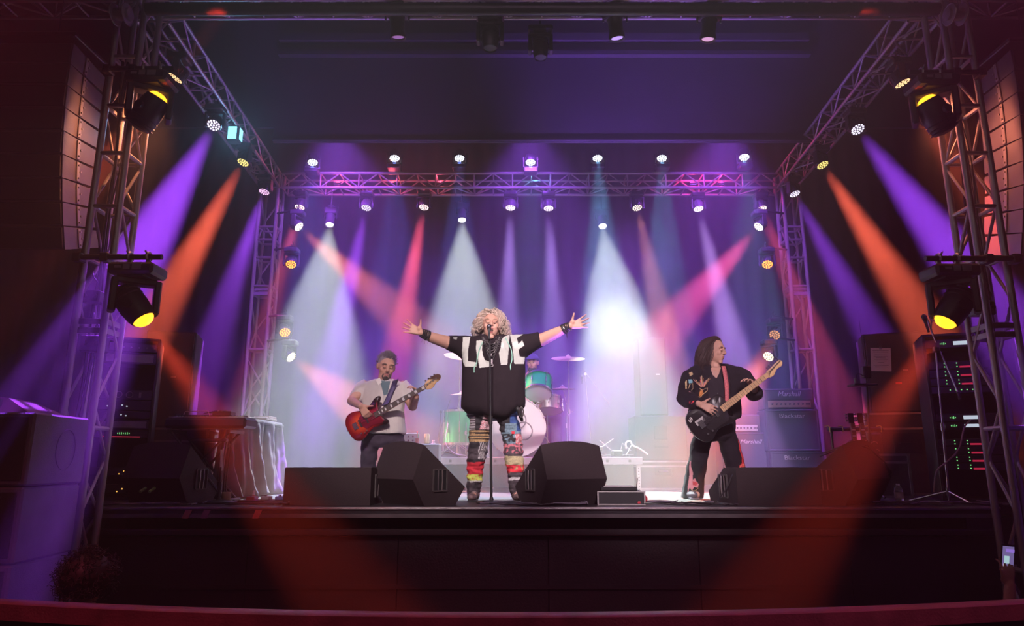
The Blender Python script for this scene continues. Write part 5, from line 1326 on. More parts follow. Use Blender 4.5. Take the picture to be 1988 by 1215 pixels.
def strands(name, m, par, n, root, flow, length, r=.0035, curl=.012, freq=60, seed=1, segs=14, sub=3, spread=.3, grav=.5, jitter=.2):
    "hair built strand by strand; root(i) -> (point, outward direction)"
    rr = random.Random(seed); b = MB()
    for i in range(n):
        p, d = root(rr); L = length(rr); ph = rr.uniform(0, 6.28); p = V(p); d = V(d).normalized(); pts = []; fq = freq * rr.uniform(.8, 1.25); cu = curl * rr.uniform(.5, 1.3)
        d = (d + V((rr.uniform(-1, 1), rr.uniform(-1, 1), rr.uniform(-1, 1))) * jitter).normalized()
        for s_ in range(segs):
            t = s_ / (segs - 1); fd = flow(p, d, t)
            a = V((-fd.y, fd.x, 0)); a = a.normalized() if a.length > 1e-4 else V((1, 0, 0)); c2 = fd.cross(a)
            w = min(1, t * 4)
            pts.append(p + (a * cos(ph + fq * t * L) + c2 * sin(ph + fq * t * L)) * cu * w)
            p = p + fd * (L / (segs - 1))
        b.tube(pts, [r * (1 - .6 * (s_ / (segs - 1))) for s_ in range(segs)], sub)
    o = kid(b, name, m, par, 0); o.data.polygons.foreach_set('use_smooth', [True] * len(o.data.polygons))
    return o
def assign(o, mats, fn):
    me = o.data; me.materials.clear()
    for m in mats: me.materials.append(m)
    me.polygons.foreach_set('material_index', [fn(p.center, p.normal) for p in me.polygons])
    me.update()
SKIN = mat('warm_skin', (.64, .36, .27), .5, 0, 12, .08, .15, 160)
SKIN2 = mat('tan_skin', (.55, .30, .22), .5, 0, 12, .08, .15, 160)

# ------------------------------------------------------------------ singer
DS = 6.43
def J(u, v, dy=0.0, D=DS): return at(u, v, D + dy)
sg = person('blond curly haired singer with arms spread wide in a black and white lettered shirt', (J(955, 970).x, DS, 0))
Rh = Matrix.Rotation(radians(-8), 3, 'X') @ Matrix.Rotation(radians(4), 3, 'Z')
k = 1.06; hc = J(953, 633, -.05)
b = MB(); P = head(b, hc, Rh, k, 1.0)
b.cap(J(957, 672, .02), J(955, 648, .0), .075, .062, 16)
# arms
A = {}
for s_, pts in ((-1, ((905, 676, 0), (866, 664, -.06), (838, 655, -.14), (819, 646, -.20))), (1, ((1008, 674, 0), (1050, 660, -.06), (1082, 645, -.14), (1106, 633, -.20)))):
    q = [J(*p) for p in pts]; rr_ = (.075, .062, .050, .031)
    for i in range(3): b.cap(q[i], q[i + 1], rr_[i], rr_[i + 1], 16)
    A[s_] = q
w = A[-1][3]; hand(b, w, J(778, 630, -.22) - w, (0.1, -1, 0), (-.1, 0, 1), 1.12, .34, (.10, .14, .12), .1, tdir=(.08, -.2, 1))
w = A[1][3]; hand(b, w, J(1147, 622, -.22) - w, (-.1, -1, 0), (.1, 0, 1), 1.12, .34, (.10, .12, .12), .1, tdir=(.25, -.2, 1))
# torso and legs under the clothes
b.cap(J(957, 700), J(957, 770), .12, .12, 18, 1.0)
hipz = J(955, 800)
legs = {}
for s_, pts in ((-1, ((933, 800, 0), (929, 865, -.02), (921, 957, .02))), (1, ((978, 800, 0), (995, 870, -.02), (1003, 957, .02)))):
    q = [J(*p) for p in pts]; q[2].z = .09; legs[s_] = q
    b.cap(q[0], q[1], .055, .05, 14); b.cap(q[1], q[2], .045, .032, 14); b.cap(q[2], q[2] + V((0, -.10, -.05)), .03, .025, 10)
body = blend_mesh(b, 'body', SKIN, sg, .0062, 4)
face(sg, P, k, Rh, closed=True, mouth=1.0, skin=SKIN, brow=(.35, .22, .14))
# shirt
SHIRT = mat('black_shirt_cloth', (.020, .014, .018), .95, 0, 30, .15, .3, 500, spec=.15)
WCL = mat('white_shirt_print', (.62, .66, .60), .8, 0, 30, .05)
b = MB()
def ring(u, v, hu, dpt, dy=0.0, pw=2.4):
    c = J(u, v, dy); e = J(u + hu, v, dy); return (c, abs(e.x - c.x), dpt, None, pw)
b.loft([ring(957, 652, 24, .085, .0), ring(957, 656, 52, .11, .0), ring(957, 668, 62, .145), ring(957, 690, 62, .17), ring(958, 712, 62, .185, -.01), ring(958, 745, 62.5, .20, -.02), ring(959, 780, 63.5, .205, -.02), ring(959, 791, 63, .20, -.02), ring(959, 800, 52, .19, -.02, 2.2), ring(960, 806, 40, .175, -.02, 2.0), ring(962, 809, 30, .15, -.02, 2.0)], 40)
for s_, pts in ((-1, ((925, 678, 0, .13), (902, 674, -.01, .115), (884, 668, -.03, .085), (868, 664, -.055, .070))), (1, ((990, 676, 0, .13), (1014, 672, -.01, .12), (1034, 664, -.03, .09), (1051, 657, -.055, .072)))):
    rg = []
    for i, (u, v, dy, r) in enumerate(pts):
        c = J(u, v, dy); n_ = J(*pts[min(i + 1, 3)][:3]) - J(*pts[max(i - 1, 0)][:3]); R_q = n_.to_track_quat('Z', 'Y').to_matrix()
        rg.append((c, r, r, R_q, 2.1))
    b.loft(rg, 28)
shirt = blend_mesh(b, 'shirt', SHIRT, sg, .010, 3)
zc_ = J(957, 730).z
folds(shirt, .018, 6, 3.2, 1, lambda c: .6 + .9 * max(0, min(1, (zc_ - c.z) / .35)))
tr = bvh(shirt)
def Z(L, ox=760, oy=580, s=4.97): return [(ox + x / s, oy + y / s) for x, y in L]
LOVE = [[(690, 370), (760, 365), (742, 480), (740, 600), (815, 612), (822, 655), (712, 655), (690, 610), (680, 520)],
        [(820, 405), (882, 395), (874, 470), (880, 540), (902, 590), (945, 605), (948, 655), (850, 666), (828, 560), (815, 480)],
        [(1085, 365), (1140, 345), (1132, 480), (1118, 637), (1055, 637), (1036, 520), (1052, 480), (1062, 400)],
        [(1140, 333), (1200, 330), (1272, 342), (1210, 378), (1224, 436), (1262, 398), (1282, 450), (1225, 490), (1238, 558), (1290, 563), (1280, 628), (1185, 628), (1166, 450)],
        [(592, 370), (638, 370), (628, 392), (600, 388)], [(1335, 325), (1385, 314), (1388, 323), (1340, 336)]]
decal('shirt_lettering', [Z(q) for q in LOVE], tr, DS, WCL, sg, .0035, .003)
def drop(u, v, off=.008):
    org = V((0, 0, CAMZ)); d = (at(u, v, DS) - org).normalized(); h = tr.ray_cast(org, d); return (h[0] - d * off) if h[0] is not None else at(u, v, DS - .2)
MINT = mat('mint_cord', (.30, .62, .48), .7)
for L_ in ([(880, 415), (855, 470), (830, 560), (822, 620), (800, 660), (798, 712)], [(1100, 375), (1128, 430), (1158, 500), (1162, 590), (1148, 640), (1150, 684)]):
    b = MB(); b.tube(smooth_path([drop(760 + x / 4.97, 580 + y / 4.97, .008) for x, y in L_], 4), .0048, 6); kid(b, 'mint_cord', MINT, sg)
SILV = mat('silver_chain', (.55, .52, .52), .3, 1.0); DARKB = mat('dark_beads', (.05, .045, .05), .25)
for (hw_, dp, m_, r_, n_) in ((16, 668, SILV, .006, 26), (19, 676, DARKB, .009, 24), (17, 686, SILV, .006, 34), (18, 693, DARKB, .008, 32), (13, 700, DARKB, .0075, 30), (9, 704, SILV, .005, 30), (14, 672, DARKB, .007, 24), (15, 681, SILV, .006, 28)):
    b = MB()
    for i in range(n_ + 1):
        t_ = -1 + 2 * i / n_; b.sph(drop(954 + hw_ * t_ * (1 - .15 * (1 - abs(t_))), dp - (dp - 655) * abs(t_) ** 2.2, .012), r_, 7, 5)
    kid(b, 'necklace', m_, sg)
b = MB(); c = drop(955, 709, .02); b.tube([c + V((.012 * cos(a), 0, .012 * sin(a))) for a in [2 * pi * i / 14 for i in range(14)]], .003, 5, True); b.box(drop(955, 702, .02), (.012, .008, .05)); b.sph(drop(953, 690, .022), (.016, .01, .02), 8, 6); kid(b, 'pendant', SILV, sg)
# wrist bands
LEATH = mat('black_leather', (.03, .025, .028), .4)
for s_ in (-1, 1):
    q0, q1 = A[s_][2], A[s_][3]; d_ = (q1 - q0).normalized(); Rq = d_.to_track_quat('Z', 'Y').to_matrix()
    for j in range(5):
        c = q1 - d_ * (.0 + .016 * j); r_ = .036 + .0022 * j; b = MB()
        b.tube([c + Rq @ V((r_ * cos(a), r_ * sin(a), .003 * sin(3 * a + j))) for a in [2 * pi * i / 20 for i in range(20)]], .006 if j % 2 else .008, 6, True)
        kid(b, 'bracelet', (LEATH if (s_ < 0 or j % 2 == 0) else SILV), sg)
    for j in range(4):
        c = q1 - d_ * (.02 + .015 * j) + V((.006 * j, -.02, -.03)); b = MB(); b.tube([c, c + V((.004 * (j - 2), 0, -.03)), c + V((.01 * (j - 1.5), 0, -.055 - .01 * (j % 2)))], .0018, 4); kid(b, 'leather_thong', LEATH, sg)
# patched trousers
PT = [mat('patch_black', (.02, .018, .022), .85, 0, 80, .5, .3, 300), mat('patch_red', (.62, .03, .05), .8, 0, 40, .2, .2, 200), mat('patch_cream', (.62, .52, .30), .85, 0, 90, .35, .3, 200), mat('patch_plaid_gold', (.42, .28, .13), .85, 0, 120, .5, .2, 200),
      mat('patch_blue', (.03, .07, .22), .85, 0, 60, .3), mat('patch_lime', (.50, .58, .10), .8, 0, 50, .3), mat('patch_white', (.62, .55, .56), .85, 0, 100, .4), mat('patch_teal', (.14, .22, .27), .85, 0, 100, .5), mat('patch_pink', (.55, .16, .20), .85, 0, 100, .4), mat('patch_charcoal', (.06, .045, .055), .85, 0, 90, .5)]
b = MB()
def lring(u, v, hu, dpt, dy=0): c = J(u, v, dy); return (c, hu * .00487, dpt, None, 2.2)
b.loft([lring(958, 776, 50, .15), lring(958, 796, 52, .155), lring(957, 806, 50, .145), lring(956, 815, 38, .12)], 32)
for L_ in ([(934, 800, 21, .095), (933, 822, 20, .095), (930, 850, 19.5, .09), (928, 876, 18, .085, -.02), (924, 892, 17, .08, -.02), (922, 915, 14.5, .07), (921, 935, 14.5, .07), (920, 952, 12.5, .06), (919, 962, 12, .06)],
           [(978, 800, 22, .095), (988, 822, 20, .095), (994, 850, 19, .09), (997, 878, 18, .085, -.02), (999, 895, 17.5, .08, -.02), (1001, 915, 17, .075), (1002, 932, 16, .07), (1000, 948, 12.5, .06), (1002, 962, 11.5, .06)]):
    b.loft([lring(*q) for q in L_], 24)
tro = blend_mesh(b, 'patched_trousers', PT[0], sg, .008, 2)
folds(tro, .016, 10, 26, 3)
Zof = {}
def vz(v): 
    if v not in Zof: Zof[v] = at(955, v, DS).z
    return Zof[v]
def patch(c, n):
    x = (c.x) ; z = c.z + .01 * noise.noise(V((c.x * 18, 0, c.z * 4)))
    left = x < at(955, 850, DS).x; ux = 955 + (x - at(955, 850, DS).x) / .00487
    if left:
        if z > vz(834):
            if ux < 924: return 6 if (int(c.z * 90) % 2) else 9
            if ux < 938 + (vz(812) - z) * -60: return 0
            return 8 if int(c.z * 120 + c.x * 120) % 2 else 6
        if z > vz(858): return 3 if (int(c.z * 110) % 3) else 0
        if z > vz(872): return 0 if ux < 932 or int(c.x * 130 + c.z * 30) % 2 else 6
        if z > vz(892): return 6 if (ux > 930 and int(c.x * 160 + c.z * 30) % 2) else 9
        if z > vz(897): return 0
        if z > vz(918): return 1
        if z > vz(932): return 5 if z < vz(920) and noise.noise(c * 60) > -.25 else 1
        if z > vz(935): return 6
        return 9 if noise.noise(c * 50) < .2 else 0
    if z > vz(822): return 0 if ux < 990 else 4
    if z > vz(838): return 4 if ux > 1002 else (7 if ux > 980 else 0)
    if z > vz(842): return 1 if 992 < ux < 998 else 7
    if z > vz(862):
        if ux > 1000: return 1 if int(c.x * 150 + c.z * 40) % 2 else 6
        return 7 if noise.noise(c * 45) > .1 else 0
    if z > vz(880): return 8 if noise.noise(c * 40) > 0 else 9
    if z > vz(885): return 9
    if z > vz(902): return 2
    if z > vz(917): return 1 if noise.noise(c * 40) < .25 else 3
    if z > vz(926): return 9
    if z > vz(932): return 6
    return 9 if noise.noise(c * 50) < .2 else 0
assign(tro, PT, patch)
BOOT = mat('worn_boot', (.16, .10, .10), .6, 0, 30, .4, .3, 100)
for s_ in (-1, 1):
    q = legs[s_][2]; b = MB(); b.sph((q.x, q.y - .02, .06), (.05, .07, .06), 14, 10); b.sph((q.x + .015 * s_, q.y - .12, .035), (.045, .10, .036), 14, 10); b.cap((q.x, q.y, .05), (q.x, q.y, .16), .05, .052, 14)
    kid(b, 'boot', BOOT, sg)
    b = MB(); b.box((q.x + .008 * s_, q.y - .075, .008), (.085, .27, .016), bev=.008); kid(b, 'boot_sole', BLACK, sg)
b = MB(); c = J(1012, 800, -.19); b.tube([c + V((.02 * cos(a), -.01, .045 * sin(a))) for a in [2 * pi * i / 16 for i in range(16)]], .006, 6, True); b.tube([c + V((.0, -.012, .04)), c + V((.006, -.012, -.05))], .008, 6); kid(b, 'belt_chain', SILV, sg)
b = MB(); b.cap(J(1005, 793, -.18), J(1013, 815, -.16), .018, .016, 8); kid(b, 'belt_tassel', BLACKM, sg)
# hair
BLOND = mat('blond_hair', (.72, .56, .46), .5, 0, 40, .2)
def hroot(rr):
    while True:
        a = rr.uniform(0, 2 * pi); e = rr.uniform(-.35, 1.0); z = sin(e * pi / 2); r_ = cos(e * pi / 2)
        d = V((r_ * cos(a), r_ * sin(a), z))
        if d.y < -.05 and d.z < .70: continue
        if d.y < .1 and d.z < .1: continue
        return P(d.x * .082, .012 + d.y * .1, .025 + d.z * .103), Rh @ d
def hflow(p, d, t):
    o_ = V((p.x - hc.x, (p.y - hc.y - .02), 0)); o_ = o_.normalized() if o_.length > .001 else V((0, 1, 0))
    if p.y < hc.y - .02 and p.z > hc.z - .16: return V((.9 if p.x > hc.x else -.9, .55, -.35 - t)).normalized()
    return (d * max(0, .9 - 2.2 * t) + o_ * (.45 - .35 * t) + V((0, .12 if p.z > hc.z - .1 else 0, -(.25 + 1.5 * t)))).normalized()
strands('hair', BLOND, sg, 620, hroot, hflow, lambda r: r.uniform(.15, .27), .0042, .017, 70, 5, 16, 3, jitter=.35)
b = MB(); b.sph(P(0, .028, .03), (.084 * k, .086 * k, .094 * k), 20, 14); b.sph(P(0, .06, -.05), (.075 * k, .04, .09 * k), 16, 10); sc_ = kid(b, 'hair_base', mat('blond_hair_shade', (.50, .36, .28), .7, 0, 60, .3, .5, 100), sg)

# ------------------------------------------------------------------ stringed instruments
def close_smooth(pts, k_=4):
    n = len(pts); out = []
    for i in range(n):
        p0, p1, p2, p3 = [V((*pts[(i + j) % n], 0)) for j in (-1, 0, 1, 2)]
        for j in range(k_):
            t = j / k_; q = .5 * ((2 * p1) + (p2 - p0) * t + (2 * p0 - 5 * p1 + 4 * p2 - p3) * t * t + (3 * p1 - p0 - 3 * p2 + p3) * t ** 3); out.append((q.x, q.y))
    return out
def slab(b, poly, y0, y1, bev=.006):
    "rounded slab, polygon in (x, z)"
    n = len(poly); cx = sum(p[0] for p in poly) / n; cz = sum(p[1] for p in poly) / n
    def ins(e):
        o_ = []
        for i in range(n):
            a = V((*poly[i - 1], 0)); c = V((*poly[(i + 1) % n], 0)); d_ = (c - a).normalized(); o_.append((poly[i][0] - d_.y * e, poly[i][1] + d_.x * e))
        return o_
    area = sum(poly[i - 1][0] * poly[i][1] - poly[i][0] * poly[i - 1][1] for i in range(n)); sg_ = 1 if area > 0 else -1
    R_ = [[(p[0], y0, p[1]) for p in ins(bev * sg_)], [(p[0], y0 + bev, p[1]) for p in poly], [(p[0], y1 - bev, p[1]) for p in poly], [(p[0], y1, p[1]) for p in ins(bev * sg_)]]
    vs = [v_ for r_ in R_ for v_ in r_]; fs = [tuple(range(n)), tuple(range(4 * n - 1, 3 * n - 1, -1))]
    for j in range(3): fs += [(j * n + i, (j + 1) * n + i, (j + 1) * n + (i + 1) % n, j * n + (i + 1) % n) for i in range(n)]
    b.add(vs, fs)
def sunburst():
    if 'sunburst' in MATS: return MATS['sunburst']
    m = bpy.data.materials.new('sunburst'); m.use_nodes = True; n = m.node_tree; b_ = n.nodes['Principled BSDF']; b_.inputs['Roughness'].default_value = .15
    tc = n.nodes.new('ShaderNodeTexCoord'); mp = n.nodes.new('ShaderNodeMapping'); mp.inputs['Location'].default_value = (-.17 * 3.6, 0, 0); mp.inputs['Scale'].default_value = (3.6, .1, 4.6)
    gr = n.nodes.new('ShaderNodeTexGradient'); gr.gradient_type = 'SPHERICAL'; cr = n.nodes.new('ShaderNodeValToRGB')
    n.links.new(tc.outputs['Object'], mp.inputs[0]); n.links.new(mp.outputs[0], gr.inputs[0]); n.links.new(gr.outputs['Fac'], cr.inputs[0]); n.links.new(cr.outputs[0], b_.inputs['Base Color'])
    e = cr.color_ramp.elements; e[0].position = .08; e[0].color = (.02, .006, .008, 1); e[1].position = .75; e[1].color = (.62, .07, .02, 1); x = e.new(.45); x.color = (.26, .008, .014, 1)
    MATS['sunburst'] = m; return m
MAPLE = mat('maple', (.78, .50, .26), .4, 0, 10, .12)
def instrument(label, P0, P1, total, outline, body_m, neck_m, fb_m, guard, guard_m, nstr, head_o, blocks, nfr, nut, tail, roll=0.0, neckw=(.058, .044), pickups=(), knobs=()):
    "local x runs from the tail to the head, z up across the strings, -y is the front"
    P0 = V(P0); P1 = V(P1); X = (P1 - P0).normalized(); Y = V((0, 1, 0)); Y = (Y - X * Y.dot(X)).normalized(); Zx = X.cross(Y)
    if Zx.z < 0: Zx = -Zx
    M = Matrix((X, Y, Zx)).transposed().to_4x4(); M = T(P0) @ M @ Matrix.Rotation(roll, 4, 'X') @ Matrix.Scale((P1 - P0).length / total, 4)
    t = thing('electric_guitar' if nstr == 6 else 'bass_guitar', label, 'guitar', M=M)
    po = close_smooth(outline); b = MB(); slab(b, po, -.022, .022, .007); fixn(b.build('body', body_m, t, 50))
    j = max(p[0] for p in outline) - .05
    b = MB(); L0, L1 = .33, nut; b.add([(L0, -.030, -neckw[0] / 2), (L1, -.030, -neckw[1] / 2), (L1, -.030, neckw[1] / 2), (L0, -.030, neckw[0] / 2), (L0, -.005, -neckw[0] / 2), (L1, -.012, -neckw[1] / 2), (L1, -.012, neckw[1] / 2), (L0, -.005, neckw[0] / 2), (L0, .004, 0), (L1, -.002, 0)],
        [(0, 3, 2, 1), (0, 1, 5, 4), (3, 7, 6, 2), (4, 5, 9, 8), (8, 9, 6, 7), (0, 4, 8, 7, 3), (1, 2, 6, 9, 5)]); fixn(b.build('neck', neck_m, t, 50))
    b = MB(); b.add([(L0, -.036, -neckw[0] / 2), (L1, -.036, -neckw[1] / 2), (L1, -.036, neckw[1] / 2), (L0, -.036, neckw[0] / 2), (L0, -.029, -neckw[0] / 2), (L1, -.029, -neckw[1] / 2), (L1, -.029, neckw[1] / 2), (L0, -.029, neckw[0] / 2)], [(0, 1, 2, 3), (7, 6, 5, 4), (0, 4, 5, 1), (1, 5, 6, 2), (2, 6, 7, 3), (3, 7, 4, 0)]); f = fixn(b.build('fretboard', fb_m, t))
    sl = nut - tail; pf = nut
    for i in range(1, nfr + 1):
        x = nut - sl * (1 - 2 ** (-i / 12)); 
        if x < L0 + .005: break
        ww = neckw[1] + (neckw[0] - neckw[1]) * (L1 - x) / (L1 - L0)
        fr = inst(('fret', round(ww, 3)), lambda b: b.box((0, -.0368, 0), (.0025, .0025, ww)), 'fret', STEEL, f, T((x, 0, 0)))
        if i in (3, 5, 7, 9, 12, 15, 17, 19) or (blocks and i in (1, 21)):
            if blocks: inst(('blk', round(pf - x, 3)), lambda b: b.box((0, -.0366, 0), ((pf - x) * .62, .0015, .030)), 'inlay', WHITEP, f, T(((x + pf) / 2, 0, 0)))
            else: inst('dot', lambda b: b.cyl((0, -.036, 0), (0, -.0372, 0), .0035, n=10), 'inlay', BLACK, f, T(((x + pf) / 2, 0, 0)))
        pf = x
    b = MB(); slab(b, close_smooth(head_o, 3), -.026, -.010, .003); h = fixn(b.build('headstock', MAPLE, t, 50))
    for i in range(nstr):
        hx = nut + .035 + i * (.15 / nstr); hz = .012 + .004 * i if nstr == 6 else .010 + .003 * i
        big = nstr == 4
        tn = inst(('tuner', nstr), lambda b: (b.cyl((0, -.026, 0), (0, -.040, 0), .006 if not big else .009, n=8), b.cyl((0, -.018, .01), (0, -.018, .045 if big else .036), .0035, n=6), b.sph((0, -.018, .050 if big else .040), (.011 if big else .008, .005, .010 if big else .007), 10, 6)), 'tuning_peg', STEEL, h, T((hx, 0, hz)))
    b = MB(); slab(b, close_smooth(guard, 3), -.0265, -.0215, .0015); fixn(b.build('pickguard', guard_m, t, 50))
    for (x, z, w_, h_, m_) in pickups:
        b = MB(); b.box((x, -.030, z), (w_, .012, h_), bev=.004); b.build('pickup', m_, t)
    b = MB(); b.box((tail, -.027, 0), (.05, .010, .075 if nstr == 4 else .07), bev=.003)
    for i in range(nstr): b.box((tail, -.034, -.027 + .054 * i / (nstr - 1)), (.028, .008, .009))
    b.build('bridge', STEEL, t)
    for (x, z) in knobs: inst('gknob', lambda b: b.lathe([(.001, .016), (.009, .016), (.011, .0), (.001, 0)], 14, RX(pi / 2)), 'knob', STEEL, t, T((x, -.024, z)))
    b = MB()
    for i in range(nstr):
        q = -1 + 2 * i / (nstr - 1); b.tube([(tail, -.042, q * .026), (nut, -.0395, q * neckw[1] * .42), (nut + .035 + i * (.15 / nstr), -.036, .012 + .004 * i)], .0012 if nstr == 4 else .0007, 4)
    b.build('strings', STEEL, t)
    for (x, z) in ((0, 0), (max(p[0] for p in outline) - .02, max(p[1] for p in outline) - .02)):
        b = MB(); b.cyl((x, -.0, z), (x - (.014 if x == 0 else 0), 0 if x == 0 else -.03, z + (0 if x == 0 else 0)), .006, n=8); b.build('strap_button', STEEL, t)
    return t
BASSO = [(0, 0), (.008, .075), (.05, .135), (.12, .155), (.20, .13), (.27, .112), (.34, .13), (.41, .165), (.465, .165), (.475, .14), (.43, .095), (.395, .045), (.39, 0), (.395, -.04), (.41, -.075), (.435, -.115), (.415, -.145), (.35, -.135), (.27, -.112), (.19, -.130), (.11, -.165), (.04, -.15), (.005, -.08)]
TELEO = [(0, 0), (.008, .075), (.045, .13), (.11, .15), (.19, .122), (.26, .112), (.33, .128), (.385, .118), (.41, .075), (.408, .035), (.39, .0), (.365, -.034), (.352, -.065), (.368, -.095), (.398, -.105), (.402, -.13), (.36, -.15), (.29, -.135), (.2, -.122), (.11, -.16), (.04, -.14), (.006, -.075)]

# ------------------------------------------------------------------ bass player
DB = 7.2
def K(u, v, dy=0.0): return at(u, v, DB + dy)
bpn = person('grey haired bearded bass player in a white short sleeved shirt looking down', (K(745, 960).x, DB, 0))
Rb = Matrix.Rotation(radians(20), 3, 'Z') @ Matrix.Rotation(radians(16), 3, 'X') @ Matrix.Rotation(radians(6), 3, 'Y')
hb_ = K(750, 712, -.04); kb = 1.13
b = MB(); Pb = head(b, hb_, Rb, kb, 0)
b.sph(Pb(0, -.03, -.09), (.06 * kb, .06 * kb, .05 * kb), 14, 10)
b.cap(K(744, 752, .03), K(747, 728, .02), .075, .066, 14)
b.cap(K(745, 775), K(745, 830), .12, .12, 16)
eL, wL = K(683, 778, -.06), K(700, 788, -.35)
b.cap(K(708, 750), eL, .062, .050, 14); b.cap(eL, wL, .050, .032, 14)
hand(b, wL, V((.55, .10, -.75)), (.25, .85, -.2), (.6, .1, .4), 1.08, .10, (.45, .55, .4), .5)
eR, wR = K(801, 788, -.04), K(808, 770, -.27)
b.cap(K(783, 750), eR, .062, .052, 14); b.cap(eR, wR, .050, .032, 14)
hand(b, wR + V((0, .01, 0)), V((-.18, -.22, .95)), (-.85, -.35, .1), (-.3, .9, .3), 1.0, .16, (.75, .75, .5), .6, tdir=(-.5, .75, .5))
for s_, (u0, u1, u2) in ((-1, (725, 720, 712)), (1, (765, 772, 778))):
    h0, k0 = K(u0, 850), V((xat(u1, .48, DB), DB - .06, .46)); f0 = V((xat(u2, .1, DB), DB + .02, .09))
    b.cap(h0, k0, .075, .065, 14); b.cap(k0, f0, .06, .04, 14); b.cap(f0, f0 + V((0, -.1, -.05)), .04, .032, 10)
blend_mesh(b, 'body', SKIN2, bpn, .0068, 4)
face(bpn, Pb, kb, Rb, closed=True, skin=SKIN2, brow=(.10, .07, .07), lip=(.42, .17, .15))
GREY = mat('grey_hair', (.24, .20, .25), .7, 0, 200, .3, .8, 220); DKB = mat('dark_beard', (.055, .04, .04), .8, 0, 100, .3, .5, 200); WHB = mat('white_beard', (.50, .42, .40), .8, 0, 100, .2)
def b_root(rr):
    while True:
        a = rr.uniform(0, 2 * pi); e = rr.uniform(-.3, 1.0); d = V((cos(e * pi / 2) * cos(a), cos(e * pi / 2) * sin(a), sin(e * pi / 2)))
        if d.y < -.1 and d.z < .62: continue
        if d.z < 0.05 and d.y < .25 and abs(d.x) > .4: continue
        return Pb(d.x * .080, .012 + d.y * .098, .024 + d.z * .102), Rb @ d
b = MB(); b.sph(Pb(0, .022, .036), (.081 * kb, .096 * kb, .096 * kb), 22, 16, R=Rb); kid(b, 'hair_base', GREY, bpn)
strands('hair', GREY, bpn, 700, b_root, lambda p, d, t: (d + V((.0, .15, .15))).normalized(), lambda r: r.uniform(.022, .040), .0030, .003, 200, 2, 5, 3, jitter=.35)
b = MB(); b.tube([Pb(.030 * t, -.090 + .012 * t * t, -.044 - .020 * t * t) for t in (-1, -.6, -.2, .2, .6, 1)], [.004, .007, .0075, .0075, .007, .004], 6)
for s_ in (-1, 1): b.tube([Pb(s_ * .030, -.082, -.055), Pb(s_ * .034, -.076, -.08), Pb(s_ * .020, -.078, -.105)], [.006, .009, .010], 6)
b.sph(Pb(0, -.082, -.098), (.030, .018, .026), 12, 8, R=Rb); kid(b, 'moustache_and_goatee', DKB, bpn)
strands('long_beard', WHB, bpn, 120, lambda rr: (Pb(rr.uniform(-.024, .024), -.076 + rr.uniform(-.008, .01), -.115), V((0, -.1, -1))), lambda p, d, t: V((.02, .12, -1)).normalized(), lambda r: r.uniform(.05, .11), .0028, .004, 60, 3, 8, 3, jitter=.16)
# shirt
WSH = mat('white_linen_shirt', (.74, .70, .66), .85, 0, 20, .05, .3, 200)
b = MB()
def kring(u, v, hu, dpt, dy=0.0, pw=2.3): c = K(u, v, dy); return (c, hu * .00545, dpt, None, pw)
b.loft([kring(746, 736, 16, .08), kring(746, 741, 36, .11), kring(747, 752, 43, .135), kring(745, 775, 40, .16), kring(745, 800, 39, .185, -.02), kring(745, 822, 39, .20, -.02), kring(745, 839, 41, .195, -.02), kring(748, 843, 37, .18, -.02)], 36)
for pts in (((716, 750, 0, .095), (703, 758, 0, .088), (693, 769, .005, .08), (690, 774, .005, .078)), ((778, 750, 0, .09), (788, 758, 0, .085), (793, 768, 0, .078), (795, 772, 0, .076))):
    rg = []
    for i, (u, v, dy, r) in enumerate(pts):
        n_ = K(*pts[min(i + 1, 3)][:3]) - K(*pts[max(i - 1, 0)][:3]); rg.append((K(u, v, dy), r, r, n_.to_track_quat('Z', 'Y').to_matrix(), 2.0))
    b.loft(rg, 24)
ws = blend_mesh(b, 'shirt', WSH, bpn, .010, 3); folds(ws, .016, 7, 5, 8)
tb = bvh(ws)
def dropb(u, v, off=.006):
    org = V((0, 0, CAMZ)); d = (at(u, v, DB) - org).normalized(); h = tb.ray_cast(org, d); return (h[0] - d * off) if h[0] is not None else at(u, v, DB - .18)
for L_ in ([(737, 733), (729, 737), (735, 748), (741, 742)], [(762, 735), (770, 739), (763, 750), (757, 744)]):
    b = MB(); q = [at(u, v, DB - .13) for u, v in L_]; b.add([tuple(p) for p in q] + [tuple(p + V((0, .014, 0))) for p in q], [(0, 1, 2, 3), (7, 6, 5, 4), (0, 4, 5, 1), (1, 5, 6, 2), (2, 6, 7, 3), (3, 7, 4, 0)]); kid(b, 'collar_flap', WSH, bpn)
decal('undershirt', [[(737, 738), (758, 740), (752, 765), (745, 768), (741, 752)]], tb, DB, mat('grey_teal_cloth', (.10, .16, .19), .85), bpn, .005, .004)
b = MB(); b.tube([dropb(745, v, .002) for v in (768, 780, 795, 810, 825, 838)], .0025, 5); kid(b, 'placket_seam', mat('shirt_seam', (.5, .46, .44), .9), bpn)
STRAP = mat('violet_grey_strap', (.08, .06, .16), .5)
b = MB(); sp_ = [dropb(768, 737, .012), dropb(764, 750, .012), dropb(759, 762, .012), dropb(753, 775, .012), K(748, 786, -.27)]
vs = []; 
for p in smooth_path(sp_, 3): vs += [tuple(p + V((-.030, -.004, -.012))), tuple(p + V((.030, -.004, .012)))]
n_ = len(vs) // 2; b.add(vs, [(2 * i, 2 * i + 1, 2 * i + 3, 2 * i + 2) for i in range(n_ - 1)]); o = kid(b, 'shoulder_strap', STRAP, bpn); o.modifiers.new('t', 'SOLIDIFY').thickness = .006
NAVY = mat('dark_trouser_cloth', (.045, .032, .055), .85, 0, 30, .2, .3, 300)
b = MB()
b.loft([kring(744, 828, 37, .17), kring(744, 845, 38, .175), kring(744, 860, 38, .165), kring(744, 868, 30, .14)], 28)
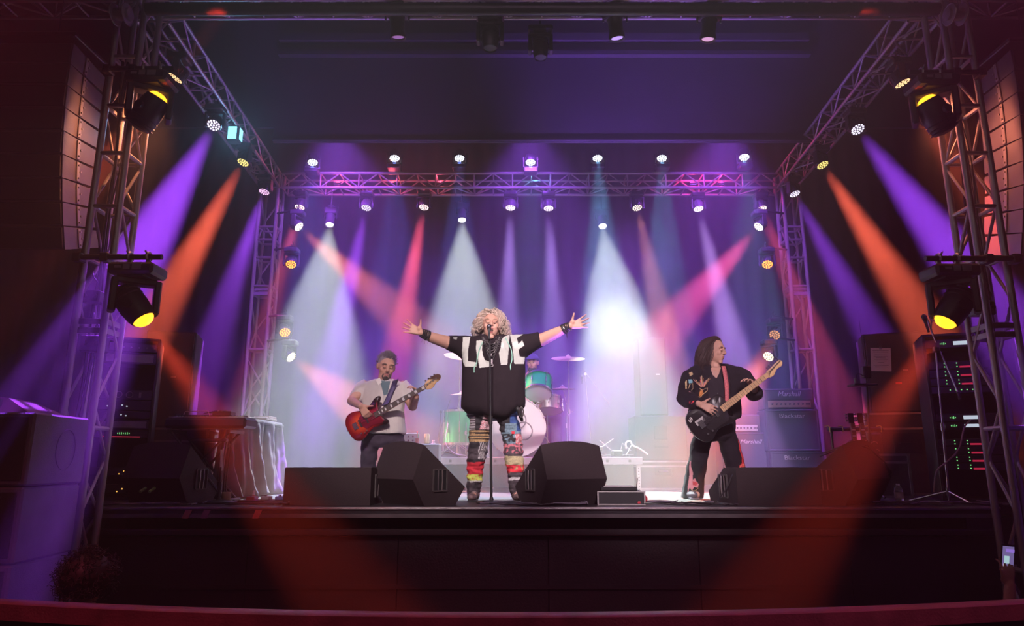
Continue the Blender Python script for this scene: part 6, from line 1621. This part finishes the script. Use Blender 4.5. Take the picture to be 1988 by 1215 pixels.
for s_, (u0, u1, u2) in ((-1, (725, 719, 711)), (1, (765, 773, 779))):
    h0, k0 = K(u0, 852), V((xat(u1, .48, DB), DB - .05, .46)); f0 = V((xat(u2, .1, DB), DB + .02, .03)); m_ = (h0 + k0) / 2; m2 = (k0 + f0) / 2
    b.loft([(h0, .108, .12), (m_, .098, .108), (k0, .086, .092), (m2, .078, .085), (f0, .076, .085)], 22)
pt_ = blend_mesh(b, 'trousers', NAVY, bpn, .010, 2); folds(pt_, .014, 8, 12, 4)
for u2 in (711, 779):
    x_ = xat(u2, .1, DB); b = MB(); b.sph((x_, DB - .07, .045), (.05, .14, .045), 14, 10); b.box((x_, DB - .07, .010), (.09, .27, .02), bev=.009); kid(b, 'shoe', BLACK, bpn)
instrument('sunburst red bass guitar with block inlays played by the grey haired bass player', K(676, 836, -.27), K(858, 733, -.31), 1.16, BASSO, sunburst(), MAPLE, mat('dark_fretboard', (.10, .06, .05), .4),
           [(.17, .06), (.25, .075), (.36, .06), (.40, .10), (.43, .13), (.40, .06), (.385, .0), (.385, -.05), (.40, -.10), (.33, -.10), (.26, -.085), (.20, -.09), (.16, -.03)], mat('dark_red_guard', (.22, .01, .03), .2), 4,
           [(.95, -.030), (.965, .030), (1.0, .045), (1.08, .062), (1.14, .055), (1.16, .02), (1.13, -.012), (1.08, -.020), (1.03, -.045), (.99, -.048)], True, 20, .955, .095, neckw=(.062, .046),
           pickups=[(.155, 0, .018, .085, BLACK), (.235, 0, .018, .085, BLACK)], knobs=[(.12, -.10), (.155, -.115), (.185, -.105)])

# ------------------------------------------------------------------ guitarist
DG_ = 6.8
def G(u, v, dy=0.0): return at(u, v, DG_ + dy)
gp = person('long dark haired guitarist in a black jacket with embroidered patches looking sideways', (G(1388, 960).x, DG_, 0))
Rg = Matrix.Rotation(radians(48), 3, 'Z') @ Matrix.Rotation(radians(8), 3, 'X')
hg = G(1388, 681, -.02); kg = 1.03
b = MB(); Pg = head(b, hg, Rg, kg, 0)
b.cap(G(1386, 725, .02), G(1387, 698, .0), .068, .058, 14)
b.cap(G(1388, 755), G(1388, 805), .11, .10, 16)
sL, eL, wL = G(1350, 722), G(1329, 770, -.05), G(1358, 785, -.33)
b.cap(sL, eL, .058, .046, 12); b.cap(eL, wL, .045, .030, 12)
hand(b, wL, G(1398, 800, -.37) - wL, (.1, .9, -.2), (.2, 0, 1), 1.08, .12, (.25, .35, .3), .4)
sR, eR, wR = G(1437, 728), G(1462, 768, -.04), G(1466, 752, -.22)
b.cap(sR, eR, .058, .046, 12); b.cap(eR, wR, .045, .030, 12)
hand(b, wR, V((-.55, -.25, .55)), (-.5, -.2, -.75), (-.3, .6, .6), 1.06, .16, (.35, .75, .5), .5, tdir=(-.25, .5, .9))
for s_, pts in ((-1, ((1370, 835, 0), (1355, 895, -.04), (1344, 960, .02))), (1, ((1405, 835, 0), (1425, 895, -.04), (1442, 960, .02)))):
    q = [G(*p) for p in pts]; q[2].z = .08; b.cap(q[0], q[1], .06, .055, 12); b.cap(q[1], q[2], .05, .036, 12); b.cap(q[2], q[2] + V((.02, -.1, -.04)), .038, .03, 10)
blend_mesh(b, 'body', SKIN, gp, .0062, 4)
face(gp, Pg, kg, Rg, closed=True, skin=SKIN, brow=(.08, .05, .05), lip=(.45, .2, .18))
DHAIR = mat('dark_brown_hair', (.055, .028, .028), .42, 0, 60, .3)
def g_root(rr):
    while True:
        a = rr.uniform(0, 2 * pi); e = rr.uniform(-.25, 1.0); d = V((cos(e * pi / 2) * cos(a), cos(e * pi / 2) * sin(a), sin(e * pi / 2)))
        if d.y < -.10 and (d.z < .80 or abs(d.x) < .12): continue
        if d.y < .12 and d.z < .25: continue
        return Pg(d.x * .082, .012 + d.y * .1, .025 + d.z * .103), Rg @ d
def g_flow(p, d, t):
    q = p - hg; o_ = V((q.x, q.y, 0)); o_ = o_.normalized() if o_.length > .001 else V((0, 1, 0))
    fwd = Rg @ V((0, -1, 0))
    return (d * max(0, .55 - 1.8 * t) + o_ * (.30 - .22 * t) - fwd * (.9 if q.dot(fwd) > .02 else (.25 if q.dot(fwd) > -.04 else 0)) + V((0, 0, -(.45 + 1.4 * t)))).normalized()
strands('hair', DHAIR, gp, 620, g_root, g_flow, lambda r: r.uniform(.24, .37), .0040, .013, 30, 9, 16, 3, jitter=.2)
b = MB(); b.sph(Pg(0, .03, .03), (.086 * kg, .086 * kg, .096 * kg), 20, 14, R=Rg); b.sph(Pg(0, .055, -.06), (.085, .06, .12), 16, 10, R=Rg); kid(b, 'hair_base', DHAIR, gp)
# jacket, shirt, trousers
JK = mat('black_jacket_cloth', (.016, .012, .018), .9, 0, 30, .2, .3, 300, spec=.15); TSH = mat('black_tee', (.024, .018, .026), .9, 0, 30, .1, spec=.2)
def gring(u, v, hu, dpt, dy=0.0, pw=2.3): c = G(u, v, dy); return (c, hu * .00515, dpt, None, pw)
b = MB(); b.loft([gring(1388, 714, 20, .07), gring(1388, 722, 32, .12), gring(1389, 745, 34, .15, -.01), gring(1389, 785, 33, .155, -.01), gring(1389, 822, 34, .15)], 32); 
ts_ = blend_mesh(b, 'tee_shirt', TSH, gp, .010, 2); folds(ts_, .008, 8, 6, 2)
decal('bare_neckline', [[(1378, 712), (1400, 712), (1396, 725), (1391, 734), (1384, 728)]], bvh(ts_), DG_, SKIN, gp, .005, .004)
b = MB(); b.loft([gring(1390, 709, 26, .08, .02), gring(1391, 714, 45, .11, .02), gring(1391, 728, 50, .14, .02), gring(1389, 755, 49, .155, .015), gring(1388, 790, 48, .165, .015), gring(1388, 808, 49, .17, .01), gring(1388, 813, 46, .16, .01)], 40)
for pts in (((1362, 724, 0, .10), (1344, 735, 0, .098), (1334, 755, -.01, .092), (1332, 772, -.03, .088), (1345, 782, -.22, .066), (1354, 785, -.29, .055)), ((1425, 728, 0, .095), (1443, 736, 0, .092), (1456, 752, -.01, .085), (1464, 765, -.04, .080), (1466, 763, -.11, .066), (1466, 758, -.17, .054))):
    rg = []
    for i, (u, v, dy, r) in enumerate(pts):
        n_ = G(*pts[min(i + 1, 5)][:3]) - G(*pts[max(i - 1, 0)][:3]); rg.append((G(u, v, dy), r, r, n_.to_track_quat('Z', 'Y').to_matrix(), 2.0))
    b.loft(rg, 24)
# open front: cut a V of jacket away by not covering it with the loft front
jk = blend_mesh(b, 'jacket', JK, gp, .0095, 2)
bm = bmesh.new(); bm.from_mesh(jk.data)
OPEN = [(at(u, v, DG_).x, at(u, v, DG_).z) for u, v in ((1376, 700), (1402, 700), (1410, 740), (1410, 790), (1416, 825), (1384, 830), (1378, 790), (1374, 740))]
dl = [f_ for f_ in bm.faces if f_.calc_center_median().y < DG_ - .02 and inpoly(f_.calc_center_median().x, f_.calc_center_median().z, OPEN)]
bmesh.ops.delete(bm, geom=dl, context='FACES'); bm.to_mesh(jk.data); bm.free()
folds(jk, .014, 8, 7, 6); tj = bvh(jk)
sd = jk.modifiers.new('t', 'SOLIDIFY'); sd.thickness = .006; sd.offset = 1
EM = [mat('emb_orange', (.75, .22, .06), .7, 0, 60, .35), mat('emb_red', (.65, .04, .05), .7, 0, 60, .3), mat('emb_gold', (.75, .55, .28), .6), mat('emb_teal', (.18, .42, .48), .7), mat('emb_pink', (.72, .30, .32), .7)]
def C4_(L, ox=1290, oy=640, s=3.47): return [(ox + x / s, oy + y / s) for x, y in L]
decal('embroidered_sleeve', [C4_(q) for q in ([(118, 405), (150, 410), (165, 430), (185, 440), (180, 460), (150, 500), (185, 515), (190, 530), (160, 515), (130, 490), (112, 450)],)], tj, DG_, EM[0], gp, .005, .008)
decal('embroidered_sleeve', [C4_(q) for q in ([(160, 470), (200, 480), (185, 500), (160, 495)], [(120, 430), (140, 440), (135, 470), (118, 455)])], tj, DG_, EM[1], gp, .005, .0095)
decal('embroidered_sleeve', [C4_(q) for q in ([(165, 290), (185, 280), (192, 300), (172, 315)], [(138, 350), (150, 340), (152, 395), (142, 400)])], tj, DG_, EM[2], gp, .005, .008)
decal('embroidered_sleeve', [C4_([(158, 335), (185, 335), (192, 355), (165, 362)])], tj, DG_, EM[3], gp, .005, .008)
def wire(pl, D_, tree, m, name, par, r=.0028, off=.010):
    org = V((0, 0, CAMZ)); pts = []
    for (u, v) in pl:
        d = (at(u, v, D_) - org).normalized(); h = tree.ray_cast(org, d)
        if h[0] is not None: pts.append(h[0] - d * off)
    if len(pts) > 1: b = MB(); b.tube(pts, r, 5); kid(b, name, m, par)
for L_, m_ in (([(162, 395), (170, 370), (190, 360), (192, 395), (180, 412), (165, 405)], 2), ([(140, 415), (170, 420), (185, 425)], 4)): wire(C4_(L_), DG_, tj, EM[m_], 'embroidery_line', gp)
for i in range(13):   # feathered bird on the chest
    a = radians(50 + 7 * i + 2); c = (258, 395); r0, r1 = 12, 55 + 22 * sin(i * 1.1 + 1) + 10
    wire(C4_([(c[0] + r0 * cos(a), c[1] - r0 * sin(a)), (c[0] + r1 * .6 * cos(a + .05), c[1] - r1 * .6 * sin(a + .05)), (c[0] + r1 * cos(a), c[1] - r1 * sin(a))]), DG_, tj, EM[(i * 2) % 5], 'embroidered_feather', gp, .003)
wire(C4_([(238, 395), (255, 408), (275, 395), (290, 392), (288, 412), (262, 432), (240, 455), (225, 450)]), DG_, tj, EM[2], 'embroidery_line', gp, .0035)
decal('embroidered_bird_body', [C4_([(232, 395), (255, 402), (262, 425), (248, 455), (228, 440)])], tj, DG_, EM[0], gp, .005, .007)
STR2 = mat('red_woven_strap', (.55, .12, .14), .7, 0, 90, .5)
b = MB(); sp_ = [G(1404, 711, -.13), G(1407, 725, -.17), G(1410, 745, -.185), G(1411, 762, -.20), G(1411, 780, -.22)]; vs = []
for p in smooth_path(sp_, 3): vs += [tuple(p + V((-.020, -.004, 0))), tuple(p + V((.020, -.004, 0)))]
n_ = len(vs) // 2; b.add(vs, [(2 * i, 2 * i + 1, 2 * i + 3, 2 * i + 2) for i in range(n_ - 1)]); o = kid(b, 'guitar_strap', STR2, gp); o.modifiers.new('t', 'SOLIDIFY').thickness = .005
b = MB(); 
b.loft([gring(1388, 808, 36, .145), gring(1388, 830, 38, .15), gring(1388, 848, 37, .135), gring(1388, 856, 26, .11)], 28)
for L_ in ([(1369, 840, 20, .10), (1360, 865, 19, .095), (1354, 895, 18, .09, -.03), (1349, 925, 18.5, .085, -.01), (1345, 950, 20, .09, 0), (1343, 966, 20.5, .095, 0)], [(1407, 840, 20, .10), (1417, 865, 19, .095), (1425, 895, 18, .09, -.03), (1433, 925, 18.5, .085, -.01), (1440, 950, 20, .09, 0), (1443, 966, 20.5, .095, 0)]):
    b.loft([gring(*q) for q in L_], 22)
gt = blend_mesh(b, 'trousers', JK, gp, .009, 2); folds(gt, .010, 8, 9, 5); tg_ = bvh(gt)
fl_ = [[(172, 880), (180, 890), (178, 920), (192, 960), (190, 1010), (205, 1000), (215, 1020), (232, 1040), (225, 1065), (200, 1060), (185, 1085), (170, 1060), (155, 1110), (156, 1060), (168, 980), (165, 930)]]
decal('flame_embroidery', [C4_(q) for q in fl_], tg_, DG_, EM[4], gp, .005, .006)
decal('flame_embroidery', [C4_(q) for q in ([(190, 1020), (222, 1030), (215, 1050), (192, 1045)],)], tg_, DG_, EM[1], gp, .005, .009)
decal('flame_embroidery', [C4_(q) for q in ([(482, 620), (492, 680), (508, 740), (520, 800), (538, 850), (545, 920), (530, 950), (500, 945), (505, 915), (520, 900), (522, 860), (505, 810), (498, 750), (486, 700)],)], tg_, DG_, EM[1], gp, .005, .006)
wire(C4_([(505, 940), (515, 915), (535, 905), (540, 940)]), DG_, tg_, EM[2], 'embroidery_line', gp)
wire(C4_([(178, 1075), (195, 1085), (215, 1080), (228, 1065)]), DG_, tg_, EM[2], 'embroidery_line', gp)
for L_ in ([(222, 685), (240, 690), (232, 700), (250, 705)], [(225, 705), (240, 715), (250, 705), (262, 715), (275, 718)], [(248, 685), (255, 695), (268, 690), (276, 700)]): wire(C4_(L_), DG_, tg_, mat('pale_embroidery', (.7, .62, .6), .7), 'embroidered_lettering', gp, .003)
for s_, pts in ((-1, (1343, 966)), (1, (1443, 966))):
    x_ = G(*pts).x; b = MB(); b.sph((x_ + .02 * s_, DG_ - .08, .04), (.048, .13, .04), 14, 10); b.box((x_ + .02 * s_, DG_ - .08, .009), (.085, .26, .018), bev=.008); kid(b, 'shoe', mat('grey_shoe', (.12, .11, .14), .5), gp)
TB = mat('black_gloss', (.018, .015, .018), .15, namt=0)
gi_ = instrument('black electric guitar with a maple neck played by the long haired guitarist', G(1342, 838, -.27), G(1519, 705, -.31), 1.03, TELEO, TB, MAPLE, MAPLE,
           [(.13, -.02), (.16, .055), (.25, .06), (.34, .075), (.385, .10), (.405, .06), (.385, .0), (.362, -.04), (.35, -.07), (.32, -.11), (.25, -.105), (.16, -.10), (.13, -.07)], mat('black_guard', (.03, .026, .03), .25, namt=0), 6,
           [(.845, -.024), (.86, .026), (.90, .030), (.98, .042), (1.02, .040), (1.03, .012), (1.0, -.012), (.95, -.010), (.90, -.034), (.87, -.036)], False, 21, .85, .11, neckw=(.056, .043),
           pickups=[(.27, 0, .028, .07, STEEL)], knobs=[(.10, -.095), (.15, -.097)])
for k_, s_ in enumerate(('GM',)):
    text('69', .045, T((.055, -.0235, .085)) @ RZ(0) @ RX(pi / 2) @ RZ(radians(20)), mat('pale_sticker', (.8, .75, .72), .5), gi_, 'sticker_numerals', .0008)
b = MB(); b.box((.115, -.0245, .03), (.09, .004, .045), bev=.001); b.build('control_plate', ALU_DARK, gi_)

# ------------------------------------------------------------------ drummer
DD = 9.45
def Q(u, v, dy=0.0): return at(u, v, DD + dy)
dp = person('bearded drummer half hidden behind the singer and the green drums', (Q(1038, 800).x, DD, RZ0))
Rd = Matrix.Rotation(radians(-12), 3, 'Z') @ Matrix.Rotation(radians(10), 3, 'X'); hd = Q(1034, 704, -.05)
b = MB(); Pd = head(b, hd, Rd, 1.0, 0); b.cap(Q(1032, 728, .02), Q(1033, 715, .0), .07, .06, 12)
b.cap(Q(1030, 745), Q(1030, 800), .16, .17, 14)
for s_ in (-1, 1):
    sh = Q(1030, 742) + V((s_ * .19, 0, 0)); el = sh + V((s_ * .10, -.08, -.27)); wr = el + V((-s_ * .02, -.26, .04)); b.cap(sh, el, .055, .045, 12); b.cap(el, wr, .042, .03, 12)
    hand(b, wr, V((0, -1, -.1)), (-s_, 0, -.3), (0, 0, 1), 1.0, .05, (.8, .9, .6), .6)
    hp = V((dp.location.x + s_ * .10, DD, RZ0 + .52)); kn = V((dp.location.x + s_ * .26, DD - .42, RZ0 + .50)); ft_ = V((dp.location.x + s_ * .27, DD - .46, RZ0 + .09))
    b.cap(hp, kn, .085, .065, 12); b.cap(kn, ft_, .06, .042, 12); b.cap(ft_, ft_ + V((0, -.12, -.05)), .04, .03, 10)
    bb = MB(); bb.cyl(wr + V((0, -.06, .0)) - V((-s_ * .04, .06, 0)), wr + V((-s_ * .10, -.38, .04)), .007, .005, n=8)
    st = bb.build('drumstick', MAPLE); st.location = (0, 0, 0); st['label'] = 'wooden drumstick in the drummer\'s %s hand, mostly hidden' % ('right' if s_ < 0 else 'left'); st['category'] = 'drumstick'
blend_mesh(b, 'body', SKIN2, dp, .010, 3); face(dp, Pd, 1.0, Rd, skin=SKIN2, brow=(.08, .05, .05))
b = MB(); b.sph(Pd(0, .02, .04), (.084, .098, .092), 20, 14, R=Rd); b.box(Pd(0, -.10, .055), (.13, .07, .010), bev=.004); kid(b, 'cap', mat('dark_violet_cap', (.05, .035, .10), .8), dp)
b = MB(); b.sph(Pd(0, -.052, -.09), (.058, .045, .045), 14, 10, R=Rd); b.tube([Pd(.026 * t, -.092 + .010 * t * t, -.044 - .014 * t * t) for t in (-1, -.5, 0, .5, 1)], .006, 6); kid(b, 'beard', DKB, dp)
b = MB(); b.loft([(Q(1031, 729), .09, .08), (Q(1031, 736), .19, .11), (Q(1031, 760), .19, .13), (Q(1031, 800), .18, .16), (V((dp.location.x, DD, RZ0 + .50)), .20, .17)], 26)
for s_ in (-1, 1): b.cap(Q(1030, 743) + V((s_ * .17, 0, 0)), Q(1030, 742) + V((s_ * .25, -.04, -.14)), .075, .068, 12)
blend_mesh(b, 'shirt', mat('grey_violet_shirt', (.12, .10, .15), .9, 0, 60, .4), dp, .014, 2)
b = MB()
for s_ in (-1, 1):
    hp = V((dp.location.x + s_ * .10, DD, RZ0 + .52)); kn = V((dp.location.x + s_ * .26, DD - .42, RZ0 + .50)); ft_ = V((dp.location.x + s_ * .27, DD - .46, RZ0 + .06)); b.cap(hp, kn, .10, .085, 14); b.cap(kn, ft_, .08, .065, 14)
    c = MB(); c.sph(ft_ + V((0, -.09, -.015)), (.045, .13, .042), 12, 8); kid(c, 'shoe', BLACK, dp)
b.sph((dp.location.x, DD, RZ0 + .53), (.19, .17, .10), 16, 10); blend_mesh(b, 'trousers', NAVY, dp, .014, 2)
t = thing('drum_throne', 'round black drum stool under the drummer', 'stool', (dp.location.x, DD + .02, RZ0)); b = MB(); b.lathe([(.001, .36), (.16, .36), (.17, .40), (.15, .43), (.001, .43)], 24); b.build('seat', BLACK, t); strut('post', (0, 0, .1), (0, 0, .37), .016, STEEL, t)
for i in range(3): a = 2 * pi * i / 3; strut('leg', (0, 0, .2), (.22 * cos(a), .22 * sin(a), .012), .011, STEEL, t)

# ------------------------------------------------------------------ people in the audience
DA = 3.85
ha = at(166, 1132, DA)
ap = person('dark silhouette of a curly haired spectator at the foot of the keyboard side tower', (ha.x, DA, FLOORZ))
Ra = Matrix.Rotation(pi, 3, 'Z')
def standing(par, c, R, k, skin, cloth, arm=None):
    b = MB(); P_ = head(b, c, R, k, 0); b.cap(c + V((0, 0, -.22)), c + V((0, .0, -.08)), .065, .058, 12)
    b.loft([(c + V((0, 0, -.22)), .10, .08), (c + V((0, 0, -.28)), .19, .11), (c + V((0, 0, -.45)), .18, .13), (c + V((0, 0, -.75)), .15, .12), (c + V((0, 0, -.9)), .17, .13)], 24)
    zf_ = FLOORZ
    for s_ in (-1, 1):
        hp = c + V((s_ * .09, 0, -.88)); kn = V((c.x + s_ * .10, c.y, (hp.z + zf_) / 2)); ft_ = V((c.x + s_ * .10, c.y, zf_ + .07)); b.cap(hp, kn, .08, .058, 12); b.cap(kn, ft_, .056, .04, 12); b.cap(ft_, ft_ + R @ V((0, -.14, -.035)), .038, .03, 10)
        if arm is None or s_ == 1: sh = c + V((s_ * .19, 0, -.30)); el = sh + V((s_ * .04, .0, -.28)); wr = el + V((0, .0, -.24)); b.cap(sh, el, .05, .04, 12); b.cap(el, wr, .04, .028, 12); hand(b, wr, (0, 0, -1), (-s_, 0, 0), (0, 1, 0), 1, .1, (.2, .2, .2))
    if arm is not None:
        sh, el, wr = arm; b.cap(sh, el, .052, .042, 12); b.cap(el, wr, .042, .030, 12)
    return b, P_
b, Pa = standing(ap, ha, Ra, 1.0, SKIN2, None)
blend_mesh(b, 'body', SKIN2, ap, .011, 3)
BLKH = mat('black_curly_hair', (.018, .012, .013), .6, 0, 50, .3)
b = MB(); b.sph(Pa(0, .0, .035), (.125, .125, .120), 22, 16); kid(b, 'hair_base', BLKH, ap)
def a_root(rr):
    while True:
        a = rr.uniform(0, 2 * pi); e = rr.uniform(-.5, 1.0); d = V((cos(e * pi / 2) * cos(a), cos(e * pi / 2) * sin(a), sin(e * pi / 2)))
        return ha + V((d.x * .115, d.y * .115, .03 + d.z * .11)), d
strands('hair', BLKH, ap, 520, a_root, lambda p, d, t: d, lambda r: r.uniform(.03, .065), .0035, .010, 180, 6, 9, 3, jitter=.5)
b = MB(); b.loft([(ha + V((0, 0, -.19)), .08, .075), (ha + V((0, 0, -.225)), .13, .095), (ha + V((0, 0, -.28)), .21, .13), (ha + V((0, 0, -.45)), .21, .145), (ha + V((0, 0, -.95)), .19, .15)], 26)
for s_ in (-1, 1): b.cap(ha + V((s_ * .17, 0, -.30)), ha + V((s_ * .24, 0, -.5)), .075, .065, 12)
blend_mesh(b, 'shirt', BLACK, ap, .014, 2)
b = MB()
for s_ in (-1, 1): b.loft([(ha + V((s_ * .09, 0, -.92)), .105, .11), (V((ha.x + s_ * .10, DA, FLOORZ + .05)), .07, .08)], 20)
kid(b, 'trousers', NAVY, ap)

DPh = 4.35
pc = at(1957, 1083, DPh); hp_ = V((pc.x + .42, DPh + .05, pc.z - .32))
pp = person('spectator at the edge holding up a lit phone by the rack side tower', (hp_.x, DPh, FLOORZ))
wr = pc + V((-.012, -.0, -.155)); el = at(1950, 1215, DPh) + V((0, 0, -.12))
b, Pp = standing(pp, hp_, Ra, 1.0, SKIN2, None, arm=(hp_ + V((-.19, 0, -.32)), el, wr))
hand(b, wr, (.02, 0, 1), (0, -.0, 0) if False else (0.0, .95, 0.3), (-1, 0, 0), 1.0, .12, (.2, .5, .5), .3, tdir=(-.35, -.25, .8))
blend_mesh(b, 'body', SKIN2, pp, .008, 3)
b = MB(); b.sph(Pp(0, .01, .03), (.09, .105, .105), 20, 14); kid(b, 'hair', BLKH, pp)
b = MB(); b.loft([(hp_ + V((0, 0, -.19)), .08, .075), (hp_ + V((0, 0, -.225)), .13, .095), (hp_ + V((0, 0, -.28)), .21, .13), (hp_ + V((0, 0, -.95)), .19, .15)], 26); blend_mesh(b, 'shirt', BLACK, pp, .014, 2)
b = MB()
for s_ in (-1, 1): b.loft([(hp_ + V((s_ * .09, 0, -.92)), .105, .11), (V((hp_.x + s_ * .10, DPh + .05, FLOORZ + .05)), .07, .08)], 20)
kid(b, 'trousers', NAVY, pp)
ph = thing('phone', 'phone held upright with its lit screen showing the stage', 'phone', M=T(pc + V((.0, .005, 0))) @ RY(radians(6)) @ RX(radians(8)))
b = MB(); b.box((0, 0, 0), (.078, .009, .158), bev=.004); b.build('case', BLACK, ph)
SCR = glow('phone_screen', (.16, .12, .30), 1.0)
b = MB(); b.box((0, -.005, .005), (.068, .002, .13)); b.build('screen', SCR, ph)
for (x, z, w_, h_, c) in ((-.008, -.01, .030, .045, (.5, .75, .8)), (.01, .045, .05, .02, (.35, .2, .8)), (-.02, -.045, .012, .02, (.9, .7, .5)), (.015, -.05, .02, .01, (.6, .6, .6))):
    b = MB(); b.box((x, -.0065, z), (w_, .001, h_)); b.build('screen_image', glow('scr%s' % str(c), c, .8), ph)
